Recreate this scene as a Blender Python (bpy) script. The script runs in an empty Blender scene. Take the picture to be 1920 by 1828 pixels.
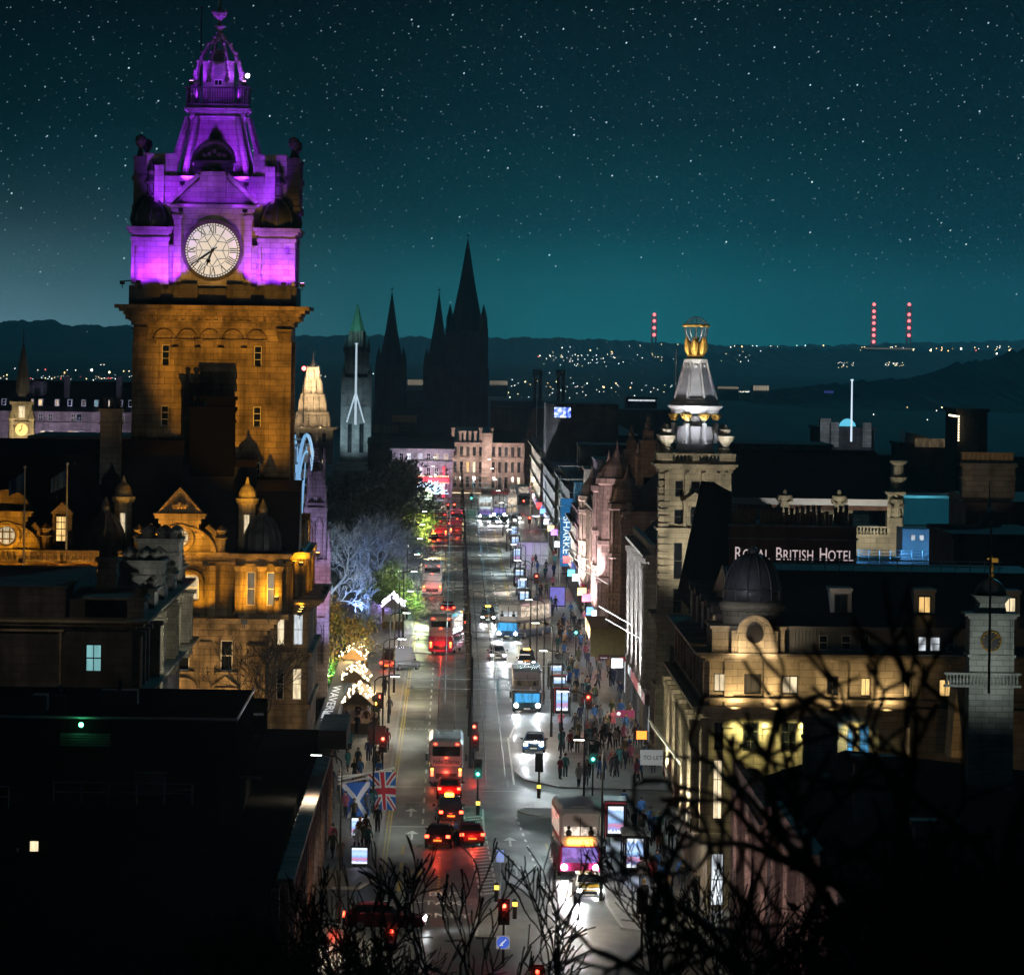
import bpy, bmesh, math, random
from math import sin, cos, pi, radians, atan2, sqrt
from mathutils import Vector, Matrix
R = random.Random(7)
sc = bpy.context.scene
COL = sc.collection
# ------------------------------------------------------------------ camera
FPX, VX, VY, H = 10750.0, 854.0, 636.0, 32.6      # focal length in photo pixels, vanishing point of the street, eye height
ROLL = radians(0.8)
cr, sr = cos(ROLL), sin(ROLL)
cam_d = bpy.data.cameras.new('camera')
cam = bpy.data.objects.new('camera', cam_d); COL.objects.link(cam)
cam.matrix_world = Matrix.Translation((0, 0, H)) @ Matrix.Rotation(pi/2, 4, 'X') @ Matrix.Rotation(ROLL, 4, 'Z')
cam_d.sensor_fit = 'HORIZONTAL'; cam_d.sensor_width = 36
cam_d.lens = FPX/1920*36
cam_d.shift_x = (960-VX)/1920; cam_d.shift_y = -(914-VY)/1920
cam_d.clip_start = 1; cam_d.clip_end = 60000
cam_d.dof.use_dof = True; cam_d.dof.focus_distance = 430; cam_d.dof.aperture_fstop = 6.5
sc.camera = cam
sc.view_settings.view_transform = 'Standard'; sc.view_settings.look = 'None'
sc.view_settings.exposure = .4; sc.view_settings.gamma = 1
sc.cycles.use_denoising = True
try: sc.cycles.denoiser = 'OPENIMAGEDENOISE'
except Exception: pass
sc.cycles.max_bounces = 4; sc.cycles.diffuse_bounces = 2; sc.cycles.glossy_bounces = 2
sc.cycles.sample_clamp_indirect = 4; sc.cycles.sample_clamp_direct = 0
sc.cycles.use_light_tree = True
sc.cycles.use_adaptive_sampling = False

# ------------------------------------------------------------------ node helpers
def nd(nt, t, **k):
    n = nt.nodes.new(t)
    for a, v in k.items(): setattr(n, a, v)
    return n
def mth(nt, op, a, b=None, c=None):
    n = nd(nt, 'ShaderNodeMath', operation=op)
    for i, x in enumerate((a, b, c)):
        if x is None: continue
        if isinstance(x, (int, float)): n.inputs[i].default_value = x
        else: nt.links.new(x, n.inputs[i])
    return n.outputs[0]
def ramp(nt, fac, stops):
    n = nd(nt, 'ShaderNodeValToRGB'); e = n.color_ramp.elements
    while len(e) < len(stops): e.new(.5)
    for el, (p, c) in zip(e, stops):
        el.position = p; el.color = (*c, 1) if len(c) == 3 else c
    nt.links.new(fac, n.inputs[0]); return n.outputs[0]
def mixc(nt, typ, fac, a, b):
    n = nd(nt, 'ShaderNodeMix', data_type='RGBA', blend_type=typ)
    for i, x in ((0, fac), (6, a), (7, b)):
        if isinstance(x, (int, float)): n.inputs[i].default_value = x
        elif isinstance(x, tuple): n.inputs[i].default_value = (*x, 1)
        else: nt.links.new(x, n.inputs[i])
    return n.outputs[2]

# ------------------------------------------------------------------ world: night sky with stars
w = bpy.data.worlds.new('World'); sc.world = w; w.use_nodes = True
w.cycles.sampling_method = 'MANUAL'; w.cycles.sample_map_resolution = 512
nt = w.node_tree; nt.nodes.clear()
tc = nd(nt, 'ShaderNodeTexCoord'); sx = nd(nt, 'ShaderNodeSeparateXYZ'); nt.links.new(tc.outputs['Generated'], sx.inputs[0])
az = mth(nt, 'ARCTAN2', sx.outputs[0], sx.outputs[1])
el = mth(nt, 'ARCSINE', sx.outputs[2])
base = ramp(nt, mth(nt, 'MULTIPLY', el, 5.0), [
    (0.0, (.0045, .135, .160)), (.035, (.0030, .112, .130)), (.10, (.0012, .037, .047)), (.19, (.0007, .0125, .018)),
    (.30, (.0004, .0035, .006)), (.5, (.0006, .0045, .008)), (1.0, (.0012, .006, .010))])
mr = nd(nt, 'ShaderNodeMapRange', interpolation_type='SMOOTHSTEP')
nt.links.new(az, mr.inputs[0])
for i, v in ((1, .025), (2, .105), (3, 1.0), (4, .42)): mr.inputs[i].default_value = v
mr2 = nd(nt, 'ShaderNodeMapRange', interpolation_type='SMOOTHSTEP')
nt.links.new(az, mr2.inputs[0])
for i, v in ((1, -.03), (2, .025), (3, .72), (4, 1.0)): mr2.inputs[i].default_value = v
dim = mth(nt, 'MULTIPLY', mr.outputs[0], mr2.outputs[0])
ns = nd(nt, 'ShaderNodeTexNoise'); ns.inputs['Scale'].default_value = 26; ns.inputs['Detail'].default_value = 4
nt.links.new(tc.outputs['Generated'], ns.inputs['Vector'])
dim = mth(nt, 'MULTIPLY', dim, mth(nt, 'MULTIPLY_ADD', ns.outputs[0], .9, .55))
base = mixc(nt, 'MULTIPLY', 1.0, base, dim)
# glow of the docks, low on the left
ga = mth(nt, 'DIVIDE', mth(nt, 'ADD', az, .088), .05); ge = mth(nt, 'DIVIDE', mth(nt, 'ADD', el, .006), .018)
glow = mth(nt, 'EXPONENT', mth(nt, 'MULTIPLY', mth(nt, 'ADD', mth(nt, 'MULTIPLY', ga, ga), mth(nt, 'MULTIPLY', ge, ge)), -1.0))
base = mixc(nt, 'ADD', 1.0, base, mixc(nt, 'MULTIPLY', 1.0, (.15, .215, .27), glow))
# stars
def star_layer(cell, rad, amp, pw, ox):
    cv = nd(nt, 'ShaderNodeCombineXYZ')
    u = mth(nt, 'MULTIPLY', mth(nt, 'ADD', az, el), FPX/cell*.707)
    v = mth(nt, 'MULTIPLY', mth(nt, 'SUBTRACT', el, az), FPX/cell*.707)
    nt.links.new(mth(nt, 'MULTIPLY_ADD', u, .72, ox), cv.inputs[0]); nt.links.new(mth(nt, 'ADD', v, ox*1.7), cv.inputs[1])
    vo = nd(nt, 'ShaderNodeTexVoronoi', voronoi_dimensions='2D'); vo.inputs['Scale'].default_value = 1
    nt.links.new(cv.outputs[0], vo.inputs['Vector'])
    sp = nd(nt, 'ShaderNodeSeparateXYZ'); nt.links.new(vo.outputs['Color'], sp.inputs[0])
    s = mth(nt, 'SUBTRACT', 1.0, mth(nt, 'DIVIDE', vo.outputs['Distance'], rad/cell))
    s = mth(nt, 'MAXIMUM', s, 0.0)
    return mth(nt, 'MULTIPLY', mth(nt, 'MULTIPLY', s, mth(nt, 'POWER', sp.outputs[0], pw)), amp)
st = mth(nt, 'ADD', star_layer(46, 1.6, 2.9, 6.0, 3.3), star_layer(14, 1.25, .75, 4.2, 11.7))
mk = nd(nt, 'ShaderNodeMapRange'); nt.links.new(el, mk.inputs[0])
for i, v in ((1, .0005), (2, .018), (3, .0), (4, 1.0)): mk.inputs[i].default_value = v
st = mth(nt, 'MULTIPLY', st, mk.outputs[0])
base = mixc(nt, 'ADD', 1.0, base, mixc(nt, 'MULTIPLY', 1.0, (.62, .9, 1.0), st))
bg = nd(nt, 'ShaderNodeBackground'); nt.links.new(base, bg.inputs[0]); bg.inputs[1].default_value = .78
ow = nd(nt, 'ShaderNodeOutputWorld'); nt.links.new(bg.outputs[0], ow.inputs[0])

# low sun lamp added beyond the town: catches the haze and the roof edges
haze_sun = bpy.data.lights.new('haze_sun', 'SUN'); haze_sun.energy = .085; haze_sun.angle = radians(.5); haze_sun.color = (.10, .72, 1.0)
mo = bpy.data.objects.new('haze_sun', haze_sun); COL.objects.link(mo); mo.rotation_euler = Vector((-.22, -1, -.2)).to_track_quat('-Z', 'Y').to_euler()

# ------------------------------------------------------------------ picture pixel -> place
def Wp(px, py, Y):
    u = (px-VX)*Y/FPX; v = (VY-py)*Y/FPX
    return Vector((u*cr-v*sr, Y, H+u*sr+v*cr))
def Gp(px, py, z=0.0):
    u, v = px-VX, VY-py
    Y = (z-H)*FPX/(u*sr+v*cr)
    return Vector(((u*cr-v*sr)*Y/FPX, Y, z))
class FR:
    """upright frame of a building at depth Y, hung on one photo pixel"""
    def __init__(s, ax, ay, Y):
        s.ax, s.ay, s.s, s.o = ax, ay, Y/FPX, Wp(ax, ay, Y)
    def X(s, px): return s.o.x+(px-s.ax)*s.s
    def Z(s, py): return s.o.z+(s.ay-py)*s.s

# ------------------------------------------------------------------ mesh builder
def wloc(o):
    l = Vector((0, 0, 0))
    while o is not None:
        l = l+o.location; o = o.parent
    return l
class MB:
    def __init__(s): s.v = []; s.f = []; s.mi = []; s.cur = 0
    def add(s, vs, fs):
        b = len(s.v); s.v += [tuple(q) for q in vs]
        s.f += [tuple(i+b for i in f) for f in fs]; s.mi += [s.cur]*len(fs); return s
    def box(s, x0, x1, y0, y1, z0, z1):
        if x1 < x0: x0, x1 = x1, x0
        if y1 < y0: y0, y1 = y1, y0
        if z1 < z0: z0, z1 = z1, z0
        return s.add([(x0,y0,z0),(x1,y0,z0),(x1,y1,z0),(x0,y1,z0),(x0,y0,z1),(x1,y0,z1),(x1,y1,z1),(x0,y1,z1)],
            [(0,3,2,1),(4,5,6,7),(0,1,5,4),(1,2,6,5),(2,3,7,6),(3,0,4,7)])
    def loft(s, rings, caps=True):
        n = len(rings[0]); vs = [q for r in rings for q in r]; fs = []
        for k in range(len(rings)-1):
            for i in range(n):
                j = (i+1) % n
                fs.append((k*n+i, k*n+j, (k+1)*n+j, (k+1)*n+i))
        if caps:
            fs.append(tuple(range(n-1, -1, -1))); fs.append(tuple(range((len(rings)-1)*n, len(rings)*n)))
        return s.add(vs, fs)
    def prism_y(s, poly, y0, y1): return s.loft([[(x, y0, z) for x, z in poly], [(x, y1, z) for x, z in poly]])
    def prism_x(s, poly, x0, x1): return s.loft([[(x0, y, z) for y, z in poly], [(x1, y, z) for y, z in poly]])
    def prism_z(s, poly, z0, z1): return s.loft([[(x, y, z0) for x, y in poly], [(x, y, z1) for x, y in poly]])
    def frus(s, cx, cy, hx0, hy0, z0, hx1, hy1, z1):
        r = lambda a, b, z: [(cx-a,cy-b,z),(cx+a,cy-b,z),(cx+a,cy+b,z),(cx-a,cy+b,z)]
        return s.loft([r(hx0, hy0, z0), r(hx1, hy1, z1)])
    def lathe(s, cx, cy, prof, n=16, ph=0.0, sy=1.0):
        return s.loft([[(cx+r*cos(2*pi*i/n+ph), cy+r*sy*sin(2*pi*i/n+ph), z) for i in range(n)] for r, z in prof])
    def ball(s, c, r, n=10, m=6, sz=1.0):
        return s.lathe(c[0], c[1], [(max(r*sin(pi*k/m), r*.02), c[2]-r*sz*cos(pi*k/m)) for k in range(m+1)], n)
    def tube(s, pts, r, n=6, caps=True):
        pts = [Vector(p) for p in pts]; rings = []; prev = None
        for k, p in enumerate(pts):
            d = (pts[min(k+1, len(pts)-1)]-pts[max(k-1, 0)]).normalized()
            a = Vector((0, 0, 1)) if abs(d.z) < .9 else Vector((1, 0, 0))
            if prev is not None and abs(prev.dot(d)) < .95: a = prev
            u = (a-d*a.dot(d)).normalized(); q = d.cross(u); prev = u
            rr = r[k] if isinstance(r, (list, tuple)) else r
            rings.append([p+u*(rr*cos(2*pi*i/n))+q*(rr*sin(2*pi*i/n)) for i in range(n)])
        return s.loft(rings, caps)
    def facade(s, o, ux, n, Wd, Hh, ops, d=.22):
        """a wall sheet with recessed openings; ops = (x0,x1,z0,z1)"""
        o = Vector(o); ux = Vector(ux); n = Vector(n)
        xs = sorted({0.0, Wd, *[v for q in ops for v in q[:2]]}); zs = sorted({0.0, Hh, *[v for q in ops for v in q[2:4]]})
        P = lambda x, z, k=0.0: o+ux*x+Vector((0, 0, z))-n*k
        flip = ux.cross(Vector((0, 0, 1))).dot(n) < 0
        def q4(a, b, c, e): s.add([a, b, c, e], [(3,2,1,0) if flip else (0,1,2,3)])
        for i in range(len(xs)-1):
            xa, xb = xs[i], xs[i+1]; xm = (xa+xb)/2
            z0 = None
            for k in range(len(zs)-1):
                zm = (zs[k]+zs[k+1])/2
                hole = any(q[0] < xm < q[1] and q[2] < zm < q[3] for q in ops)
                if not hole and z0 is None: z0 = zs[k]
                if (hole or k == len(zs)-2) and z0 is not None:
                    ze = zs[k] if hole else zs[k+1]
                    q4(P(xa,z0), P(xb,z0), P(xb,ze), P(xa,ze)); z0 = None
        for (a, b, c, e) in [q[:4] for q in ops]:
            s.add([P(a,c), P(a,e), P(a,e,d), P(a,c,d)], [(0,1,2,3)])
            s.add([P(b,c), P(b,e), P(b,e,d), P(b,c,d)], [(3,2,1,0)])
            s.add([P(a,c), P(b,c), P(b,c,d), P(a,c,d)], [(3,2,1,0)])
            s.add([P(a,e), P(b,e), P(b,e,d), P(a,e,d)], [(0,1,2,3)])
        return s
    def xf(s, m):
        s.v = [tuple(m @ Vector(q)) for q in s.v]; return s
    def mesh(s, name, mats, smooth=False):
        me = bpy.data.meshes.new(name); me.from_pydata(s.v, [], s.f)
        for m in (mats if isinstance(mats, (list, tuple)) else [mats]): me.materials.append(m)
        if any(s.mi): me.polygons.foreach_set('material_index', s.mi)
        if smooth: me.polygons.foreach_set('use_smooth', [True]*len(s.f))
        me.update(); return me
    def build(s, name, mat, parent=None, smooth=False, local=False):
        if parent is not None and not local:
            l = wloc(parent); s.v = [(a-l.x, b-l.y, c-l.z) for a, b, c in s.v]
        o = bpy.data.objects.new(name, s.mesh(name, mat, smooth)); COL.objects.link(o)
        if parent is not None: o.parent = parent
        return o
def tag(o, label=None, cat=None, group=None, kind=None):
    if label: o['label'] = label
    if cat: o['category'] = cat
    if group: o['group'] = group
    if kind: o['kind'] = kind
    return o
def thing(name, label, cat, loc=(0, 0, 0), rz=0.0, group=None):
    o = bpy.data.objects.new(name, None); COL.objects.link(o)
    o.location = loc; o.rotation_euler = (0, 0, rz); o.empty_display_size = .1
    return tag(o, label, cat, group)
def inst(me, name, loc, parent=None, rz=0.0, scale=None):
    """another object on a shared mesh"""
    o = bpy.data.objects.new(name, me); COL.objects.link(o)
    l = Vector(loc)
    if parent is not None: l = l-wloc(parent); o.parent = parent
    o.location = l; o.rotation_euler = (0, 0, rz)
    if scale: o.scale = scale
    return o
KIDS = {}
def dup(o, parent=None):
    c = o.copy(); COL.objects.link(c)
    if parent is not None: c.parent = parent
    for ch in o.children: dup(ch, c)
    return c
def lamp(kind, loc, energy, color, target=None, size=.15, spot=70, blend=.6, parent=None, name='light', rng=None):
    d = bpy.data.lights.new(name, kind); d.energy = energy; d.color = color
    if kind in ('POINT', 'SPOT'): d.shadow_soft_size = size
    if kind == 'SPOT': d.spot_size = radians(spot); d.spot_blend = blend
    if kind == 'AREA': d.size = size
    o = bpy.data.objects.new(name, d); COL.objects.link(o)
    l = Vector(loc)
    if target is not None: o.rotation_euler = (Vector(target)-l).to_track_quat('-Z', 'Y').to_euler()
    if parent is not None: l = l-wloc(parent); o.parent = parent
    o.location = l
    return o
def text_mb(s, size, ext, spacing=1.0):
    """lettering lying in XZ, facing -Y, starting at the origin"""
    c = bpy.data.curves.new('t', 'FONT'); c.body = s; c.size = size; c.extrude = ext; c.space_character = spacing
    o = bpy.data.objects.new('t', c); COL.objects.link(o)
    me = bpy.data.meshes.new_from_object(o.evaluated_get(bpy.context.evaluated_depsgraph_get()))
    m = MB(); m.add([(v.co.x, -v.co.z, v.co.y) for v in me.vertices], [tuple(p.vertices) for p in me.polygons])
    bpy.data.objects.remove(o); bpy.data.curves.remove(c); bpy.data.meshes.remove(me)
    return m

# ------------------------------------------------------------------ materials
MT = {}
def pm(name, col, rough=.6, metal=0.0, emit=None, es=1.0, spec=None, noise=0.0, nscale=3.0):
    if name in MT: return MT[name]
    m = bpy.data.materials.new(name); m.use_nodes = True; t = m.node_tree; b = t.nodes['Principled BSDF']
    b.inputs['Base Color'].default_value = (*col, 1); b.inputs['Roughness'].default_value = rough; b.inputs['Metallic'].default_value = metal
    if spec is not None: b.inputs['Specular IOR Level'].default_value = spec
    if emit: b.inputs['Emission Color'].default_value = (*emit, 1); b.inputs['Emission Strength'].default_value = es
    if noise:
        c = nd(t, 'ShaderNodeTexCoord'); n = nd(t, 'ShaderNodeTexNoise'); n.inputs['Scale'].default_value = nscale; n.inputs['Detail'].default_value = 5
        t.links.new(c.outputs['Object'], n.inputs['Vector'])
        k = ramp(t, n.outputs[0], [(.3, (1-noise,)*3), (.7, (1.0, 1.0, 1.0))])
        t.links.new(mixc(t, 'MULTIPLY', 1.0, tuple(col), k), b.inputs['Base Color'])
    MT[name] = m; return m
def stone(name, col, bw=1.0, bh=.42, grime=.55, rough=.9, mortar=.45, nsc=.35):
    if name in MT: return MT[name]
    m = bpy.data.materials.new(name); m.use_nodes = True; t = m.node_tree; b = t.nodes['Principled BSDF']
    c = nd(t, 'ShaderNodeTexCoord'); s = nd(t, 'ShaderNodeSeparateXYZ'); t.links.new(c.outputs['Object'], s.inputs[0])
    v = nd(t, 'ShaderNodeCombineXYZ'); t.links.new(mth(t, 'ADD', s.outputs[0], s.outputs[1]), v.inputs[0]); t.links.new(s.outputs[2], v.inputs[1])
    br = nd(t, 'ShaderNodeTexBrick'); t.links.new(v.outputs[0], br.inputs['Vector'])
    br.inputs['Scale'].default_value = 1; br.inputs['Brick Width'].default_value = bw; br.inputs['Row Height'].default_value = bh
    br.inputs['Mortar Size'].default_value = .018; br.inputs['Bias'].default_value = -.1
    br.inputs['Color1'].default_value = (*col, 1); br.inputs['Color2'].default_value = (*[q*.68 for q in col], 1)
    br.inputs['Mortar'].default_value = (*[q*mortar for q in col], 1)
    n = nd(t, 'ShaderNodeTexNoise'); n.inputs['Scale'].default_value = nsc; n.inputs['Detail'].default_value = 8; n.inputs['Roughness'].default_value = .65
    t.links.new(c.outputs['Object'], n.inputs['Vector'])
    k = ramp(t, n.outputs[0], [(.32, (1-grime,)*3), (.62, (1.0, 1.0, 1.0))])
    mp = nd(t, 'ShaderNodeMapping'); mp.inputs['Scale'].default_value = (.9, .9, .09); t.links.new(c.outputs['Object'], mp.inputs[0])
    n3 = nd(t, 'ShaderNodeTexNoise'); n3.inputs['Scale'].default_value = 1.0; n3.inputs['Detail'].default_value = 5; t.links.new(mp.outputs[0], n3.inputs[0])
    k = mixc(t, 'MULTIPLY', 1.0, k, ramp(t, n3.outputs[0], [(.36, (1-grime*.8,)*3), (.56, (1.0, 1.0, 1.0))]))
    t.links.new(mixc(t, 'MULTIPLY', 1.0, br.outputs[0], k), b.inputs['Base Color'])
    bp = nd(t, 'ShaderNodeBump'); bp.inputs['Strength'].default_value = .5; bp.inputs['Distance'].default_value = .03
    n2 = nd(t, 'ShaderNodeTexNoise'); n2.inputs['Scale'].default_value = 6; n2.inputs['Detail'].default_value = 4
    t.links.new(c.outputs['Object'], n2.inputs['Vector'])
    t.links.new(mth(t, 'SUBTRACT', n2.outputs[0], br.outputs['Fac']), bp.inputs['Height']); t.links.new(bp.outputs[0], b.inputs['Normal'])
    b.inputs['Roughness'].default_value = rough
    MT[name] = m; return m
def glow(name, col, st=1.0, var=.5, sc_=(2.5, 2.5, .5)):
    """a lit window or screen: uneven light as from curtains, lamps and furniture behind glass"""
    if name in MT: return MT[name]
    m = bpy.data.materials.new(name); m.use_nodes = True; t = m.node_tree; b = t.nodes['Principled BSDF']
    b.inputs['Base Color'].default_value = (.02, .02, .02, 1); b.inputs['Roughness'].default_value = .2
    c = nd(t, 'ShaderNodeTexCoord'); mp = nd(t, 'ShaderNodeMapping'); mp.inputs['Scale'].default_value = sc_
    oi = nd(t, 'ShaderNodeObjectInfo'); vm = nd(t, 'ShaderNodeVectorMath', operation='ADD')
    t.links.new(c.outputs['Object'], mp.inputs['Vector']); t.links.new(mp.outputs[0], vm.inputs[0]); t.links.new(oi.outputs['Location'], vm.inputs[1])
    n = nd(t, 'ShaderNodeTexNoise'); n.inputs['Scale'].default_value = 1.6; n.inputs['Detail'].default_value = 3; t.links.new(vm.outputs[0], n.inputs['Vector'])
    k = ramp(t, n.outputs[0], [(.36, (1-var,)*3), (.6, (1, 1, 1))])
    rr = mth(t, 'MULTIPLY_ADD', oi.outputs['Random'], .8, .6)
    t.links.new(mixc(t, 'MULTIPLY', 1.0, mixc(t, 'MULTIPLY', 1.0, tuple(col), k), rr), b.inputs['Emission Color']); b.inputs['Emission Strength'].default_value = st
    MT[name] = m; return m
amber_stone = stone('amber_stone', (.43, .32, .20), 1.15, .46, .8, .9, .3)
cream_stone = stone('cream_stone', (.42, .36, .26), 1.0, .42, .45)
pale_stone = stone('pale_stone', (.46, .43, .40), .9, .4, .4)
pink_stone = stone('pink_stone', (.42, .30, .27), .9, .4, .5)
grey_stone = stone('grey_stone', (.27, .26, .25), .9, .38, .55)
dark_stone = stone('dark_stone', (.10, .095, .09), .9, .38, .5)
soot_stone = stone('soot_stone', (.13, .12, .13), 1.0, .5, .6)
brick = stone('red_brick', (.20, .10, .075), .26, .085, .5)
slate = stone('slate', (.022, .025, .032), .35, .22, .5, .55, .6)
lead = pm('lead', (.11, .115, .13), .42, .3, noise=.5, nscale=1.2)
copper = pm('green_copper', (.10, .30, .22), .6, 0, noise=.4, nscale=.6)
iron = pm('black_iron', (.012, .012, .014), .5, .3)
steel = pm('galvanised_steel', (.42, .44, .46), .4, .8)
white = pm('white_paint', (.74, .74, .72), .5, noise=.15)
gold = pm('gilding', (.85, .52, .12), .42, .65)
black = pm('black_paint', (.01, .01, .011), .4)
tile = pm('clay_pot', (.34, .15, .075), .8, noise=.4, nscale=6)
glass_d = pm('dark_glass', (.008, .010, .013), .08, spec=.8)
lit_warm = glow('lit_warm', (1.0, .62, .22), .95)
lit_cream = glow('lit_cream', (1.0, .80, .50), .9)
lit_white = glow('lit_white', (.85, .92, 1.0), .9)
lit_teal = glow('lit_teal', (.22, .50, .52), .55, .25)
lit_blue = glow('lit_blue', (.06, .42, .85), 1.0)
dimlit = glow('dim_window', (.22, .16, .09), .30, .8)
GL = {'d': glass_d, 'w': lit_warm, 'c': lit_cream, 'x': lit_white, 't': lit_teal, 'b': lit_blue, 'm': dimlit}
white_fr = pm('window_paint', (.62, .60, .56), .5)
dark_fr = pm('dark_joinery', (.03, .028, .025), .5)

WM = {}
def win(parent, c, wd, hh, n, g='d', grid=(2, 2), fr=None, arch=False):
    """sash window > pane; n is the outward normal of its wall"""
    fr = fr or white_fr
    k = (round(wd, 2), round(hh, 2), grid, fr.name, arch)
    if k not in WM:
        m = MB(); t = min(.09, wd*.09); a, b = wd/2, hh/2
        m.box(-a, -a+t, -.05, .05, -b, b); m.box(a-t, a, -.05, .05, -b, b)
        m.box(-a+t, a-t, -.05, .05, -b, -b+t*1.2); m.box(-a+t, a-t, -.05, .05, b-t, b)
        for i in range(1, grid[0]):
            x = -a+wd*i/grid[0]; m.box(x-t*.3, x+t*.3, -.045, .03, -b+t*1.2, b-t)
        for i in range(1, grid[1]):
            z = -b+hh*i/grid[1]; m.box(-a+t, a-t, -.048, .028, z-t*.4, z+t*.4)
        WM[k] = m.mesh('window', fr)
    kp = ('p', round(wd, 2), round(hh, 2), g)
    if kp not in WM: WM[kp] = MB().box(-wd/2+.02, wd/2-.02, -.004, .004, -hh/2+.02, hh/2-.02).mesh('pane', GL[g])
    rz = atan2(n[0], -n[1])
    o = inst(WM[k], 'window', c, parent, rz)
    p = bpy.data.objects.new('pane', WM[kp]); COL.objects.link(p); p.parent = o
    return o
def pick(lit, kinds='wwcxm'):
    return R.choice(kinds) if R.random() < lit else 'd'
def wall_windows(mb, parent, o, ux, n, Wd, Hh, cols, rows, ww, lit=.2, grid=(2, 2), fr=None, d=.22, kinds='wwcxm', x_in=0.0, sill=None):
    """facade sheet with a regular grid of real window openings"""
    ops = []; o = Vector(o); ux = Vector(ux); n = (n[0], n[1], 0); nn = Vector(n)
    for i in range(cols):
        xc = x_in+(Wd-2*x_in)*(i+.5)/cols
        for r in rows:
            ops.append((xc-ww/2, xc+ww/2, r[0], r[1]))
    mb.facade(o, ux, n, Wd, Hh, ops, d)
    for a, b, c, e in ops:
        win(parent, o+ux*((a+b)/2)+Vector((0, 0, (c+e)/2))-nn*(d-.07), b-a, e-c, n, pick(lit, kinds), grid, fr)
        if sill is not None:
            p = o+ux*((a+b)/2)+Vector((0, 0, c)); q = ux*((b-a)/2+.12)
            u, v = p-q, p+q
            lo = Vector((min(u.x, v.x), min(u.y, v.y))); hi = Vector((max(u.x, v.x), max(u.y, v.y)))
            e1 = (nn*.14)
            sill.box(min(lo.x, lo.x+e1.x), max(hi.x, hi.x+e1.x), min(lo.y, lo.y+e1.y), max(hi.y, hi.y+e1.y), p.z-.14, p.z)
    return ops
# ------------------------------------------------------------------ ground, hills, roads
def earth_mat():
    m, = [bpy.data.materials.new('earth')]; m.use_nodes = True; t = m.node_tree; b = t.nodes['Principled BSDF']
    c = nd(t, 'ShaderNodeTexCoord'); n = nd(t, 'ShaderNodeTexNoise'); n.inputs['Scale'].default_value = .05; n.inputs['Detail'].default_value = 9
    t.links.new(c.outputs['Object'], n.inputs['Vector'])
    t.links.new(ramp(t, n.outputs[0], [(.3, (.018, .022, .014)), (.7, (.05, .048, .036))]), b.inputs['Base Color']); b.inputs['Roughness'].default_value = .95
    return m
earth = earth_mat()
def road_mat(name, col, r0, r1, sc_=.35):
    m = bpy.data.materials.new(name); m.use_nodes = True; t = m.node_tree; b = t.nodes['Principled BSDF']
    c = nd(t, 'ShaderNodeTexCoord'); mp = nd(t, 'ShaderNodeMapping'); mp.inputs['Scale'].default_value = (1, .35, 1); t.links.new(c.outputs['Object'], mp.inputs[0])
    n = nd(t, 'ShaderNodeTexNoise'); n.inputs['Scale'].default_value = sc_; n.inputs['Detail'].default_value = 8; t.links.new(mp.outputs[0], n.inputs['Vector'])
    t.links.new(ramp(t, n.outputs[0], [(.32, tuple(q*.55 for q in col)), (.5, col), (.7, tuple(q*1.35 for q in col))]), b.inputs['Base Color'])
    rr = nd(t, 'ShaderNodeMapRange'); t.links.new(n.outputs[0], rr.inputs[0])
    for i, v in ((1, .35), (2, .65), (3, r0), (4, r1)): rr.inputs[i].default_value = v
    t.links.new(rr.outputs[0], b.inputs['Roughness'])
    n2 = nd(t, 'ShaderNodeTexNoise'); n2.inputs['Scale'].default_value = 9; n2.inputs['Detail'].default_value = 3; t.links.new(c.outputs['Object'], n2.inputs['Vector'])
    bp = nd(t, 'ShaderNodeBump'); bp.inputs['Strength'].default_value = .25; bp.inputs['Distance'].default_value = .03
    t.links.new(n2.outputs[0], bp.inputs['Height']); t.links.new(bp.outputs[0], b.inputs['Normal'])
    return m
asphalt = road_mat('wet_asphalt', (.034, .039, .038), .30, .5)
flag_st = road_mat('wet_paving', (.11, .108, .10), .40, .65, .8)
kerbm = pm('kerb_granite', (.30, .29, .28), .6, noise=.3)
def ground_z(x, y):
    prof = [(-90, 30.9), (4, 30.9), (60, 23.6), (120, 16.2), (200, 7.0), (240, 2.5), (262, 0), (1e9, 0)]
    for (a, za), (b, zb) in zip(prof, prof[1:]):
        if y <= b: z = za+(zb-za)*(y-a)/(b-a) if b < 1e8 else 0; break
    if y < 255 and y > 10: z += .5*sin(x*.11+y*.05)*min(1, (255-y)/60)-.4*min(1, (255-y)/40)
    return z
gm = MB(); ys = [-85, -40, 0, 4]+list(range(10, 262, 8))+[262, 300, 400, 700, 1200, 3000, 7000, 13500]
xs = [-2400, -900, -300, -120, -60, -40, -25, -12, 0, 12, 25, 40, 60, 120, 300, 900, 2400]
gm.add([(x, y, ground_z(x, y)) for y in ys for x in xs],
       [(k*len(xs)+i, k*len(xs)+i+1, (k+1)*len(xs)+i+1, (k+1)*len(xs)+i) for k in range(len(ys)-1) for i in range(len(xs)-1)])
tag(gm.build('ground', earth, smooth=True), kind='structure')
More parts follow.
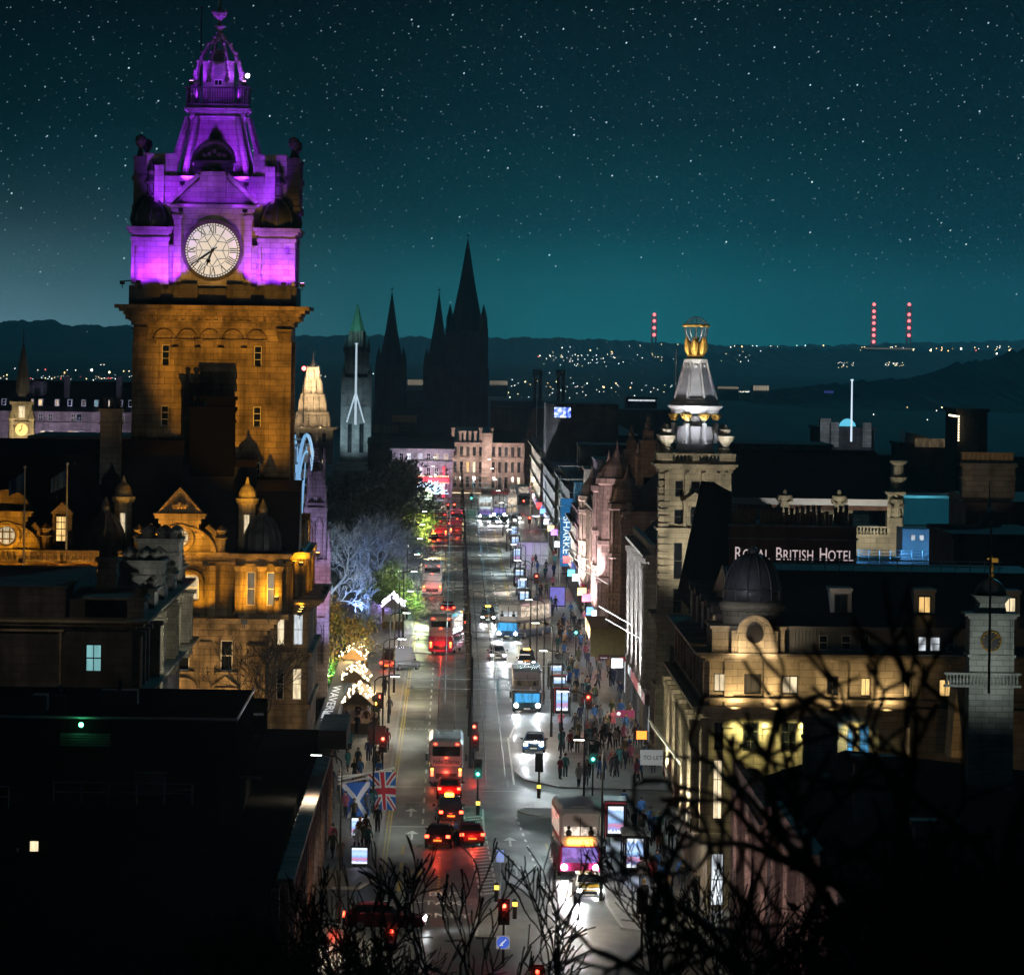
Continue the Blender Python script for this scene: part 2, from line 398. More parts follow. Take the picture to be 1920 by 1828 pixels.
def ridge(name, Y, pts, rough, mat, deep=1200, seed=1, step=4.0):
    """a hill: crest through the photo's skyline points, real slopes in front and behind"""
    q = random.Random(seed); m = MB(); x = pts[0][0]; prof = []
    while x <= pts[-1][0]:
        for (a, ya), (b, yb) in zip(pts, pts[1:]):
            if a <= x <= b: y = ya+(yb-ya)*(x-a)/(b-a); break
        prof.append((x, y)); x += step
    rows = []
    for fy, fz in ((-deep, -.02), (-deep*.55, .35), (-deep*.22, .72), (0, 1.0), (deep*.4, .6), (deep, -.02)):
        row = []
        for k, (px, py) in enumerate(prof):
            p = Wp(px, py, Y); n = (sin(k*.9+seed)+sin(k*.37+2*seed)*1.5+q.uniform(-1.4, 1.4))*rough
            row.append((p.x, Y+fy+q.uniform(-.03, .03)*deep, (p.z+(n if fz > .5 else n*.3))*fz if fz > 0 else -1))
        rows.append(row)
    n = len(prof)
    m.add([v for r in rows for v in r], [(k*n+i, k*n+i+1, (k+1)*n+i+1, (k+1)*n+i) for k in range(len(rows)-1) for i in range(n-1)])
    return tag(m.build(name, mat, smooth=False), kind='structure')
wood = pm('distant_wood', (.02, .03, .02), 1.0, noise=.5, nscale=.01)
ridge('far_hills', 10200, [(-260, 608), (0, 603), (90, 600), (120, 609), (250, 612), (400, 622), (560, 630), (700, 629), (850, 634), (990, 633), (1150, 637), (1260, 644), (1440, 649), (1640, 646), (1700, 643), (1800, 642), (1920, 638), (2150, 630)], .9, wood, 1400, 3)
ridge('shore_hills', 7600, [(930, 700), (1000, 690), (1100, 684), (1300, 664), (1420, 656), (1560, 654), (1800, 657), (1920, 658), (2150, 660)], .8, wood, 1200, 5)
ridge('wooded_hill', 3300, [(1380, 752), (1450, 742), (1500, 734), (1580, 727), (1650, 719), (1700, 715), (1740, 708), (1790, 690), (1815, 683), (1860, 676), (1900, 664), (1960, 655), (2150, 640)], 1.0, wood, 500, 9, 1.5)

rd = MB()
rd.add([(-14, 252, .02), (20, 252, .02), (20, 420, .02), (16, 1240, .02), (-10.5, 1240, .02), (-10.5, 340, .02), (-40, 340, .02), (-40, 300, .02), (-14, 290, .02)], [(0, 1, 2, 3, 4, 5, 6, 7, 8)])
tag(rd.build('road', asphalt), kind='structure')
def pave(name, poly, z=.13):
    m = MB(); m.prism_z(poly, .005, z); o = m.build(name, flag_st); tag(o, kind='structure')
    k = MB(); n = len(poly)
    for i in range(n):
        a, b = Vector((*poly[i], 0)), Vector((*poly[(i+1) % n], 0))
        d = (b-a).normalized(); q = Vector((d.y, -d.x, 0))*.16
        k.loft([[a+Vector((0, 0, .006)), a+q+Vector((0, 0, .006)), a+q+Vector((0, 0, z+.012)), a+Vector((0, 0, z+.012))],
                [b+Vector((0, 0, .006)), b+q+Vector((0, 0, .006)), b+q+Vector((0, 0, z+.012)), b+Vector((0, 0, z+.012))]])
    tag(k.build('kerb', kerbm), kind='structure')
pave('pavement', [(16.2, 416), (16.2, 1190), (7.66, 1190), (7.66, 500), (7.8, 470), (7.7, 452), (5.7, 441), (5.1, 432), (5.7, 424), (8.2, 417.5)][::-1][::-1])
pave('pavement', [(14.9, 312), (14.9, 385), (16, 398), (5.2, 398), (4.9, 396), (5.4, 393.5), (8.4, 389), (9.25, 376), (9.3, 330), (9.8, 318)])
pave('pavement', [(-4.5, 345), (-4.5, 1190), (-10.4, 1190), (-10.4, 339), (-5.4, 339)])
pave('traffic_island', [(2.1, 399), (2.1, 413), (.8, 413), (.8, 399)], .12)
pave('traffic_island', [(3.1, 312), (3.1, 325), (1.7, 325), (1.7, 312)], .12)
ymat = pm('yellow_road_paint', (.55, .40, .06), .5, noise=.45, nscale=4)
wmat = pm('white_road_paint', (.78, .80, .78), .45, noise=.35, nscale=4)
railm = pm('tram_rail', (.5, .5, .5), .25, 1.0)
def strip(m, x0, y0, x1, y1, wd, z=.026, dash=None, gap=None):
    L = sqrt((x1-x0)**2+(y1-y0)**2); dx, dy = (x1-x0)/L, (y1-y0)/L; qx, qy = -dy*wd/2, dx*wd/2; t = 0
    while t < L:
        e = min(L, t+(dash or L))
        a = (x0+dx*t, y0+dy*t); b = (x0+dx*e, y0+dy*e)
        m.add([(a[0]-qx, a[1]-qy, z), (a[0]+qx, a[1]+qy, z), (b[0]+qx, b[1]+qy, z), (b[0]-qx, b[1]-qy, z)], [(3, 2, 1, 0)])
        t = e+(gap or 1)
y = MB()
for dx in (0, .22): strip(y, -4.1+dx, 350, -4.1+dx, 1180, .1); strip(y, 7.25-dx, 505, 7.25-dx, 1180, .1)
strip(y, -2.9, 338, -2.9, 372, .22, dash=7, gap=5); strip(y, -.55, 338, -.55, 362, .16, dash=1, gap=1)
for k in range(3): strip(y, -2.4+k*.55, 348, -2.1+k*.55, 352, .14); strip(y, -2.4+k*.55, 366, -2.0+k*.55, 369, .14)
strip(y, 6.9, 336, 6.3, 372, .16, dash=1, gap=1)
tag(y.build('yellow_road_marking', ymat), kind='structure')
m = MB()
strip(m, -1.75, 385, -1.75, 1150, .13, dash=4, gap=5)
strip(m, -.62, 372, -.62, 412, .14)
strip(m, .3, 380, .3, 398, .12); strip(m, 2.35, 380, 2.35, 398, .12)
strip(m, 5.5, 480, 5.5, 1150, .13, dash=4, gap=5); strip(m, 5.55, 350, 4.6, 392, .14, dash=2, gap=2.5); strip(m, 6.2, 322, 5.7, 345, .14, dash=2, gap=2.5)
A0, A1, B0, B1 = (1.05, 392), (1.95, 335), (2.25, 392), (2.95, 335)
strip(m, *A0, *A1, .13, dash=2.4, gap=1.4); strip(m, *B0, *B1, .13, dash=2.4, gap=1.4)
for k in range(26):
    t = k/25; ya = 391-t*54; a = A0[0]+(A1[0]-A0[0])*t; b = B0[0]+(B1[0]-B0[0])*t
    strip(m, a+.15, ya, b-.15, ya+1.0, .42)
strip(m, -4.0, 383, -.7, 383, .35); strip(m, -4.3, 417, .6, 417, .3); strip(m, 2.4, 414, 5.0, 414, .3); strip(m, -4.1, 332, 1.4, 331, .32, dash=.6, gap=.5)
for yy in (455, 520, 580, 640, 700, 760, 830, 900): strip(m, -4.0, yy, -1.8, yy, .3, dash=.5, gap=.4)
for k in range(14): strip(m, -1.7, 600+k*14, .2, 600+k*14, .3)
for k in range(10): strip(m, 3.0, 560+k*22, 5.3, 560+k*22, .3)
for (ax, ay) in ((-2.6, 394), (-2.4, 376), (4.0, 372), (4.2, 352), (6.7, 470)):
    strip(m, ax, ay-3, ax, ay+2, .15); m.add([(ax-.45, ay+1.4, .026), (ax+.45, ay+1.4, .026), (ax, ay+4, .026)], [(0, 1, 2)])
strip(m, 4.75, 420, 4.75, 470, .14); strip(m, 4.9, 470, 5.5, 485, .14)
tag(m.build('white_road_marking', wmat), kind='structure')
def road_text(s, x, y, size, stretch=3.2):
    t = text_mb(s, size, 0); wd = max(v[0] for v in t.v)
    t.v = [(x+v[0]-wd/2, y+v[2]*stretch, .027) for v in t.v]
    tag(t.build('road_lettering', wmat), kind='structure')
road_text('BUS', -.2, 335.5, 1.15); road_text('TAXI', -.2, 330.2, 1.15); road_text('ONLY', -.2, 323, 1.15)
road_text('BUS LANE', -2.9, 478, .8); road_text('BUS LANE', 6.5, 540, .8); road_text('BUS STOP', -3.0, 860, .8)
m = MB()
for x in (-1.05, .38, 2.75, 4.18): strip(m, x, 418, x, 1190, .075, .029)
tag(m.build('tram_rail', railm), kind='structure')
m = MB()
for k in range(16):
    x, yy = R.uniform(-3.6, 6.5), R.uniform(325, 560); strip(m, x, yy, x+R.uniform(-.2, .2), yy+R.uniform(3, 12), R.uniform(.6, 2.0), .0235)
tag(m.build('road_patch', road_mat('fresh_asphalt', (.022, .023, .024), .35, .6)), kind='structure')

# ------------------------------------------------------------------ haze
hz = bpy.data.materials.new('haze'); hz.use_nodes = True; t = hz.node_tree; t.nodes.clear()
pv = nd(t, 'ShaderNodeVolumePrincipled'); pv.inputs['Density'].default_value = 4.5e-5; pv.inputs['Color'].default_value = (.80, .9, 1, 1); pv.inputs['Anisotropy'].default_value = .85
oo = nd(t, 'ShaderNodeOutputMaterial'); t.links.new(pv.outputs[0], oo.inputs['Volume'])
tag(MB().box(-2500, 2500, -90, 13600, -2.5, 175).build('haze', hz), kind='stuff')
# ------------------------------------------------------------------ hotel clock tower
PURPLE = (.31, .025, .92); AMBER = (1.0, .44, .022)
F = FR(398, 600, 424.0); X, Z, s = F.X, F.Z, F.s
cx, cy = X(398), 430.0
def HW(px): return px*s
TW = thing('clock_tower', 'tall stone clock tower lit amber below and purple above, with a white clock face', 'clock tower', (cx, cy, 0))
hw = HW(149)
m = MB(); sil = MB()
o = Vector((cx-hw+.3, 424.3, 0)); Wd = 2*hw-.6
wins = [(X(a)-o.x, X(b)-o.x, Z(d), Z(c)) for a, b, c, d in ((304, 318, 648, 686), (477, 491, 648, 686), (304, 318, 762, 800), (477, 491, 762, 800), (304, 318, 866, 903), (477, 491, 866, 903))]
m.facade(o, (1, 0, 0), (0, -1, 0), Wd, Z(575), wins, .3)
m.box(cx-hw+.3, cx+hw-.3, 424.75, 436-.3, 0, Z(575))
for sx_ in (-1, 1):
    for sy_ in (-1, 1):
        a = cx+sx_*(hw-HW(24)); b = cy+sy_*(6.0-HW(24)); m.box(a-HW(24), a+HW(24), b-HW(24), b+HW(24), 0, Z(640))
m.box(X(322), X(474), 424.12, 424.5, 0, Z(640))
m.box(X(300), X(301.5), 424.1, 424.4, 0, Z(640)); m.box(X(494.5), X(496), 424.1, 424.4, 0, Z(640))
m.build('shaft', amber_stone, TW)
for a, b, c, e in wins:
    win(TW, (o.x+(a+b)/2, 424.52, (c+e)/2), b-a, e-c, (0, -1), 'd', (1, 3))
m = MB()
for c in (308, 352, 394, 437, 481):
    rr = HW(17); pts = [(X(c)+rr*cos(t*pi/14), 424.0, Z(636)+rr*sin(t*pi/14)) for t in range(15)]
    m.tube(pts, .10, 6)
    for e in (-1, 1): m.box(X(c)+e*rr-.14, X(c)+e*rr+.14, 423.78, 424.2, Z(646), Z(636))
m.box(X(288), X(500), 423.9, 424.3, Z(640), Z(637))
for c in (330, 372, 415, 458): m.frus(X(c), 424.05, .10, .16, Z(672), .24, .3, Z(652))
m.build('blind_arcade', amber_stone, TW)
m = MB()
for z0, z1, h in ((612, 604, 152), (640, 612, 147.5), (604, 601, 156), (592, 586, 166), (586, 580, 174), (580, 573, 182)):
    m.box(cx-HW(h), cx+HW(h), cy-6-HW(h-149), cy+6+HW(h-149), Z(z0), Z(z1))
m.box(cx-HW(152.5), cx+HW(152.5), cy-6.15, cy+6.15, Z(601), Z(592))
for k in range(-10, 11):
    q = HW(15.2)*k
    m.box(cx+q-HW(4), cx+q+HW(4), cy-6-HW(14), cy-6, Z(601), Z(592))
    m.box(cx+HW(150), cx+HW(163), cy+q-HW(4), cy+q+HW(4), Z(601), Z(592)); m.box(cx-HW(163), cx-HW(150), cy+q-HW(4), cy+q+HW(4), Z(601), Z(592))
m.build('cornice', amber_stone, TW)
cap = MB()
for k in range(9):
    a = k*2*pi/9; cap.frus(.30*cos(a), .30*sin(a), .10, .10, 0, .26, .26, .75)
cap.frus(0, 0, .35, .35, 0, .48, .48, .9); cap.box(-.6, .6, -.6, .6, .9, 1.05); capm = cap.mesh('capital', amber_stone)
for sx_ in (-1, 1):
    for q in (0, 1): inst(capm, 'capital', (cx+sx_*(hw-.55-q*1.2*0), cy-6+.1, Z(640)-.1), TW)
# dark attic course and the purple stage
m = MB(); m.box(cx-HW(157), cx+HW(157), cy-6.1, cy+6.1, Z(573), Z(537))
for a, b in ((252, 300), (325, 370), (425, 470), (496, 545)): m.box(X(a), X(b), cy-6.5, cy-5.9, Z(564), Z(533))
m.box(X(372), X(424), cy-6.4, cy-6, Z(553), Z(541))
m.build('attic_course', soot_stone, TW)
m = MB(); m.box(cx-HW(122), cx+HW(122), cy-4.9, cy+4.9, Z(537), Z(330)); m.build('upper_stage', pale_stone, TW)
for sx_ in (-1, 1):
    m = MB(); m.box(cx+sx_*HW(70), cx+sx_*HW(100), cy-5.5, cy-4.8, Z(536), Z(466)); m.box(cx+sx_*HW(68), cx+sx_*HW(102), cy-5.65, cy-4.8, Z(466), Z(460)); m.build('link_wall', pale_stone, TW)
TUR = MB(); hh = HW(35)
sl = (-hh+.28, -hh+.62, .35, Z(460)-Z(535))
for (o_, u_, n_) in (((-hh, -hh, 0), (1, 0, 0), (0, -1, 0)), ((hh, -hh, 0), (0, 1, 0), (1, 0, 0)), ((-hh, hh, 0), (0, -1, 0), (-1, 0, 0)), ((hh, hh, 0), (-1, 0, 0), (0, 1, 0))):
    TUR.facade(o_, u_, n_, 2*hh, Z(452)-Z(535), [(.24, .52, .3, Z(462)-Z(535))], .3)
TUR.box(-hh+.3, hh-.3, -hh+.3, hh-.3, 0, Z(452)-Z(535))
z5 = Z(452)-Z(535)
for a, b, e in ((0, .22, .08), (.22, .5, .0), (.5, .75, .22), (.75, 1.0, .36)): TUR.box(-hh-e, hh+e, -hh-e, hh+e, z5+a, z5+b)
turm = TUR.mesh('turret', pale_stone)
zo = Z(430)
DOME = MB(); DOME.lathe(0, 0, [(1.25, 0), (1.42, .35), (1.5, .8), (1.35, 1.35), (1.0, 1.85), (.62, 2.2), (.42, 2.5)], 8)
for k in range(8):
    a = k*pi/4+pi/8*0; DOME.tube([(r*cos(a), r*sin(a), z) for r, z in ((1.3, .1), (1.52, .8), (1.38, 1.4), (1.0, 1.95), (.5, 2.4))], .11, 5)
domm = DOME.mesh('dome', lead, True)
LAN = MB(); LAN.lathe(0, 0, [(.5, 0), (.5, .2), (.38, .3), (.36, 1.0), (.6, 1.15), (.55, 1.3), (.3, 1.7), (.42, 2.0), (.2, 2.4), (.03, 2.9)], 10)
lanm = LAN.mesh('finial', soot_stone)
for sx_ in (-1, 1):
    for sy_ in (-1, 1):
        c = (cx+sx_*HW(118.5), cy+sy_*(6-hh+.05))
        t_ = inst(turm, 'turret', (c[0], c[1], Z(535)), TW)
        inst(domm, 'dome', (c[0], c[1], zo-.1), t_); inst(lanm, 'finial', (c[0], c[1], zo+2.3), t_)
# tall corner piers with ball finials above the turrets
PIER = MB(); q = HW(12)
PIER.box(-q, q, -q, q, 0, Z(300)-Z(385)); PIER.box(-q-.1, q+.1, -q-.1, q+.1, -.5, 0)
zt = Z(300)-Z(385); PIER.box(-q-.12, q+.12, -q-.12, q+.12, zt-1.6, zt-1.2); PIER.box(-q-.05, q+.05, -q-.05, q+.05, zt, zt+.25)
PIER.lathe(0, 0, [(.30, zt+.25), (.2, zt+.6), (.14, zt+.85), (.34, zt+1.1), (.42, zt+1.4), (.34, zt+1.7), (.05, zt+1.85)], 10)
pierm = PIER.mesh('corner_pier', soot_stone)
for sx_, px in ((-1, 257), (1, 545)):
    for yy in (cy-4.3, cy+4.6): inst(pierm, 'corner_pier', (X(px), yy, Z(385)), TW)
for sx_ in (-1, 1):
    m = MB(); m.box(cx+sx_*HW(72), cx+sx_*HW(135), cy-4.6, cy-4.1, Z(420), Z(290)); m.box(cx+sx_*HW(72), cx+sx_*HW(136), cy-4.7, cy-4.0, Z(293), Z(288))
    m.box(cx+sx_*HW(95), cx+sx_*HW(113), cy-5.3, cy-4.6, Z(400), Z(310))
    m.build('parapet', pale_stone, TW)
# clock surround: pilasters, entablature, cut pediment, arched dormer
m = MB(); yf = cy-6.35
CZ, CX = Z(470), X(397)
m.box(X(326), X(468), yf+.25, cy-4.8, Z(537), Z(402))
for a, b in ((324, 338), (456, 470)):
    m.box(X(a), X(b), yf, yf+.4, Z(537), Z(404)); m.box(X(a)-.12, X(b)+.12, yf-.1, yf+.4, Z(412), Z(404))
for z0, z1, e in ((404, 398, 0), (398, 391, .12), (391, 388, .3), (388, 384, .42)): m.box(X(322)-e, X(472)+e, yf-e, cy-4.8, Z(z0), Z(z1))
m.build('clock_surround', pale_stone, TW)
m = MB()
ap = (X(397), Z(316)); L, Rr = (X(318), Z(384)), (X(476), Z(384))
m.prism_y([L, Rr, (X(397)+.1, ap[1]), (X(397)-.1, ap[1])], yf+.5, cy-4)
for p0, p1 in ((L, (X(372), Z(331))), (Rr, (X(421), Z(331)))):
    d = Vector((p1[0]-p0[0], p1[1]-p0[1])).normalized(); n_ = Vector((-d.y, d.x))*.30
    if n_.y < 0: n_ = -n_
    m.prism_y([p0, p1, (p1[0]+n_.x, p1[1]+n_.y), (p0[0]+n_.x, p0[1]+n_.y)], yf-.4, cy-4)
m.box(X(371), X(421), yf+.1, cy-4.5, Z(384), Z(322))
m.build('pediment', pale_stone, TW)
m = MB(); rr = HW(37)
m.prism_y([(X(397)+rr*cos(k*pi/16), Z(302)+rr*sin(k*pi/16)) for k in range(17)], cy-5.6, cy-3.5)
m.box(X(356), X(438), cy-5.9, cy-3.5, Z(306), Z(301)); m.box(X(360), X(434), cy-5.6, cy-3.5, Z(322), Z(306))
m.tube([(X(397)+rr*cos(k*pi/16), cy-5.65, Z(302)+rr*sin(k*pi/16)) for k in range(17)], .16, 6)
m.lathe(X(397), cy-5, [(.3, Z(268)), (.22, Z(264)), (.15, Z(260)), (.3, Z(257)), (.36, Z(253)), (.28, Z(248)), (.04, Z(245))], 10)
for k in range(-2, 3): m.ball((X(397)+k*.36, cy-5.6, Z(290)+(.35 if k == 0 else .1*(2-abs(k)))), .24, 7, 5)
m.build('arched_dormer', soot_stone, TW)
# the clock
clockm = pm('opal_glass', (.55, .54, .47), .4, emit=(.90, .88, .81), es=.46, noise=.3, nscale=.5)
CR = HW(52.5); yc = yf-.05
m = MB(); m.lathe(0, 0, [(CR, 0), (CR, .1)], 64); m.v = [(CX+a, yc+.1-b_z, CZ+b) for a, b, b_z in m.v]
CF = m.build('clock_face', clockm, TW)
bm_ = MB()
def ann(m, r0, r1, y0, y1, n=64):
    m.v_ = None; b = len(m.v)
    for i in range(n):
        a = 2*pi*i/n
        for r, yy in ((r0, y0), (r1, y0), (r1, y1), (r0, y1)): m.v.append((CX+r*sin(a), yy, CZ+r*cos(a)))
    for i in range(n):
        j = (i+1) % n
        for k in range(4): m.f.append((b+i*4+k, b+j*4+k, b+j*4+(k+1) % 4, b+i*4+(k+1) % 4)); m.mi.append(m.cur)
def bar(m, t0, r0, t1, r1, ang, wd, y0, y1):
    """bar between two points given as (tangent, radius) offsets, turned to a clock angle"""
    def P(t, r): return (CX+r*sin(ang)+t*cos(ang), CZ+r*cos(ang)-t*sin(ang))
    a, b = Vector(P(t0, r0)), Vector(P(t1, r1)); d = (b-a).normalized(); n_ = Vector((-d.y, d.x))*wd/2
    m.prism_y([tuple(a-n_), tuple(b-n_), tuple(b+n_), tuple(a+n_)], y0, y1)
ann(bm_, CR*.985, CR*1.10, yc-.14, yc+.1)
bm_.build('clock_rim', soot_stone, CF)
m = MB(); ya, yb = yc-.035, yc+.01
ann(m, CR*.885, CR*.905, ya, yb); ann(m, CR*.965, CR*.99, ya, yb); ann(m, CR*.575, CR*.59, ya, yb)
for k in range(60): bar(m, 0, CR*.89, 0, CR*.985, 2*pi*k/60, CR*.030, ya, yb)
ROM = {1: 'I', 2: 'II', 3: 'III', 4: 'IIII', 5: 'V', 6: 'VI', 7: 'VII', 8: 'VIII', 9: 'IX', 10: 'X', 11: 'XI', 12: 'XII'}
gw = CR*.068
for hnum, txt in ROM.items():
    wds = [gw if c == 'I' else gw*2.0 for c in txt]; t0 = -sum(wds)/2; ang = 2*pi*hnum/12; r0, r1 = CR*.61, CR*.87
    for c, w_ in zip(txt, wds):
        tm = t0+w_/2
        if c == 'I': bar(m, tm, r0, tm, r1, ang, CR*.028, ya, yb)
        elif c == 'V': bar(m, tm, r0, t0, r1, ang, CR*.034, ya, yb); bar(m, tm, r0, t0+w_, r1, ang, CR*.02, ya, yb)
        else: bar(m, t0, r0, t0+w_, r1, ang, CR*.02, ya, yb); bar(m, t0+w_, r0, t0, r1, ang, CR*.034, ya, yb)
        t0 += w_
for k in range(6):
    a0 = 2*pi*k/6; a1 = a0+pi/6; a2 = a0-pi/6
    pt = lambda r, a: (r*sin(a), r*cos(a))
    for p, q in ((pt(0, 0), pt(CR*.36, a1)), (pt(CR*.36, a1), pt(CR*.57, a0)), (pt(CR*.36, a2), pt(CR*.57, a0)), (pt(CR*.36, a1), pt(CR*.57, a1))):
        bar(m, p[0], p[1], q[0], q[1], 0, CR*.018, ya, yb)
m.build('numeral', iron, CF)
m = MB(); an = radians(235); bar(m, 0, -CR*.2, 0, CR*.94, an, CR*.045, yc-.10, yc-.07); bar(m, 0, CR*.1, 0, CR*.55, an, CR*.075, yc-.10, yc-.07); m.build('minute_hand', iron, CF)
m = MB(); an = radians(200.5); bar(m, 0, -CR*.1, 0, CR*.56, an, CR*.06, yc-.15, yc-.12); bar(m, 0, CR*.34, 0, CR*.46, an, CR*.15, yc-.15, yc-.12); m.lathe(0, 0, [(CR*.06, 0), (CR*.06, .1)], 16)
nv = 32; m.v[-nv:] = [(CX+a, yc-.16+b_z, CZ+b) for a, b, b_z in m.v[-nv:]]; m.build('hour_hand', iron, CF)
# crown roof
m = MB()
pr = [(330, 70), (300, 66), (270, 59), (245, 54), (222, 51), (214, 55)]
m.loft([[(cx+sx_*HW(h)*a, cy+sy_*HW(h)*b, Z(z)) for sx_, sy_, a, b in ((-1, -1, .62, 1), (1, -1, .62, 1), (1, -1, 1, .62), (1, 1, 1, .62), (1, 1, .62, 1), (-1, 1, .62, 1), (-1, 1, 1, .62), (-1, -1, 1, .62))] for z, h in pr])
m.build('spire', pale_stone, TW)
for sx_ in (-1, 1):
    for sy_ in (-1, 1):
        rib = MB()
        for dx_, dy_ in ((1, .66), (.66, 1)):
            f = lambda h, k=1.0: (cx+sx_*HW(h)*dx_, cy+sy_*HW(h)*dy_)
            rib.tube([(*f(90), Z(330)), (*f(80), Z(296)), (*f(68), Z(255)), (*f(58), Z(216))], [.26, .24, .22, .2], 5)
        rib.frus(cx+sx_*HW(72), cy-HW(66), .35, .3, Z(340), .25, .25, Z(322))
        rib.build('spire_rib', pale_stone, TW)
m = MB()
for z0, z1, h in ((214, 209, 52), (209, 204, 57), (204, 199, 63)): m.box(cx-HW(h), cx+HW(h), cy-HW(h), cy+HW(h), Z(z0), Z(z1))
m.build('spire_cornice', pale_stone, TW)
m = MB(); m.box(cx-HW(60), cx+HW(60), cy-HW(60), cy+HW(60), Z(199), Z(191)); m.build('balcony_floor', soot_stone, TW)
PO = MB(); q = HW(6.5); PO.box(-q, q, -q, q, 0, Z(152)-Z(191)); PO.box(-q-.12, q+.12, -q-.12, q+.12, Z(152)-Z(191), Z(148)-Z(191)); pom = PO.mesh('balcony_post', pale_stone)
m = MB()
for k in range(25):
    for e in (-1, 1):
        a = -HW(56)+HW(112)*k/24; m.box(cx+a-.03, cx+a+.03, cy+e*HW(58)-.03, cy+e*HW(58)+.03, Z(191), Z(162)); m.box(cx+e*HW(58)-.03, cx+e*HW(58)+.03, cy+a-.03, cy+a+.03, Z(191), Z(162))
for e in (-1, 1):
    m.box(cx-HW(63), cx+HW(63), cy+e*HW(58)-.1, cy+e*HW(58)+.1, Z(162), Z(159)); m.box(cx+e*HW(58)-.1, cx+e*HW(58)+.1, cy-HW(63), cy+HW(63), Z(162), Z(159))
m.build('balcony_rail', soot_stone, TW)
for sx_ in (-1, 1):
    for sy_ in (-1, 1): inst(pom, 'balcony_post', (cx+sx_*HW(45), cy+sy_*HW(45), Z(191)), TW)
m = MB(); m.frus(cx, cy, HW(27), HW(27), Z(191), HW(27), HW(27), Z(113))
for e in (-1, 1):
    for g_ in (-1, 1): m.box(cx+e*HW(24)-.2, cx+e*HW(24)+.2, cy+g_*HW(26)-.2, cy+g_*HW(26)+.2, Z(191), Z(113))
m.box(cx-HW(31), cx+HW(31), cy-HW(31), cy+HW(31), Z(113), Z(109))
m.lathe(cx, cy, [(HW(30), Z(109)), (HW(22), Z(103)), (HW(15), Z(95)), (HW(12), Z(88)), (HW(13), Z(86))], 4, pi/4)
LB = m.build('lantern', pale_stone, TW)
m = MB()
b = len(m.v)
m.lathe(0, 0, [(HW(9), 0), (HW(9), .15)], 24); m.v = [(cx+a, cy-HW(27)-q, Z(128)+e) for a, e, q in m.v]; m.build('round_window', pm('blind_disc', (.2, .18, .2), .5), LB)
win(LB, (cx, cy-HW(27)-.02, Z(150)), HW(16), HW(12), (0, -1), 'd', (2, 1))
cr_ = MB()
for k in range(8):
    a = k*pi/4+pi/8
    P = [(HW(r)/cos(0), z) for r, z in ((47, 148), (46, 132), (40, 112), (32, 95), (22, 78), (11, 66), (4, 58), (2, 50))]
    cr_.tube([(cx+r*cos(a), cy+r*sin(a), Z(z)) for r, z in P], [.2, .19, .17, .15, .13, .11, .1, .08], 5)
    for (r, z) in P[1:7]: cr_.ball((cx+r*cos(a)*1.06, cy+r*sin(a)*1.06, Z(z)+.1), .15, 6, 4)
    cr_.lathe(cx+HW(48)*cos(a), cy+HW(48)*sin(a), [(.2, Z(150)), (.26, Z(143)), (.12, Z(139)), (.2, Z(135)), (.03, Z(127))], 6)
cr_.build('crown_rib', pale_stone, TW)
m = MB(); m.lathe(cx, cy, [(.22, Z(70)), (.14, Z(50)), (.42, Z(43)), (.42, Z(41)), (.12, Z(38)), (.1, Z(32)), (.28, Z(28)), (.5, Z(22)), (.55, Z(16)), (.16, Z(14)), (.08, Z(0)), (.05, Z(-30))], 10)
for k in range(8): m.ball((cx+.55*cos(k*pi/4), cy+.55*sin(k*pi/4), Z(15)), .12, 6, 4); m.frus(cx+.5*cos(k*pi/4), cy+.5*sin(k*pi/4), .09, .09, Z(15), .02, .02, Z(9))
m.build('finial', pale_stone, TW)
m = MB(); m.tube([(X(363), cy, Z(160)), (X(363), cy, Z(6))], .055, 5); m.ball((X(363), cy, Z(6)), .12, 6, 4); m.build('lightning_rod', iron, TW)
# floodlights with their housings
FX = MB(); FX.box(-.18, .18, -.14, .14, -.12, .16); FX.box(-.03, .03, -.03, .03, -.4, -.1); FX.box(-.2, .2, -.02, .17, .1, .15)
fxm = FX.mesh('floodlight', iron)
lens_p = pm('purple_lens', (.1, .02, .2), .3, emit=(.75, .25, 1), es=14)
lens_a = pm('amber_lens', (.2, .08, .02), .3, emit=(1, .55, .12), es=9)
lensm = {0: MB().box(-.13, .13, -.1, .1, .165, .175).mesh('lens', lens_p), 1: MB().box(-.13, .13, -.1, .1, .165, .175).mesh('lens', lens_a)}
def flood(loc, tgt, e, col, par, spot=85, size=.2, blend=.8, glowi=None):
    loc = Vector(loc); o = inst(fxm, 'floodlight', loc, par)
    if glowi is not None: inst(lensm[glowi], 'lens', loc, o)
    lamp('SPOT', loc+Vector((0, -.02, .3)), e, col, tgt, size, spot, blend, par)
    return o
for px, tx in ((264, 275), (312, 305), (484, 492), (533, 522)):
    flood((X(px), cy-7.6, Z(540)), (X(tx), cy-4.4, Z(455)), 1450, PURPLE, TW, 95)
for px in (229, 566):
    e = -1 if px < 398 else 1
    am = MB(); am.tube([(X(px)-e*.9, cy-5.9, Z(528)), (X(px), cy-6.3, Z(530))], .05, 5); am.build('light_arm', iron, TW)
    flood((X(px), cy-6.4, Z(533)), (X(398)+e*4.8, cy-1, Z(450)), 700, PURPLE, TW, 85, glowi=0 if e > 0 else None)
for px in (338, 458):
    flood((X(px), cy-5.6, Z(345)), (cx, cy-1.5, Z(235)), 2200, PURPLE, TW, 80)
for px in (296, 500): flood((X(px), cy-7.2, Z(400)), (X(px)+(398-px)*.01, cy-4.5, Z(315)), 1100, PURPLE, TW, 90)
for e in (-1, 1): flood((cx+e*HW(95), cy+2, Z(330)), (cx, cy, Z(240)), 1500, PURPLE, TW, 90)
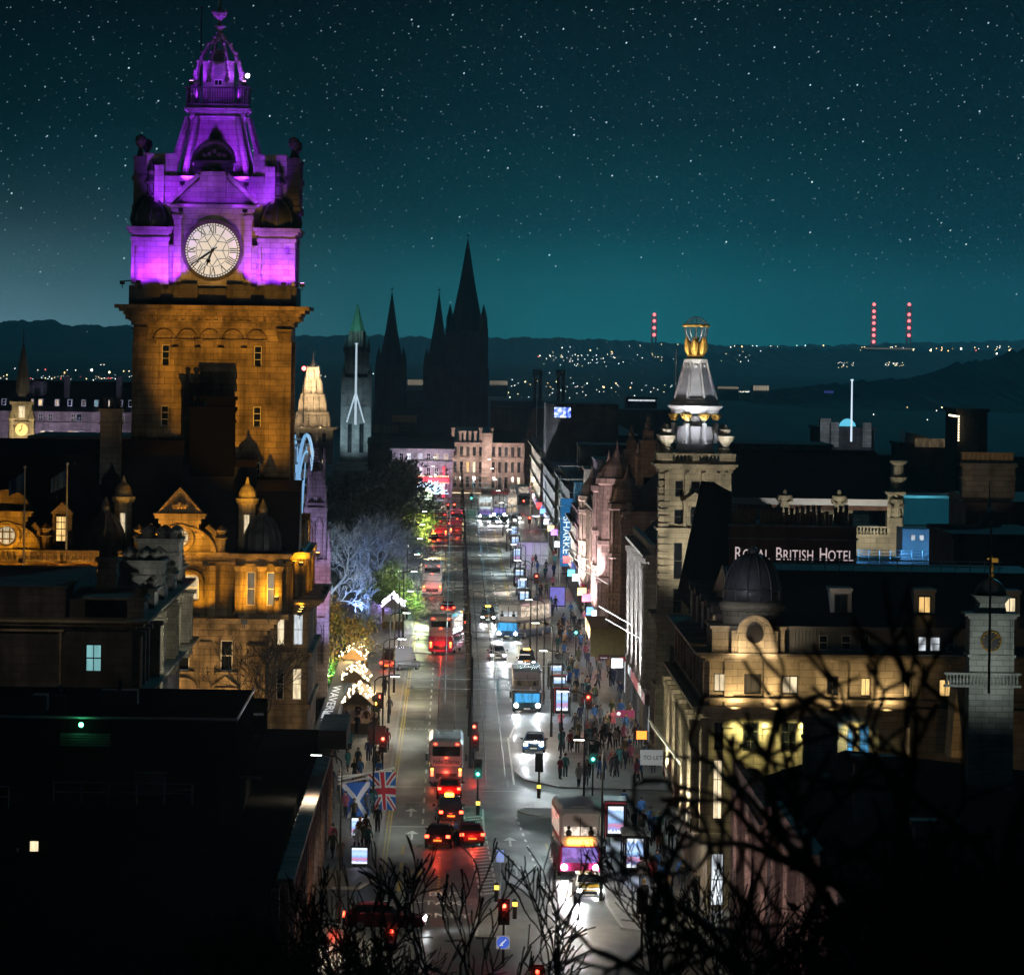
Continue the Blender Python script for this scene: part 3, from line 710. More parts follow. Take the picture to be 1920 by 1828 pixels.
for e in (-1, 1):
    flood((cx+e*HW(62), cy-7.2, Z(533)), (cx+e*HW(66), cy-5.2, Z(440)), 420, PURPLE, TW, 80)
    flood((cx+e*HW(135), cy-9.2, Z(532)), (cx+e*HW(20), cy-6, Z(350)), 1300, PURPLE, TW, 50)
    flood((cx+e*HW(60), cy-7.6, Z(396)), (cx+e*HW(25), cy-6, Z(345)), 330, PURPLE, TW, 100)
for e in (-1, 1):
    flood((cx+e*HW(50), cy-HW(50), Z(152)), (cx-e*.3, cy, Z(95)), 330, PURPLE, TW, 110, glowi=0)
    flood((cx+e*HW(40), cy-HW(58), Z(186)), (cx, cy-.5, Z(130)), 150, PURPLE, TW, 100)
# tight spot where the photo shows the starburst lamp, beside the lantern
m = MB(); m.ball((cx+HW(56), cy-HW(50), Z(137)), .16, 8, 6); m.build('lamp', pm('star_lamp', (.5, .3, .6), .3, emit=(.95, .6, 1), es=30), TW)
# ------------------------------------------------------------------ hotel below the tower
F = FR(400, 1100, 412.0); X, Z, s = F.X, F.Z, F.s
HWp = lambda p: p*s
Y0 = 412.0
HT = thing('hotel_building', 'ornate hotel front lit amber at the foot of the clock tower', 'hotel', (X(290), Y0+8, 0))
m = MB(); sil = MB()
xl, xr = X(-60), X(497)
ops = []; wn = []
def op(px0, px1, py0, py1, g='d', grid=(1, 2)):
    ops.append((X(px0)-xl, X(px1)-xl, Z(py1), Z(py0))); wn.append((g, grid))
for a in (60, 130, 200, 270): op(a, a+24, 1200, 1258, pick(.3)); op(a, a+26, 1307, 1331, pick(.5)); 
op(334, 357, 1200, 1258); op(415, 438, 1200, 1258); op(341, 357, 1307, 1331, 'm'); op(412, 438, 1307, 1331, 'm')
for a in (60, 130, 200, 270, 335, 412): op(a, a+26, 1352, 1400, 'd')
m.facade((xl, Y0, 0), (1, 0, 0), (0, -1, 0), xr-xl, Z(1165), ops, .3)
m.box(xl, xr-.02, Y0+.5, Y0+20, 0, Z(1165)); m.box(xr-.4, xr, Y0+.01, Y0+20, 0, Z(1165))
m.build('wall', amber_stone, HT)
for (a, b, c, e), (g, gr) in zip(ops, wn): win(HT, (xl+(a+b)/2, Y0+.22, (c+e)/2), b-a, e-c, (0, -1), g, gr)
m = MB()
for px0, px1 in ((378, 396), (308, 326), (238, 256), (168, 186), (98, 116)):
    m.box(X(px0), X(px1), Y0-.18, Y0+.1, 0, Z(1203)); m.box(X(px0)-.1, X(px1)+.1, Y0-.28, Y0+.1, Z(1210), Z(1203)); m.box(X(px0)-.06, X(px1)+.06, Y0-.24, Y0+.1, Z(1267), Z(1260))
m.box(X(468), X(497)+.12, Y0-.25, Y0+.1, 0, Z(1212)); m.box(X(462), X(497)+.2, Y0-.4, Y0+.1, Z(1220), Z(1209)); m.box(X(465), X(497)+.15, Y0-.32, Y0+.1, Z(1226), Z(1220))
m.build('pilaster', amber_stone, HT)
m = MB()
m.lathe(0, 0, [(.45, 0), (.5, .15), (.3, .16), (.3, .05)], 16, sy=.8); m.v = [(X(482)+a, Y0-.25-q, Z(1237)+b) for a, b, q in m.v]; m.build('oval_boss', amber_stone, HT)
m = MB(); m.loft([[(X(482)+a, Y0-.25, Z(1290)+b) for a, b in ((-.35, 0), (0, -.85), (.35, 0), (0, .85))], [(X(482)+a*.5, Y0-.45, Z(1290)+b*.5) for a, b in ((-.35, 0), (0, -.85), (.35, 0), (0, .85))]]); m.build('diamond_boss', amber_stone, HT)
for c, kind in ((425, 't'), (345, 's'), (282, 't'), (212, 's'), (142, 't'), (72, 's')):
    m = MB()
    if kind == 't':
        m.prism_y([(X(c-24), Z(1289)), (X(c+24), Z(1289)), (X(c), Z(1270))], Y0-.15, Y0+.05)
        for e in (-1, 1): m.prism_y([(X(c+e*27), Z(1288)), (X(c), Z(1267)), (X(c), Z(1271)), (X(c+e*24), Z(1290))], Y0-.45, Y0-.05)
    else: m.prism_y([(X(c)+HWp(26)*cos(k*pi/10), Z(1288)+HWp(18)*sin(k*pi/10)) for k in range(11)], Y0-.4, Y0+.05)
    m.box(X(c-25), X(c+25), Y0-.4, Y0, Z(1293), Z(1288)); m.box(X(c-22), X(c+22), Y0-.2, Y0, Z(1305), Z(1293)); m.build('window_pediment', amber_stone, HT)
    m = MB(); m.box(X(c-22), X(c+22), Y0-.3, Y0, Z(1264), Z(1259)); m.box(X(c-19), X(c+19), Y0-.2, Y0, Z(1336), Z(1332)); m.build('sill', amber_stone, HT)
m = MB()
for z0, z1, e in ((1200, 1190, .12), (1190, 1180, .2), (1180, 1176, .45), (1176, 1168, .7), (1168, 1163, .9), (1163, 1158, 1.05)):
    m.box(xl-.2, xr+e, Y0-e, Y0+20, Z(z0), Z(z1))
k = xl
while k < xr+.3: m.box(k, k+.26, Y0-.42, Y0-.1, Z(1190), Z(1181)); k += .52
m.build('cornice', amber_stone, HT)
# attic storey with arched windows, behind the cornice walk
Ya = Y0+1.6
m = MB(); ops = []; wn = []
for c in (356, 290, 220, 150, 80):
    ops.append((X(c-16)-xl, X(c+16)-xl, Z(1128)-Z(1160), Z(1080)-Z(1160))); wn.append('c' if c == 356 else pick(.5))
xr2 = X(440)
m.facade((xl, Ya, Z(1160)), (1, 0, 0), (0, -1, 0), xr2-xl, Z(1040)-Z(1160), ops, .35)
m.box(xl, xr2, Ya+.5, Y0+20, Z(1160), Z(1040)); m.build('attic_wall', amber_stone, HT)
for (a, b, c, e), g in zip(ops, wn):
    win(HT, (xl+(a+b)/2, Ya+.25, Z(1160)+(c+e)/2), b-a, e-c, (0, -1), g, (1, 2))
    m = MB(); xc = xl+(a+b)/2; r_ = (b-a)/2+.15; zz = Z(1160)+e-.35
    m.tube([(xc+r_*cos(q*pi/12), Ya-.05, zz+r_*.8*sin(q*pi/12)) for q in range(13)], .2, 6)
    for ee in (-1, 1): m.box(xc+ee*r_-.17, xc+ee*r_+.17, Ya-.2, Ya+.05, Z(1160)+c, zz)
    m.build('window_arch', amber_stone, HT)
m = MB()
for z0, z1, e in ((1062, 1054, .1), (1054, 1044, .02), (1044, 1040, .4), (1040, 1036, .55)): m.box(xl, xr2+e, Ya-e, Y0+20, Z(z0), Z(z1))
for c in (395, 318, 255, 185, 115): m.box(X(c-7), X(c+7), Ya-.3, Ya+.1, Z(1160), Z(1062))
m.build('attic_cornice', amber_stone, HT)
def gable(c, w2, tri, rw):
    """curved dormer: segment pediment with round window, and an upper pediment"""
    g = MB(); rx, rz = HWp(w2), HWp(48)
    g.prism_y([(X(c)+rx*cos(k*pi/16), Z(1037)+rz*sin(k*pi/16)) for k in range(17)], Ya-.35, Ya+3)
    o = g.build('dormer_gable', amber_stone, HT)
    g = MB(); g.tube([(X(c)+rx*cos(k*pi/16), Ya-.4, Z(1037)+rz*sin(k*pi/16)) for k in range(17)], .2, 6)
    rr = HWp(rw); P = [(X(c)+rr*1.45*cos(k*pi/12), Ya-.42, Z(1010)+rr*1.45*sin(k*pi/12)) for k in range(25)]
    g.tube(P, .22, 6, False)
    g.build('dormer_moulding', amber_stone, HT)
    g = MB(); g.lathe(0, 0, [(rr, 0), (rr, .1)], 24); g.v = [(X(c)+a, Ya-.4-q, Z(1010)+b) for a, b, q in g.v]; o = g.build('round_window', GL['c'], HT)
    g = MB()
    for e in (-.42, .42): g.box(X(c)+e*rr-.05, X(c)+e*rr+.05, Ya-.56, Ya-.5, Z(1010)-rr*.85, Z(1010)+rr*.85); g.box(X(c)-rr*.85, X(c)+rr*.85, Ya-.555, Ya-.505, Z(1010)+e*rr-.05, Z(1010)+e*rr+.05)
    g.build('glazing_bar', dark_fr, o)
    g = MB()
    for z0, z1, e in ((992, 984, 36), (984, 974, 40), (974, 968, 47), (968, 964, 50)): g.box(X(c-e), X(c+e), Ya-.3-e*.006, Ya+2.5, Z(z0), Z(z1))
    if tri:
        g.prism_y([(X(c-42), Z(964)), (X(c+42), Z(964)), (X(c), Z(918))], Ya-.2, Ya+2.5)
        for e in (-1, 1): g.prism_y([(X(c+e*44), Z(964)), (X(c), Z(914)), (X(c), Z(920)), (X(c+e*38), Z(964))], Ya-.5, Ya)
        for k in range(5): g.ball((X(c-8+4*k), Ya-.25, Z(950-(4 if k == 2 else 0))), .3, 7, 5)
    else: g.prism_y([(X(c)+HWp(44)*cos(k*pi/12), Z(964)+HWp(40)*sin(k*pi/12)) for k in range(13)], Ya-.3, Ya+2.5)
    for e in (-1, 1):
        g.tube([(X(c+e*(w2+4)), Ya, Z(1035)), (X(c+e*(w2-6)), Ya, Z(1015)), (X(c+e*(w2-2)), Ya, Z(1000)), (X(c+e*50), Ya, Z(988))], [.35, .4, .3, .3], 7)
        g.lathe(X(c+e*(w2+12)), Ya, [(.4, Z(1036)), (.4, Z(1012)), (.55, Z(1010)), (.2, Z(1004)), (.45, Z(996)), (.05, Z(986))], 8)
    g.build('dormer_pediment', amber_stone, HT)
gable(334, 66, True, 16); gable(8, 62, False, 16)
def pav(c, top, lit):
    """little domed roof lantern with a tall window"""
    g = MB(); r_ = HWp(17)
    g.lathe(X(c), Ya+2, [(r_, Z(1036)), (r_, Z(948)), (r_*1.25, Z(944)), (r_*1.35, Z(936)), (r_*1.0, Z(934)), (r_*.98, Z(926)), (r_*.7, Z(916)), (r_*.25, Z(908)), (.06, Z(896))], 12)
    o = g.build('roof_lantern', cream_stone, HT); win(o, (X(c), Ya+2-r_-.02, Z(985)), HWp(11), HWp(38), (0, -1), lit, (1, 2))
pav(458, 920, 'c'); pav(224, 930, 'c')
for c in (192, 489):
    g = MB(); r_ = HWp(33)
    g.lathe(X(c), Ya+1.2, [(r_, Z(1037)), (r_*1.02, Z(1020)), (r_*.95, Z(1002)), (r_*.72, Z(985)), (r_*.4, Z(972)), (r_*.25, Z(962)), (r_*.28, Z(955)), (.05, Z(936))], 16)
    for k in range(8):
        a = 2*pi*k/8; g.tube([(X(c)+r*cos(a), Ya+1.2+r*sin(a), z) for r, z in ((r_*1.03, Z(1037)), (r_*1.05, Z(1018)), (r_*.97, Z(1000)), (r_*.74, Z(984)), (r_*.4, Z(970)))], .12, 5)
    g.build('dome', lead, HT)
g = MB(); g.prism_y([(X(94), Z(1028)), (X(130), Z(1028)), (X(130), Z(968)), (X(94), Z(968))], Ya, Ya+2); g.prism_y([(X(90), Z(968)), (X(134), Z(968)), (X(112), Z(946))], Ya-.3, Ya+2); g.build('dormer', amber_stone, HT)
win(HT, (X(111), Ya-.05, Z(997)), HWp(23), HWp(50), (0, -1), 'w', (2, 4), dark_fr)
# mansard roof and chimneys: the shape that shadows the tower shaft
g = MB(); g.prism_x([(Ya+2.2, Z(1036)), (Ya+6.5, Z(880)), (Ya+9.4, Z(866)), (Ya+9.6, Z(1036))], X(330), X(470)); g.prism_x([(Ya+2.2, Z(1036)), (Ya+6.5, Z(925)), (Ya+9.4, Z(905)), (Ya+9.6, Z(1036))], X(470), X(556)); g.prism_x([(Ya+2.2, Z(1036)), (Ya+6.5, Z(860)), (Ya+9.4, Z(832)), (Ya+9.6, Z(1036))], X(-60), X(330));
g.prism_x([(Ya+9.6, Z(1036)), (Ya+9.4, Z(862)), (Ya+18, Z(862)), (Ya+19, Z(1036))], X(-60), X(235)); g.build('roof', slate, HT)
def chimney(par, x0, x1, y0, y1, z0, z1, mat, pots, potm=None, pr=.16, ph=.8):
    g = MB(); g.box(x0, x1, y0, y1, z0, z1); g.box(x0-.15, x1+.15, y0-.15, y1+.15, z1, z1+.25); g.box(x0-.08, x1+.08, y0-.08, y1+.08, z1-.9, z1-.7)
    c = g.build('chimney', mat, par)
    for k in range(pots):
        p = MB(); p.lathe(x0+(x1-x0)*(k+.5)/pots, (y0+y1)/2, [(pr, z1+.25), (pr*.85, z1+.25+ph*.8), (pr*1.15, z1+.25+ph*.85), (pr*1.1, z1+.25+ph)], 8); p.build('chimney_pot', potm or tile, c)
    return c
shade_black = pm('painted_shade', (.003, .003, .003), 1.0, spec=0.0)  # shade painted as near-black colour, keeps chimney and roofs dark under the lamps
chimney(HT, X(342), X(428), Ya+6, Ya+7.5, Z(900), Z(772), shade_black, 6, shade_black)
chimney(HT, X(374), X(428), Ya+6.1, Ya+7.4, Z(772), Z(752), shade_black, 0)
chimney(HT, X(173), X(213), Ya+5, Ya+6.4, Z(960), Z(778), grey_stone, 3, soot_stone)
g = MB(); k = -60
while k < 280: g.box(X(k), X(k+5), Ya-.7, Ya-.3, Z(1056), Z(1040)); k += 11
g.box(X(-60), X(285), Ya-.8, Ya-.2, Z(1040), Z(1036)); g.build('balustrade', amber_stone, HT)
# right-hand bay toward the street
B0_, B1_ = X(445), X(529)
g = MB(); ops = [(X(462)-B0_, X(478)-B0_, .3, Z(1076)-Z(1135)), (X(500)-B0_, X(516)-B0_, .3, Z(1076)-Z(1135))]
g.facade((B0_, Y0+.4, Z(1160)), (1, 0, 0), (0, -1, 0), B1_-B0_, Z(1046)-Z(1160), [(a, b, Z(1135)-Z(1160), Z(1072)-Z(1160)) for a, b, _, _ in ops], .3)
g.box(B0_, B1_-.02, Y0+.8, Y0+14, Z(1160), Z(1046)); g.box(B1_-.3, B1_, Y0+.41, Y0+14, Z(1160), Z(1046))
g.build('bay_wall', amber_stone, HT)
for a, b, _, _ in ops: win(HT, (B0_+(a+b)/2, Y0+.62, (Z(1135)+Z(1072))/2), b-a, Z(1072)-Z(1135), (0, -1), 'm', (1, 2))
g = MB()
for z0, z1, e in ((1060, 1056, .15), (1056, 1046, .05), (1046, 1041, .5), (1041, 1037, .7)): g.box(B0_-e, B1_+e, Y0+.4-e, Y0+14, Z(z0), Z(z1))
for px in (448, 490, 522): g.lathe(X(px), Y0+.25, [(.42, Z(1150)), (.34, Z(1146)), (.3, Z(1070)), (.42, Z(1062)), (.44, Z(1060))], 10)
for k in range(4): g.lathe(B1_+.25, Y0+1.2+k*3.6, [(.42, Z(1150)), (.34, Z(1146)), (.3, Z(1070)), (.42, Z(1062)), (.44, Z(1060))], 10)
g.box(B0_, B1_+.5, Y0-.05, Y0+14, Z(1160), Z(1150)); g.build('bay_cornice', amber_stone, HT)
# set-back corner block
C0, C1 = X(497), X(572); Yc = Y0+11
g = MB(); cops = [(X(543)-C0, X(562)-C0, Z(1223), Z(1163)), (X(543)-C0, X(560)-C0, Z(1328), Z(1268)), (X(512)-C0, X(526)-C0, Z(1223), Z(1163)), (X(512)-C0, X(526)-C0, Z(1328), Z(1268))]
g.facade((C0, Yc, 0), (1, 0, 0), (0, -1, 0), C1-C0, Z(1150), cops, .3); g.box(C0, C1-.02, Yc+.5, Yc+26, 0, Z(1150))
n_ = 6; dd = 26/n_
sops = []
for k in range(n_):
    for a, b in ((1223, 1163), (1328, 1268), (1400, 1350)): sops.append((k*dd+1.2, k*dd+2.8, Z(a), Z(b)))
g.facade((C1, Yc+.01, 0), (0, 1, 0), (1, 0, 0), 26, Z(1150), sops, .3); g.build('corner_wall', amber_stone, HT)
for (a, b, c, e), q in zip(cops, 'xccd'): win(HT, (C0+(a+b)/2, Yc+.22, (c+e)/2), b-a, e-c, (0, -1), q, (1, 2))
for a, b, c, e in sops: win(HT, (C1-.22, Yc+(a+b)/2, (c+e)/2), b-a, e-c, (1, 0), pick(.4), (1, 2))
g = MB()
for z0, z1, e in ((1158, 1150, .15), (1150, 1146, .35), (1146, 1140, .8), (1140, 1134, 1.1)): g.box(C0-.3, C1+e, Yc-e, Yc+26+e, Z(z0), Z(z1))
for k in range(7): g.box(C0+k*.45, C0+k*.45+.24, Yc-.6, Yc, Z(1157), Z(1149))
g.box(C0, C1+.35, Yc-.35, Yc+26, Z(1246), Z(1236)); g.box(C0, C1+.25, Yc-.25, Yc+26, Z(1344), Z(1336)); g.build('corner_cornice', amber_stone, HT)
g = MB(); D1 = X(552)
g.box(C0-1, D1, Yc+2, Yc+22, Z(1134), Z(1050))
for k in range(5): g.lathe(D1+.3, Yc+2.6+k*4.6, [(.5, Z(1130)), (.38, Z(1124)), (.34, Z(1066)), (.5, Z(1058))], 10)
g.box(C0-1, D1+.8, Yc+1.4, Yc+22.5, Z(1058), Z(1046))
g.build('upper_storey', amber_stone, HT)
for k in range(4):
    dm = MB(); dm.prism_x([(Yc+4+k*5, Z(1046)), (Yc+6.6+k*5, Z(1046)), (Yc+6.6+k*5, Z(1010)), (Yc+5.3+k*5, Z(985)), (Yc+4+k*5, Z(1010))], D1-1.5, D1+.3); dm.build('side_dormer', amber_stone, HT)
g = MB(); g.frus((C0+D1)/2-1, Yc+12, 2.4, 10, Z(1046), 1.0, 9, Z(985)); g.build('side_roof', slate, HT)
# amber lighting: hidden behind parapets, as on the real front
for px, tx in ((318, 330), (478, 462)):
    flood((X(px), Y0-20, Z(1140)), (X(tx), 424, FR(398, 600, 424).Z(660)), 40000, AMBER, HT, 28, .12, .5)
for px in (20, 90, 155, 250, 300, 372): flood((X(px), Ya-1.3, Z(1154)), (X(px), Ya+.5, Z(1030)), 620, AMBER, HT, 125, .2)
for px in (285, 334, 385): flood((X(px), Ya-2.4, Z(1056)), (X(px)*.5+X(334)*.5, Ya, Z(970)), 420, AMBER, HT, 120)
for px in (-30, 40): flood((X(px), Ya-2.4, Z(1056)), (X(px)*.5+X(8)*.5, Ya, Z(970)), 420, AMBER, HT, 120)
for px in (455, 505): flood((X(px), Y0-1.4, Z(1154)), (X(px), Y0+.5, Z(1060)), 520, AMBER, HT, 125)
for k in range(3): flood((B1_+1.2, Y0+3+k*3.6, Z(1152)), (B1_, Y0+3+k*3.6, Z(1080)), 300, AMBER, HT, 130, glowi=1)
for px, py, yy in ((556, 1068, Yc+.5), (580, 1062, Yc+14), (519, 1120, Y0-.8)):
    flood((X(px), yy, Z(py)), (X(px)-1.5, yy+2.5, Z(py)+1.6), 420, AMBER, HT, 140, glowi=1)
for k in range(3): flood((C1+.9, Yc+3+k*7, Z(1132)), (D1, Yc+4+k*7, Z(1080)), 380, AMBER, HT, 130)
for px in (100, 240, 360, 450): flood((X(px), Y0-7, Z(1395)), (X(px), Y0, Z(1230)), 1500, (1, .60, .22), HT, 110)
flood((X(540), Y0+2, Z(1395)), (X(535), Yc, Z(1250)), 500, (1, .68, .34), HT, 100)
# flags over the hotel roof
blue_cloth = pm('blue_cloth', (.03, .10, .30), .8); 
def pole(loc, h, r=.06, mat=None, name='flagpole', label=None, group=None):
    g = MB(); g.v = []; g.lathe(0, 0, [(r, 0), (r*.7, h), (r*1.6, h+.03), (r*1.4, h+.16), (.01, h+.2)], 8)
    t = thing(name, label, 'flagpole', loc, 0, group); g.build('pole', mat or white, t, local=True); return t
for px, py0, py1, y_, lb in ((44, 878, 1076, Y0-3, 'white flagpole with drooping blue flag at the far left'), (124, 872, 1030, Y0-1, 'white flagpole with blue flag above the yellow dormer window')):
    p0 = Wp(px, py1, y_); h = (py1-py0)*y_/FPX
    t_ = pole(p0, h, .07, label=lb)
    g = MB(); n = 9
    rows = []
    for i in range(n):
        u = i/(n-1); rows.append([(-u*1.15, .12*sin(u*9)+.1*u, h-.25-u*.75-q*(1.25-.25*u)) for q in (0, .33, .66, 1)])
    g.add([v for r_ in rows for v in r_], [(i*4+j, i*4+j+1, (i+1)*4+j+1, (i+1)*4+j) for i in range(n-1) for j in range(3)])
    g.build('flag', blue_cloth, t_, local=True)

# ------------------------------------------------------------------ classical office block nearer the hill
F = FR(254, 1180, 340.0); X, Z, s = F.X, F.Z, F.s
CB = thing('office_building', 'dark classical stone block with side columns and one pale lit window', 'office building', (X(120), 365, 0))
xw = X(248)
g = MB(); wv = (X(160)-X(-80), X(192)-X(-80), Z(1262), Z(1208))
g.facade((X(-80), 340, 0), (1, 0, 0), (0, -1, 0), xw-X(-80), Z(1182), [wv], .25); g.box(X(-80), xw-.01, 340.4, 400, 0, Z(1182)); g.build('wall', soot_stone, CB)
win(CB, (X(176), 340.2, Z(1235)), wv[1]-wv[0], wv[3]-wv[2], (0, -1), 't', (2, 2), dark_fr)
g = MB(); g.box(X(112), X(116), 339.8, 340.1, Z(1290), Z(1186)); g.box(X(0), X(120), 339.7, 340.1, Z(1186), Z(1182)); g.build('pilaster_strip', cream_stone, CB)
nb = 15
for k in range(nb):
    y0 = 340.6+k*4; big = k % 5 in (3, 4)
    side = MB(); side.box(xw-.1, xw+(1.0 if big else .55), y0, y0+.9, Z(1325), Z(1188)); side.box(xw-.1, xw+(1.2 if big else .75), y0-.12, y0+1.02, Z(1192), Z(1184)); side.build('side_column', cream_stone, CB)
g = MB()
for z0, z1, e in ((1182, 1174, .2), (1174, 1168, .7), (1168, 1163, 1.0)): g.box(X(-80)-e, xw+e, 340-e, 401, Z(z0), Z(z1))
for z0, z1, e in ((1312, 1304, .4), (1304, 1297, .9), (1297, 1292, 1.3)): g.box(X(-80)-e, xw+e, 340-e, 401, Z(z0), Z(z1))
g.build('cornice', cream_stone, CB)
g = MB(); g.box(X(-80), X(118), 342, 372, Z(1163), Z(1108)); g.box(X(-80), X(122), 341.7, 372.3, Z(1108), Z(1104)); g.box(X(118), xw-.5, 343, 400, Z(1163), Z(1130)); g.build('attic', soot_stone, CB)
for k in range(5):
    y0 = 343+k*12; g = MB(); g.box(xw-3.0, xw+.5, y0, y0+5, Z(1163), Z(1128)); g.box(xw-3.2, xw+.7, y0-.2, y0+5.2, Z(1130), Z(1125)); 
    for j in range(5): g.lathe(xw+.2, y0+.5+j*1.0, [(.25, Z(1125)), (.38, Z(1120)), (.2, Z(1114)), (.32, Z(1110)), (.03, Z(1102))], 7)
    g.build('parapet_block', grey_stone, CB)
for y0, h, n in ((362, 1062, 5), (384, 1042, 6)):
    chimney(CB, xw-2.2, xw+.6, y0, y0+6, Z(1130), Z(h+24), grey_stone, 0)
    g = MB()
    for j in range(n):
        for e in (-1.6, -.6, .2): g.lathe(xw+e, y0+.5+j*1.05, [(.34, Z(h+24)), (.3, Z(h+6)), (.44, Z(h+4)), (.38, Z(h)), (.06, Z(h-8))], 8)
    g.build('chimney_cowl', grey_stone, CB)
chimney(CB, X(158), X(194), 352, 355, Z(1120), Z(1070), grey_stone, 4, soot_stone)
lamp('SPOT', (xw+7.5, 352, 13), 2600, (.9, .92, .78), (xw, 375, 14), .3, 120, .8, CB)
lamp('SPOT', (xw+7.5, 380, 13), 2600, (.9, .92, .78), (xw, 398, 14), .3, 120, .8, CB)
lamp('SPOT', (X(60), 332, 19), 260, (1, .8, .55), (X(60), 341, 14), .3, 110, 1, CB)
# flat roofed shopping block in front, with plant
F = FR(445, 1350, 300.0); X, Z = F.X, F.Z
SB = thing('flat_roof_block', 'black flat roofed block with a small green lamp on its parapet', 'building', (X(180), 310, 0))
MB().box(X(-120), X(443), 300, 326, 0, Z(1350)).build('wall', shade_black, SB)
g = MB(); g.box(X(-120), X(446), 299.8, 300.1, Z(1351), Z(1347)); g.box(X(443), X(446), 300.1, 326, Z(1351), Z(1347)); g.build('coping', steel, SB)
g = MB()
for k in range(5): g.box(X(113), X(208), 299.85, 300, Z(1402-5*k), Z(1399-5*k))
g.build('louvre', lead, SB)
g = MB(); g.ball((X(153), 299.7, Z(1362)), .13, 8, 6); g.build('lamp', pm('green_lamp', (.05, .3, .1), .3, emit=(.1, 1, .35), es=10), SB)
lamp('POINT', (X(153), 299.3, Z(1362)), 12, (.1, 1, .4), None, .1, parent=SB)
g = MB(); g.box(X(46), X(74), 305, 307, Z(1350), Z(1320))
g.build('roof_plant', lead, SB)
F = FR(600, 1440, 330.0); X, Z = F.X, F.Z
LB_ = thing('shop_block', 'dark low block with reddish columns facing the street at lower left', 'shop block', (-14, 330, 0))
xw = -8.0
g = MB(); nb = 26
sops = [(k*4+1.0, k*4+3.0, a, b) for k in range(nb) for a, b in ((.6, 3.2), (4.2, 6.2))]
g.facade((xw, 272, 0), (0, 1, 0), (1, 0, 0), nb*4, Z(1470), sops, .4); g.build('wall', soot_stone, LB_)
g = MB(); g.box(-46, xw-.5, 272, 376, 0, Z(1470)); g.box(-46, -12, 285, 376, Z(1470), Z(1405)); g.build('roof_block', shade_black, LB_)
for i, (a, b, c, e) in enumerate(sops): win(LB_, (xw-.3, 272+(a+b)/2, (c+e)/2), b-a, e-c, (1, 0), (R.choice('cxwd') if c < 1 else 'd'), (1, 2), dark_fr)
for k in range(nb): g = MB(); g.box(xw, xw+.35, 272+k*4+3.3, 272+k*4+3.9, 0, Z(1478)); g.build('side_column', pink_stone, LB_)
g = MB(); g.box(xw-.1, xw+.7, 271.5, 376.3, Z(1478), Z(1468)); g.build('cornice', pink_stone, LB_)
g = MB(); g.box(X(575), X(632), 358, 374, Z(1470), Z(1432)); g.build('stair_tower', dark_stone, LB_)
g = MB(); g.box(X(166), X(179), 284.7, 284.9, Z(1481), Z(1454)); g.build('lit_door', GL['c'], LB_)
g = MB()
for px in (112, 145, 72): g.box(X(px), X(px+2), 284.6, 284.8, Z(1540), Z(1465))
g.build('vent_pipe', steel, LB_)
# roof deck with its lettering
g = MB()
for px, w_ in ((2, 28), (92, 30), (132, 12)): g.box(X(px), X(px+w_), 271.8, 271.95, Z(1772), Z(1765))
g.build('strip_light', GL['x'], LB_)
g = MB()
for k in range(12): g.ball((X(215+k*1.6), 271.7, Z(1757+4*sin(k*2.3))), .05, 5, 3)
g.build('fairy_lights', pm('warm_dots', (1, .8, .4), .4, emit=(1, .7, .3), es=3), LB_)
q = random.Random(4)
for k in range(14):
    x_, y_ = q.uniform(-40, -13), q.uniform(288, 372); w_, d_, h_ = q.uniform(.6, 2.2), q.uniform(.6, 2), q.uniform(.5, 1.6); g = MB(); g.box(x_, x_+w_, y_, y_+d_, Z(1405), Z(1405)+h_); g.box(x_-.08, x_+w_+.08, y_-.08, y_+d_+.08, Z(1405)+h_, Z(1405)+h_+.08); g.tube([(x_+w_, y_, Z(1405)+.3), (x_+w_+q.uniform(1, 4), y_, Z(1405)+.3)], .08, 5); g.build('roof_plant', lead, LB_)
for x0_, x1_, y_, z_ in ((-32, -22, 286.5, Z(1405)), (-20, -13, 290, Z(1405))):
    g = MB(); n = int((x1_-x0_)/1.2)
    for zz in (.55, 1.05): g.tube([(x0_, y_, z_+zz), (x1_, y_, z_+zz)], .025, 4)
    for k in range(n+1): xx = x0_+(x1_-x0_)*k/n; g.tube([(xx, y_, z_), (xx, y_, z_+1.05)], .025, 4)
    g.build('roof_rail', steel, LB_)
F3 = FR(445, 1350, 300.0)
for k in range(9):
    x_, y_ = q.uniform(-36, -14), q.uniform(303, 323); w_, h_ = q.uniform(.5, 2), q.uniform(.3, 1.3); g = MB(); g.box(x_, x_+w_, y_, y_+w_*.8, F3.Z(1350), F3.Z(1350)+h_); g.lathe(x_+w_*.5, y_+w_*.4, [(.12, F3.Z(1350)+h_), (.12, F3.Z(1350)+h_+.4), (.2, F3.Z(1350)+h_+.42), (.03, F3.Z(1350)+h_+.55)], 7); g.build('roof_plant', lead, SB)
RD = thing('station_roof_deck', 'sloping dark shopping centre roof with white lettering running along it', 'roof deck', (-9.4, 440, 0))
MB().box(-10.4, -9.0, 378, 560, .2, 2.6).build('deck', pm('roof_deck', (.12, .12, .12), .6, noise=.3), RD)
t_ = text_mb('WAVERLEY', 1.0, .02); L_ = max(v[0] for v in t_.v)
k_ = 48/L_
t_.v = [(-9.1-(1-v[2])*1.0, 494-v[0]*k_, 2.63-v[1]*.3) for v in t_.v]
t_.build('lettering', pm('sign_white', (.8, .8, .8), .4, emit=(.9, .95, 1), es=.5), RD)
g = MB()
for k in range(4): g.box(-10.2, -9.2+k*.0-k*.2, 452+k*2.2, 453.2+k*2.2, 2.61, 2.64)
g.build('emblem', MT['sign_white'], RD)
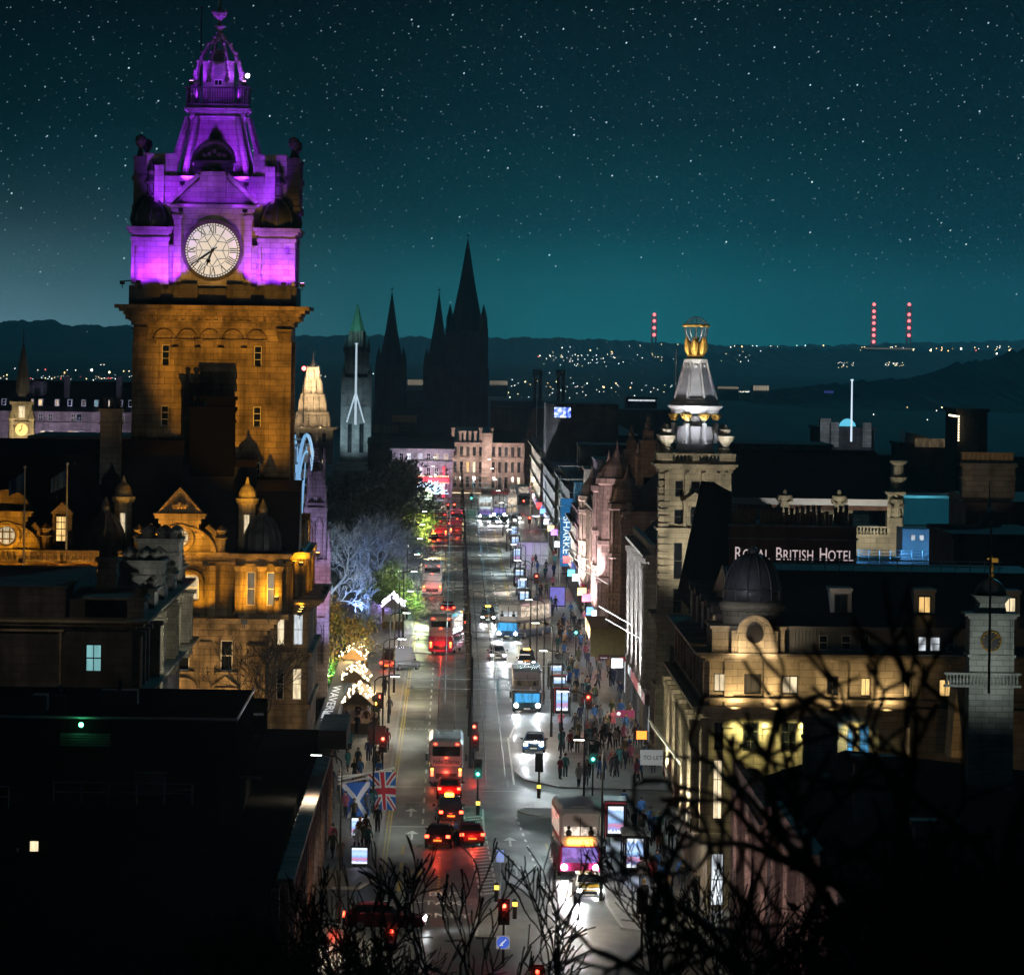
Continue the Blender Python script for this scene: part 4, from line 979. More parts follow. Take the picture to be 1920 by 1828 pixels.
# ------------------------------------------------------------------ corner building with the lead dome, right of the street
F = FR(1400, 1300, 330.0); X, Z, s = F.X, F.Z, F.s
CN = thing('corner_building', 'cream stone corner building with a lead dome and warmly lit windows', 'building', (24, 345, 0))
xa, xb, yn, yz = X(1330), X(1960), 330.0, 374.0
g = MB(); ops = []; wn = []
def op(a, b, c, e, k='d', gr=(2, 1)): ops.append((X(a)-xa, X(b)-xa, Z(e), Z(c))); wn.append((k, gr))
op(1338, 1360, 1263, 1298, 'c'); op(1395, 1427, 1263, 1301, 'm'); op(1465, 1497, 1265, 1301, 'c'); op(1550, 1572, 1265, 1301, 'd'); op(1614, 1632, 1268, 1302, 'w'); op(1694, 1709, 1270, 1303, 'w'); op(1760, 1785, 1268, 1302, 'w')
op(1340, 1358, 1355, 1407, 'd', (2, 3)); op(1394, 1424, 1353, 1408, 'd', (2, 3)); op(1465, 1495, 1353, 1409, 'd', (2, 3)); op(1532, 1549, 1356, 1411, 'b', (2, 3)); op(1557, 1603, 1356, 1411, 'b', (4, 4)); op(1612, 1632, 1356, 1411, 'b', (2, 3)); op(1692, 1709, 1358, 1412, 'm', (2, 3))
op(1339, 1357, 1425, 1537, 'c', (2, 3)); op(1394, 1424, 1440, 1537, 'd', (2, 3)); op(1465, 1495, 1440, 1537, 'd', (2, 3))
op(1337, 1362, 1600, 1700, 'x', (2, 2)); op(1394, 1440, 1600, 1700, 'm', (3, 2))
g.facade((xa, yn, 0), (1, 0, 0), (0, -1, 0), xb-xa, Z(1232), ops, .28); g.box(xa+.01, xb, yn+.5, yz, 0, Z(1232))
nb = 9; dd = (yz-yn)/nb; sops = [(k*dd+1.3, k*dd+3.4, Z(a), Z(b)) for k in range(nb) for a, b in ((1300, 1250), (1408, 1352), (1535, 1430))]
g.facade((xa, yz, 0), (0, -1, 0), (-1, 0, 0), yz-yn, Z(1232), sops, .3)
g.build('wall', cream_stone, CN)
for (a, b, c, e), (k, gr) in zip(ops, wn): win(CN, (xa+(a+b)/2, yn+.2, (c+e)/2), b-a, e-c, (0, -1), k, gr, dark_fr)
for a, b, c, e in sops: win(CN, (xa+.22, yz-(a+b)/2, (c+e)/2), b-a, e-c, (-1, 0), pick(.35), (2, 2), dark_fr)
g = MB()
for px in (1366, 1440, 1508, 1580, 1640, 1720, 1790): g.box(X(px-8), X(px+8), yn-.2, yn+.1, Z(1345), Z(1240)); g.box(X(px-9), X(px+9), yn-.28, yn+.1, Z(1244), Z(1238)); g.box(X(px-9), X(px+9), yn-.24, yn+.1, Z(1580), Z(1352)); g.box(X(px-11), X(px+11), yn-.34, yn+.1, Z(1364), Z(1354))
g.build('front_pilaster', cream_stone, CN)
for k in range(nb+1):
    g = MB(); yy = yn+.3+k*dd*.97; g.box(xa-.35, xa+.1, yy, yy+.9, Z(1340), Z(1240)); g.box(xa-.4, xa+.1, yy-.1, yy+1.0, Z(1560), Z(1350)); g.lathe(xa-.75, yy+.45, [(.34, Z(1560)), (.27, Z(1550)), (.24, Z(1375)), (.36, Z(1362)), (.38, Z(1352))], 8); g.build('side_column', cream_stone, CN)
g = MB()
for z0, z1, e in ((1240, 1234, .25), (1234, 1229, .55), (1229, 1224, .8), (1345, 1338, .3), (1338, 1330, .75), (1330, 1324, 1.0), (1316, 1308, .35), (1580, 1570, .5), (1570, 1562, .8)):
    g.box(xa-e, xb, yn-e, yz+e, Z(z0), Z(z1))
for k in range(44): g.box(xa-.6, xa-.1, yn+k, yn+k+.4, Z(1329), Z(1322))
g.build('cornice', cream_stone, CN)
g = MB(); k = 0
while k < 44: g.box(xa-1.0, xa-.93, yn+k, yn+k+.06, Z(1562), Z(1538)); k += .5
g.box(xa-1.05, xa-.9, yn, yz, Z(1539), Z(1536)); g.build('balcony_rail', iron, CN)
# attic, roof and dormers
cladding = pm('grey_cladding', (.20, .21, .22), .6, noise=.3, nscale=2)
g = MB(); g.box(X(1470), xb, yn+.9, yz, Z(1225), Z(1180)); 
for k in range(60): g.box(X(1470)+k*.2, X(1470)+k*.2+.05, yn+.84, yn+.9, Z(1222), Z(1182))
g.box(X(1468), xb, yn+.7, yn+1.1, Z(1180), Z(1174)); g.build('attic', cladding, CN)
for a, b, k in ((1536, 1552, 'd'), (1578, 1596, 'd'), (1612, 1630, 'd'), (1722, 1738, 'x'), (1744, 1764, 'x'), (1776, 1790, 'd')): win(CN, (X((a+b)/2), yn+.82, Z(1204)), X(b)-X(a), HWp(0)+(Z(1190)-Z(1218)), (0, -1), k, (1, 2))
g = MB(); g.prism_x([(yn+1.2, Z(1176)), (yn+8, Z(1078)), (yn+16, Z(1074)), (yz, Z(1176))], X(1430), xb); 
g.prism_x([(yn+1.2, Z(1225)), (yn+6, Z(1130)), (yn+16, Z(1080)), (yz-1, Z(1225))], xa+1.4, X(1430)); g.build('roof', slate, CN)
for a, k in ((1581, 'd'), (1739, 'w'), (1900, 'c')):
    g = MB(); w_ = X(a+20)-X(a-20); zz0, zz1 = Z(1152), Z(1110); yy = yn+3.0
    g.box(X(a-20), X(a+20), yy, yy+5, zz0, zz1); g.box(X(a-22), X(a+22), yy-.2, yy+5.2, zz1, zz1+.18); d_ = g.build('dormer', white, CN)
    win(d_, (X(a), yy-.03, (zz0+zz1)/2-.08), w_*.62, (zz1-zz0)*.8, (0, -1), k, (2, 1), dark_fr)
for k in range(5):
    yy = yn+6+k*8; g = MB(); g.box(xa+.6, xa+3.4, yy, yy+2.4, Z(1222), Z(1160)); g.prism_x([(yy-.2, Z(1160)), (yy+2.6, Z(1160)), (yy+1.2, Z(1142))], xa+.4, xa+3.4); d_ = g.build('side_dormer', pink_stone, CN)
    win(d_, (xa+.56, yy+1.2, Z(1190)), 1.3, 1.6, (-1, 0), pick(.3), (2, 2))
g = MB()
for z in (1056, 1066): g.tube([(X(1445), yn+9, Z(z)), (X(1905), yn+9, Z(z+3))], .035, 4)
for px in range(1450, 1906, 28): g.tube([(X(px), yn+9, Z(1080)), (X(px), yn+9, Z(1055))], .03, 4)
for k in range(9): g.tube([(xa+1.2, yn+3+k*.5, Z(1135-k*3)), (xa+1.2, yn+3+k*.5, Z(1098-k*3))], .03, 4)
g.build('roof_rail', steel, CN)
# dome on its drum, with a round window
dx, dy = X(1414), yn+3.4; rr = s*54
lamp('SPOT', (dx-3.4, yn-4.5, Z(1150)), 420, (.85, .88, 1), (dx-.4, dy-1, Z(1085)), .2, 70, 1, CN)
g = MB(); g.box(X(1334), X(1470), yn+.2, yn+7, Z(1226), Z(1176)); g.box(X(1330), X(1474), yn, yn+7.2, Z(1180), Z(1174)); g.build('drum_base', cream_stone, CN)
g = MB(); g.lathe(dx, dy, [(rr*1.05, Z(1176)), (rr*1.05, Z(1150)), (rr*1.16, Z(1147)), (rr*1.2, Z(1140)), (rr*1.14, Z(1135)), (rr*1.04, Z(1131))], 24); g.build('drum', cream_stone, CN)
g = MB(); g.lathe(dx, dy, [(rr, Z(1131)), (rr*1.0, Z(1112)), (rr*.96, Z(1096)), (rr*.86, Z(1078)), (rr*.70, Z(1062)), (rr*.46, Z(1049)), (rr*.2, Z(1043)), (rr*.16, Z(1040)), (rr*.2, Z(1036)), (rr*.12, Z(1032)), (.03, Z(1027))], 28)
for k in range(14):
    a = 2*pi*k/14; g.tube([(dx+r*rr*cos(a), dy+r*rr*sin(a), Z(z)) for r, z in ((1.01, 1131), (1.01, 1112), (.97, 1096), (.87, 1078), (.71, 1062), (.47, 1049), (.22, 1043))], .055, 4)
g.lathe(dx, dy, [(rr*1.0, Z(1112)), (rr*1.035, Z(1110)), (rr*1.0, Z(1107))], 28); g.build('dome', lead, CN, True)
g = MB(); 
g.prism_y([(X(1413)+s*31*cos(k*pi/16), Z(1188)+s*33*sin(k*pi/16)) for k in range(17)]+[(X(1382), Z(1224)), (X(1444), Z(1224))], yn-.5, yn+2)
g.box(X(1370), X(1384), yn-.3, yn+1, Z(1224), Z(1182)); g.box(X(1443), X(1457), yn-.3, yn+1, Z(1224), Z(1182)); g.tube([(X(1413)+s*32*cos(k*pi/16), yn-.55, Z(1188)+s*34*sin(k*pi/16)) for k in range(17)], .13, 6); o = g.build('oculus', cream_stone, CN)
g = MB(); g.lathe(0, 0, [(s*16.5, 0), (s*16.5, .12)], 28); g.v = [(X(1413)+a, yn-.52-q, Z(1188)+b) for a, b, q in g.v]; g.build('round_window', black, o)
for px, e in ((1376, 240), (1452, 240), (1560, 170), (1660, 170)): lamp('SPOT', (X(px), yn-1.2, Z(1322)), e*1.35, (1, .70, .34), (X(px), yn+.4, Z(1262)), .2, 140, 1, CN)
for px in (1385, 1430, 1500, 1600): lamp('SPOT', (X(px), yn-.8, Z(1352)), 330, (.95, .84, .32), (X(px), yn+.3, Z(1420)), .2, 140, 1, CN)
for px in (1385, 1440): lamp('SPOT', (X(px), yn-1.6, Z(1228)), 190, (1, .74, .44), (X(px), yn+.4, Z(1180)), .2, 130, 1, CN)
lamp('SPOT', (X(1581), yn-2, Z(1353)), 60, (.1, .55, 1), (X(1581), yn, Z(1400)), .2, 120, 1, CN)
for k in range(4): lamp('SPOT', (xa-1.5, yn+4+k*11, Z(1558)), 2400, (1, .93, .66), (xa, yn+5+k*11, Z(1380)), .2, 140, 1, CN)
g = MB()
for k in range(4):
    p0 = Vector((xa-.3, 346+k*2.2, Z(1500))); g.tube([p0, p0+Vector((-2.4, .5, 3.1))], .06, 5)
g.build('angled_flagpole', white, CN)
tree_l = MB(); tree_l.lathe(X(1409), yn+.9, [(.55, Z(1405)), (.06, Z(1366))], 9); tl = tree_l.build('christmas_tree', pm('fir', (.02, .06, .02), .9), CN)
g = MB()
for k in range(40):
    h = R.random(); a = R.uniform(pi, 2*pi); r_ = .56*(1-h)+.05; g.ball((X(1409)+r_*cos(a), yn+.9+r_*sin(a), Z(1405)+(Z(1368)-Z(1405))*h), .05, 5, 3)
g.build('fairy_lights', pm('fairy', (1, .8, .4), .4, emit=(1, .75, .3), es=6), tl)
# hotel with the roof sign, behind the dome
F = FR(1490, 1000, 402.0); X, Z, s = F.X, F.Z, F.s
RB = thing('hotel_with_roof_sign', 'dark brick hotel block with a row of clay chimney pots and a roof sign', 'hotel', (24, 412, 0))
MB().box(X(1368), X(1606), 402, 412, 0, Z(988)).build('wall', brick, RB)
g = MB(); g.prism_y([(X(1300), Z(1150)), (X(1372), Z(1150)), (X(1372), Z(925)), (X(1346), Z(922))], 402.6, 430); g.build('mansard', shade_black, RB)
g = MB(); g.box(X(1366), X(1608), 401.8, 412.2, Z(988), Z(984)); g.box(X(1366), X(1610), 401.85, 412, Z(1012), Z(1009)); g.build('coping', grey_stone, RB)
for row, n, y_, zt_ in ((0, 30, 403, 962), (1, 22, 406, 952)):
    for k in range(n):
        if R.random() < .12: continue
        x = X(1376+k*(228/n)); h = R.uniform(-4, 4); g = MB(); g.lathe(x, y_, [(.15, Z(985)), (.13, Z(zt_+h+4)), (.17, Z(zt_+h+3)), (.16, Z(zt_+h))], 7); g.build('chimney_pot', tile, RB)
sgn = pm('sign_letter', (.75, .68, .68), .5, emit=(1, .78, .80), es=.42)
SG = thing('roof_sign', 'large pinkish lit hotel roof lettering on a dark frame', 'sign', (X(1372), 398, Z(1050)))
xx = X(1372); big, sm = .92, .74
segs = [('R', 1), ('OYAL', 0), (' ', 0), ('B', 1), ('RITISH', 0), (' ', 0), ('H', 1), ('OTEL', 0)]
tot = 0; parts = []
for tx, bg_ in segs:
    if tx == ' ': tot += .52; continue
    t_ = text_mb(tx, (big if bg_ else sm)*1.38, .05, 1.08); wd = max(v[0] for v in t_.v)+.07; parts.append((t_, tot)); tot += wd
sx_ = (X(1594)-X(1372))/tot
for t_, off in parts:
    t_.v = [(xx+(v[0]+off)*sx_, 398+v[1], Z(1046)+v[2]) for v in t_.v]; t_.build('letter_group', sgn, SG)
g = MB(); g.box(X(1368), X(1598), 398.1, 398.2, Z(1049), Z(1047)); g.box(X(1368), X(1598), 398.1, 398.2, Z(1030), Z(1029.4))
for px in range(1372, 1600, 25): g.box(X(px), X(px)+.06, 398.1, 398.25, Z(1065), Z(1024))
g.build('frame', iron, SG)
# ------------------------------------------------------------------ globe tower
F = FR(1306, 760, 450.0); X, Z, s = F.X, F.Z, F.s
GT = thing('globe_tower', 'pale corner tower with a columned belvedere, gilt figures and wire globe on top', 'tower', (X(1306), 453, 0))
gx, gy = X(1306), 453.0; ha, hb = X(1240), X(1373); gh = (hb-ha)/2; gy = 450+gh
g = MB(); ops = []
for a, b, c, e in ((1268, 1283, 902, 932), (1298, 1315, 902, 932), (1328, 1343, 902, 932), (1297, 1314, 950, 983), (1267, 1283, 956, 983), (1328, 1343, 956, 983), (1267, 1283, 1018, 1086), (1297, 1314, 1018, 1080), (1267, 1283, 1104, 1150), (1297, 1314, 1104, 1150), (1328, 1343, 1018, 1080), (1262, 1285, 1308, 1372), (1262, 1285, 1210, 1260), (1297, 1314, 1210, 1260)): ops.append((X(a)-ha, X(b)-ha, Z(e), Z(c)))
g.facade((ha, 450, 0), (1, 0, 0), (0, -1, 0), hb-ha, Z(872), ops, .3); g.box(ha+.02, hb-.02, 450.5, 450+2*gh, 0, Z(872)); 
sops = [(1.0+k*1.7, 2.0+k*1.7, Z(a), Z(b)) for k in range(3) for a, b in ((932, 902), (983, 956), (1086, 1018), (1150, 1104))]
g.facade((ha, 450+2*gh, 0), (0, -1, 0), (-1, 0, 0), 2*gh, Z(872), sops, .25); g.build('wall', cream_stone, GT)
for i, (a, b, c, e) in enumerate(ops): win(GT, (ha+(a+b)/2, 450.22, (c+e)/2), b-a, e-c, (0, -1), 'c' if i == 11 else 'd', (1, 2), dark_fr)
for a, b, c, e in sops: win(GT, (ha+.18, 450+2*gh-(a+b)/2, (c+e)/2), b-a, e-c, (-1, 0), 'd', (1, 2), dark_fr)
g = MB(); k = 0; z = Z(1500)
while z < Z(890):
    e = .28 if k % 2 else .18; g.box(ha-.1, ha+.5+e, 449.88, 450.3, z, z+.42); g.box(ha-.12, ha+.2, 449.9, 450.7+e, z, z+.42); z += .56; k += 1
g.build('quoin', cream_stone, GT)
g = MB()
for px in (1252, 1290, 1321, 1350, 1364): g.box(X(px-4), X(px+4), 449.75, 450.1, Z(940), Z(886))
for z0, z1, e in ((886, 880, .12), (880, 875, .3), (875, 870, .5), (995, 990, .25), (1165, 1158, .35), (1158, 1150, .6), (1290, 1283, .3)): g.box(ha-e, hb+e, 450-e, 450+2*gh+e, Z(z0), Z(z1))
g.build('string_course', cream_stone, GT); g = MB()
g.prism_y([(X(1280), Z(941)), (X(1331), Z(941)), (X(1306), Z(923))], 449.5, 450.1)
g.box(X(1283), X(1329), 449.6, 450.1, Z(947), Z(941))
for px in (1287, 1325): g.lathe(X(px), 449.8, [(.17, Z(988)), (.14, Z(952)), (.19, Z(947))], 8)
g.tube([(X(1306)+s*9.5*cos(k*pi/10), 449.95, Z(955)+s*9.5*sin(k*pi/10)) for k in range(11)], .09, 5)
g.build('window_aedicule', cream_stone, GT)
g = MB(); g.box(ha-.3, hb+.3, 449.7, 450.1, Z(870), Z(866)); g.box(ha-.35, hb+.35, 449.65, 450.15, Z(854), Z(850)); g.box(ha-.3, ha, 449.7, 450+2*gh, Z(870), Z(850)); g.box(hb, hb+.3, 449.7, 450+2*gh, Z(870), Z(850))
for a, b in ((1237, 1263), (1300, 1312), (1350, 1377)): g.box(X(a), X(b), 449.68, 450.12, Z(867), Z(853))
for c in range(10):
    px = 1268+c*7 if c < 5 else 1317+(c-5)*7; g.lathe(X(px), 449.9, [(.08, Z(866)), (.13, Z(862)), (.05, Z(857)), (.1, Z(854))], 7)
g.build('balustrade', cream_stone, GT)
ur = MB(); ur.lathe(0, 0, [(.42, 0), (.42, .5), (.2, .6), (.28, .75), (.62, 1.15), (.7, 1.45), (.5, 1.55), (.3, 1.65), (.42, 1.95), (.2, 2.15), (.05, 2.35)], 10); urm = ur.mesh('urn', cream_stone)
for px, yy in ((1252, 450.3), (1362, 450.3), (1252, 450+2*gh-.4), (1362, 450+2*gh-.4)): inst(urm, 'urn', (X(px), yy, Z(852)), GT)
wht = pm('pale_stucco', (.60, .60, .63), .7, noise=.25, nscale=1)
RC = lambda r: r*s
def oct_(m, prof, hx=1.0):
    m.lathe(gx, gy, [(RC(r)/cos(pi/8), z) for r, z in prof], 8, pi/8)
g = MB(); oct_(g, [(38, Z(868)), (38, Z(845)), (34, Z(843)), (34, Z(800)), (30, Z(800)), (30, Z(781)), (45, Z(781))][:4]); oct_(g, [(20, Z(843)), (20, Z(780))]); g.build('belvedere_base', wht, GT)
co = MB(); co.lathe(0, 0, [(.30, 0), (.30, .12), (.22, .18), (.19, Z(790)-Z(826)), (.2, Z(788)-Z(826))], 10); com = co.mesh('column', wht)
cp = MB(); cp.lathe(0, 0, [(.2, 0), (.3, .25), (.42, .42), (.42, .5)], 8)
for k in range(6): cp.ball((.28*cos(k*pi/3), .28*sin(k*pi/3), .28), .1, 5, 4)
cpm = cp.mesh('capital', gold)
for k in range(8):
    a = k*pi/4+pi/8; p = (gx+RC(43)*cos(a), gy+RC(43)*sin(a)); c_ = inst(com, 'column', (*p, Z(832)), GT); inst(cpm, 'capital', (*p, Z(789)), c_)
g = MB(); oct_(g, [(44, Z(776)), (45, Z(769)), (51, Z(764)), (52, Z(761)), (46, Z(758)), (46, Z(754)), (41, Z(752)), (41, Z(748))]); g.build('entablature', wht, GT)
g = MB(); oct_(g, [(38, Z(748)), (34, Z(732)), (24, Z(694)), (20.5, Z(682)), (22, Z(679)), (22, Z(674)), (19, Z(673))])
for k in range(8):
    a = k*pi/4+pi/8; g.tube([(gx+RC(r)*1.082*cos(a), gy+RC(r)*1.082*sin(a), Z(z)) for r, z in ((38, 748), (34, 732), (24, 694), (21, 680))], [.16, .15, .12, .1], 5)
    a = k*pi/4; p = [(gx+RC(r)*1.01*cos(a), gy+RC(r)*1.01*sin(a), Z(z)) for r, z in ((35, 742), (26, 702))]; 
    for e in (-1, 1): q = Vector((-sin(a), cos(a), 0))*e; g.tube([Vector(p[0])+q*.45, Vector(p[1])+q*.28], .06, 4)
    g.ball((gx+RC(22)*cos(a), gy+RC(22)*sin(a), Z(686)), .16, 6, 4)
g.build('steeple', wht, GT)
g = MB(); g.lathe(gx, gy, [(.75, Z(673)), (.6, Z(670)), (.5, Z(668))], 10); g.build('plinth', iron, GT)
g = MB(); g.lathe(gx, gy, [(.66, Z(669)), (.75, Z(666)), (.35, Z(662)), (.3, Z(640))], 12)
for k in range(6):
    a = k*pi/3+.3; b = lambda r, z: (gx+RC(r)*cos(a), gy+RC(r)*sin(a), Z(z))
    g.tube([b(11, 667), b(15, 660), b(16, 652), b(17, 645), b(19, 638), b(18, 632)], [.16, .26, .30, .24, .14, .05], 7)
    g.ball(b(15.5, 641), .15, 7, 5); g.tube([b(15, 648), b(20, 646), b(22, 640)], [.09, .08, .05], 5); g.tube([b(14, 660), b(20, 657), b(19, 650)], [.12, .14, .05], 5)
g.build('gilt_figures', gold, GT)
g = MB()
for k in range(6):
    a = k*pi/6; g.tube([(gx+RC(22)*cos(a)*cos(t*pi/14-pi/2+.35), gy+RC(22)*sin(a)*cos(t*pi/14-pi/2+.35), Z(618)+RC(24)*sin(t*pi/14-pi/2+.35)) for t in range(29-3)], .035, 4)
g.tube([(gx, gy, Z(640)), (gx, gy, Z(594))], .07, 5); g.build('wire_globe', steel, GT)
g = MB(); n = 24; g.tube([(gx+RC(24)*cos(2*pi*k/n), gy+RC(24)*sin(2*pi*k/n), Z(611)+.06*(k % 2)) for k in range(n+1)], .11, 6, False); g.build('zodiac_ring', gold, GT)
g = MB(); g.tube([(X(1274), gy+5, Z(790)), (X(1274), gy+5, Z(656))], .06, 5); g.build('mast', white, GT)
for e, yy in ((-1, 449), (1, 449)):
    lamp('SPOT', (gx+e*2.4, yy-1.6, Z(858)), 800, (.93, .95, 1.0), (gx+e*.4, gy-.5, Z(720)), .2, 75, .8, GT)
lamp('SPOT', (gx-1, 446.5, Z(872)), 1300, (1, .97, .9), (gx, gy, Z(630)), .2, 40, .8, GT)
lamp('SPOT', (gx+1.5, 441, Z(1170)), 6500, (1, .93, .74), (gx, 450, Z(950)), .2, 70, .9, GT)
lamp('SPOT', (ha-1, 442, Z(1420)), 1800, (.9, .95, .6), (ha+2, 450, Z(1250)), .2, 90, 1, GT)
lamp('SPOT', (gx-1.5, gy-3.2, Z(668)), 150, (1, .9, .7), (gx, gy, Z(640)), .1, 90, 1, GT); lamp('SPOT', (gx+1.6, gy-3.0, Z(668)), 150, (1, .9, .7), (gx, gy, Z(636)), .1, 90, 1, GT)
lamp('POINT', (gx, gy-1.2, Z(835)), 12, (.9, .95, 1), None, .2, parent=GT)
# ------------------------------------------------------------------ street frontages on the right
sh_mats = [glow('shop_white', (.9, .97, 1), 1.25, .6, (1.2, 1.2, 1.0)), glow('shop_warm', (1, .78, .5), 1.25, .6, (1.2, 1.2, 1.0)), glow('shop_blue', (.45, .6, 1), 1.2, .6, (1.2, 1.2, 1.0)), glow('shop_pink', (1, .55, .7), 1.0, .6, (1.2, 1.2, 1.0))]
fasc = [pm('fascia_white', (.6, .6, .6), .5, emit=(1, 1, 1), es=.14), pm('fascia_red', (.4, .03, .05), .5, emit=(1, .1, .14), es=.13), pm('fascia_dark', (.03, .03, .04), .4), pm('fascia_blue', (.05, .1, .4), .5, emit=(.15, .3, 1), es=.2)]
def frontage(name, label, x0, y0, y1, zt, mat, bays, floors, depth=16, lit=.25, style='flat', shop=True, ww=1.2, cat='building', topz=None, colm=None, zb=0, east=True, fr=None, wash=7500):
    """one building of the terrace: shopfront, street wall with real window openings, cornices, roof"""
    t = thing(name, label, cat, (x0+depth/2, (y0+y1)/2, zb))
    L = y1-y0; g = MB(); sil = MB(); z0 = 4.6 if shop else .4
    fh = (zt-z0)/floors; rows = [(z0+fh*k+.7, z0+fh*(k+1)-.55) for k in range(floors)]
    wall_windows(g, t, (x0, y1, zb), (0, -1, 0), (-1, 0), L, zt-zb, bays, [(a-zb, b-zb) for a, b in rows], ww, lit, (2, 2), fr, .3, 'wcxxm', .4, sil)
    if east:
        n = max(2, int(depth/4)); wall_windows(g, t, (x0, y0, zb), (1, 0, 0), (0, -1), depth, zt-zb, n, [(a-zb, b-zb) for a, b in rows], ww, lit, (2, 2), fr, .25, 'wcxm', .6, sil)
    else: g.add([(x0, y0, zb), (x0+depth, y0, zb), (x0+depth, y0, zt), (x0, y0, zt)], [(0, 1, 2, 3)])
    g.box(x0+.45, x0+depth, y0+.4, y1, zb, zt); g.build('wall', mat, t)
    if sil.v: sil.build('sill', mat, t)
    c = MB()
    for k in range(floors): zz = z0+fh*k; c.box(x0-.3, x0+.02, y0-.1, y1, zz, zz+.3)
    for a, b, e in ((-.5, -.25, .2), (-.25, .05, .5), (.05, .3, .75)): c.box(x0-e, x0+depth, y0-e*.6, y1, zt+a, zt+b)
    c.box(x0-.1, x0+.3, y0, y1, zt+.3, zt+1.1); c.build('cornice', mat, t)
    if colm is not None:
        p = MB()
        for k in range(bays+1):
            yy = y0+.2+(L-.9)*k/bays; p.box(x0-.62, x0+.02, yy, yy+.42, z0+.2, zt-.6); p.box(x0-.75, x0+.02, yy-.1, yy+.52, zt-1.0, zt-.55); p.box(x0-.72, x0+.02, yy-.08, yy+.5, z0+.2, z0+.8)
        p.build('pilaster', colm, t)
    r = MB(); r.prism_y([(x0+.5, zt+.3), (x0+3.5, zt+3.4), (x0+depth-3, zt+3.4), (x0+depth, zt+.3)], y0+.5, y1-.5) if style == 'mansard' else r.box(x0+.5, x0+depth-.5, y0+.5, y1-.5, zt, zt+.5)
    r.build('roof', slate, t)
    if shop:
        ns = max(1, int(L/9))
        for k in range(ns):
            a, b = y0+L*k/ns+.35, y0+L*(k+1)/ns-.35
            q = MB().box(x0-.12, x0-.06, a, b, .5, 3.35); w_ = q.build('shop_window', R.choice(sh_mats[:2]+sh_mats), t)
            q = MB(); j = a
            while j < b: q.box(x0-.2, x0-.05, j, j+.09, .1, 3.4); j += 1.6
            q.box(x0-.18, x0-.05, a, b, .1, .5); q.build('shop_frame', dark_fr, w_)
            MB().box(x0-.4, x0-.02, a, b, 3.4, 4.3).build('fascia', R.choice(fasc), t)
    n = max(2, int(L/11)); wc = {'pink_stone': (1, .80, .82), 'pale_stone': (.95, .96, 1), 'grey_stone': (1, .90, .80), 'red_brick': (.85, .75, 1), 'dark_stone': (.8, .9, 1)}[mat.name]
    for k in range(n): lamp('SPOT', (x0-4.2, y0+L*(k+.5)/n, 4.4), wash*1.7*L/n/11, wc, (x0+.3, y0+L*(k+.5)/n, zt*.8), .2, 110, 1, t)
    return t
BL = {}
BL['a'] = frontage('shop_terrace', 'white stone terrace with tall lit columns beside the globe tower', 16.0, 460, 506, 15.2, pale_stone, 12, 3, 14, .3, 'mansard', colm=pale_stone)
BL['b'] = frontage('department_store', 'ornate pinkish department store with two carved gable towers', 16.0, 524, 596, 16.8, pink_stone, 15, 4, 22, .3, 'mansard', colm=pink_stone)
BL['c'] = frontage('shop_building', 'plain brown shop building with slim pillars beyond the department store', 16.0, 600, 668, 13.8, grey_stone, 14, 3, 18, .25, 'flat', colm=pink_stone)
BL['d'] = frontage('shop_building', 'low purple brick shop building with a glazed stair front', 15.6, 672, 722, 12.0, brick, 9, 3, 16, .15, 'flat')
BL['e'] = frontage('shop_building', 'modern grey shop with a pale box on its roof', 15.6, 724, 768, 9.5, grey_stone, 8, 2, 14, .35, 'flat')
BL['f'] = frontage('shop_building', 'dark shop building behind the blue wrapped scaffold', 16.0, 790, 870, 12.5, dark_stone, 14, 3, 18, .2, 'flat')
BL['g'] = frontage('shop_building', 'dark plain block carrying the video screen', 15.5, 875, 985, 12.0, dark_stone, 18, 3, 22, .2, 'flat')
BL['h'] = frontage('shop_building', 'grey street block before the narrow gabled house', 15.0, 990, 1110, 13.0, grey_stone, 18, 3, 20, .3, 'mansard')
# carved gable towers of the department store
def gable_tower(px, Yt, w_, ytop, ybase):
    f = FR(px, ybase, Yt); g = MB(); x, z = f.X, f.Z; d = w_*f.s
    g.box(x(px)-d/2, x(px)+d/2, Yt, Yt+d, 14, z(ybase))
    zt = z(ybase); h = z(ytop)-zt
    for e in (-1, 1):
        for k in (0, 1): g.lathe(x(px)+e*d*.42, Yt+.3+k*(d-.6), [(.3, zt), (.3, zt+h*.25), (.45, zt+h*.28), (.2, zt+h*.34), (.05, zt+h*.5)], 7)
    g.prism_y([(x(px)-d*.5, zt), (x(px)+d*.5, zt), (x(px)+d*.36, zt+h*.22), (x(px)+d*.3, zt+h*.5), (x(px)-d*.3, zt+h*.5), (x(px)-d*.36, zt+h*.22)], Yt+.1, Yt+d-.2)
    g.box(x(px)-d*.36, x(px)+d*.36, Yt-.1, Yt+d, zt+h*.5, zt+h*.56); g.box(x(px)-d*.22, x(px)+d*.22, Yt+.2, Yt+d*.7, zt+h*.56, zt+h*.72)
    g.lathe(x(px), Yt+d*.4, [(d*.2, zt+h*.72), (d*.12, zt+h*.78), (d*.16, zt+h*.85), (d*.06, zt+h*.9), (d*.1, zt+h*.94), (.02, zt+h)], 8)
    o = g.build('gable_tower', pink_stone, BL['b'])
    win(o, (x(px), Yt-.04, zt-1.6), .9, 2.2, (0, -1), 'd', (1, 2), dark_fr)
gable_tower(1183, 575, 38, 797, 902); gable_tower(1215, 548, 44, 778, 885)
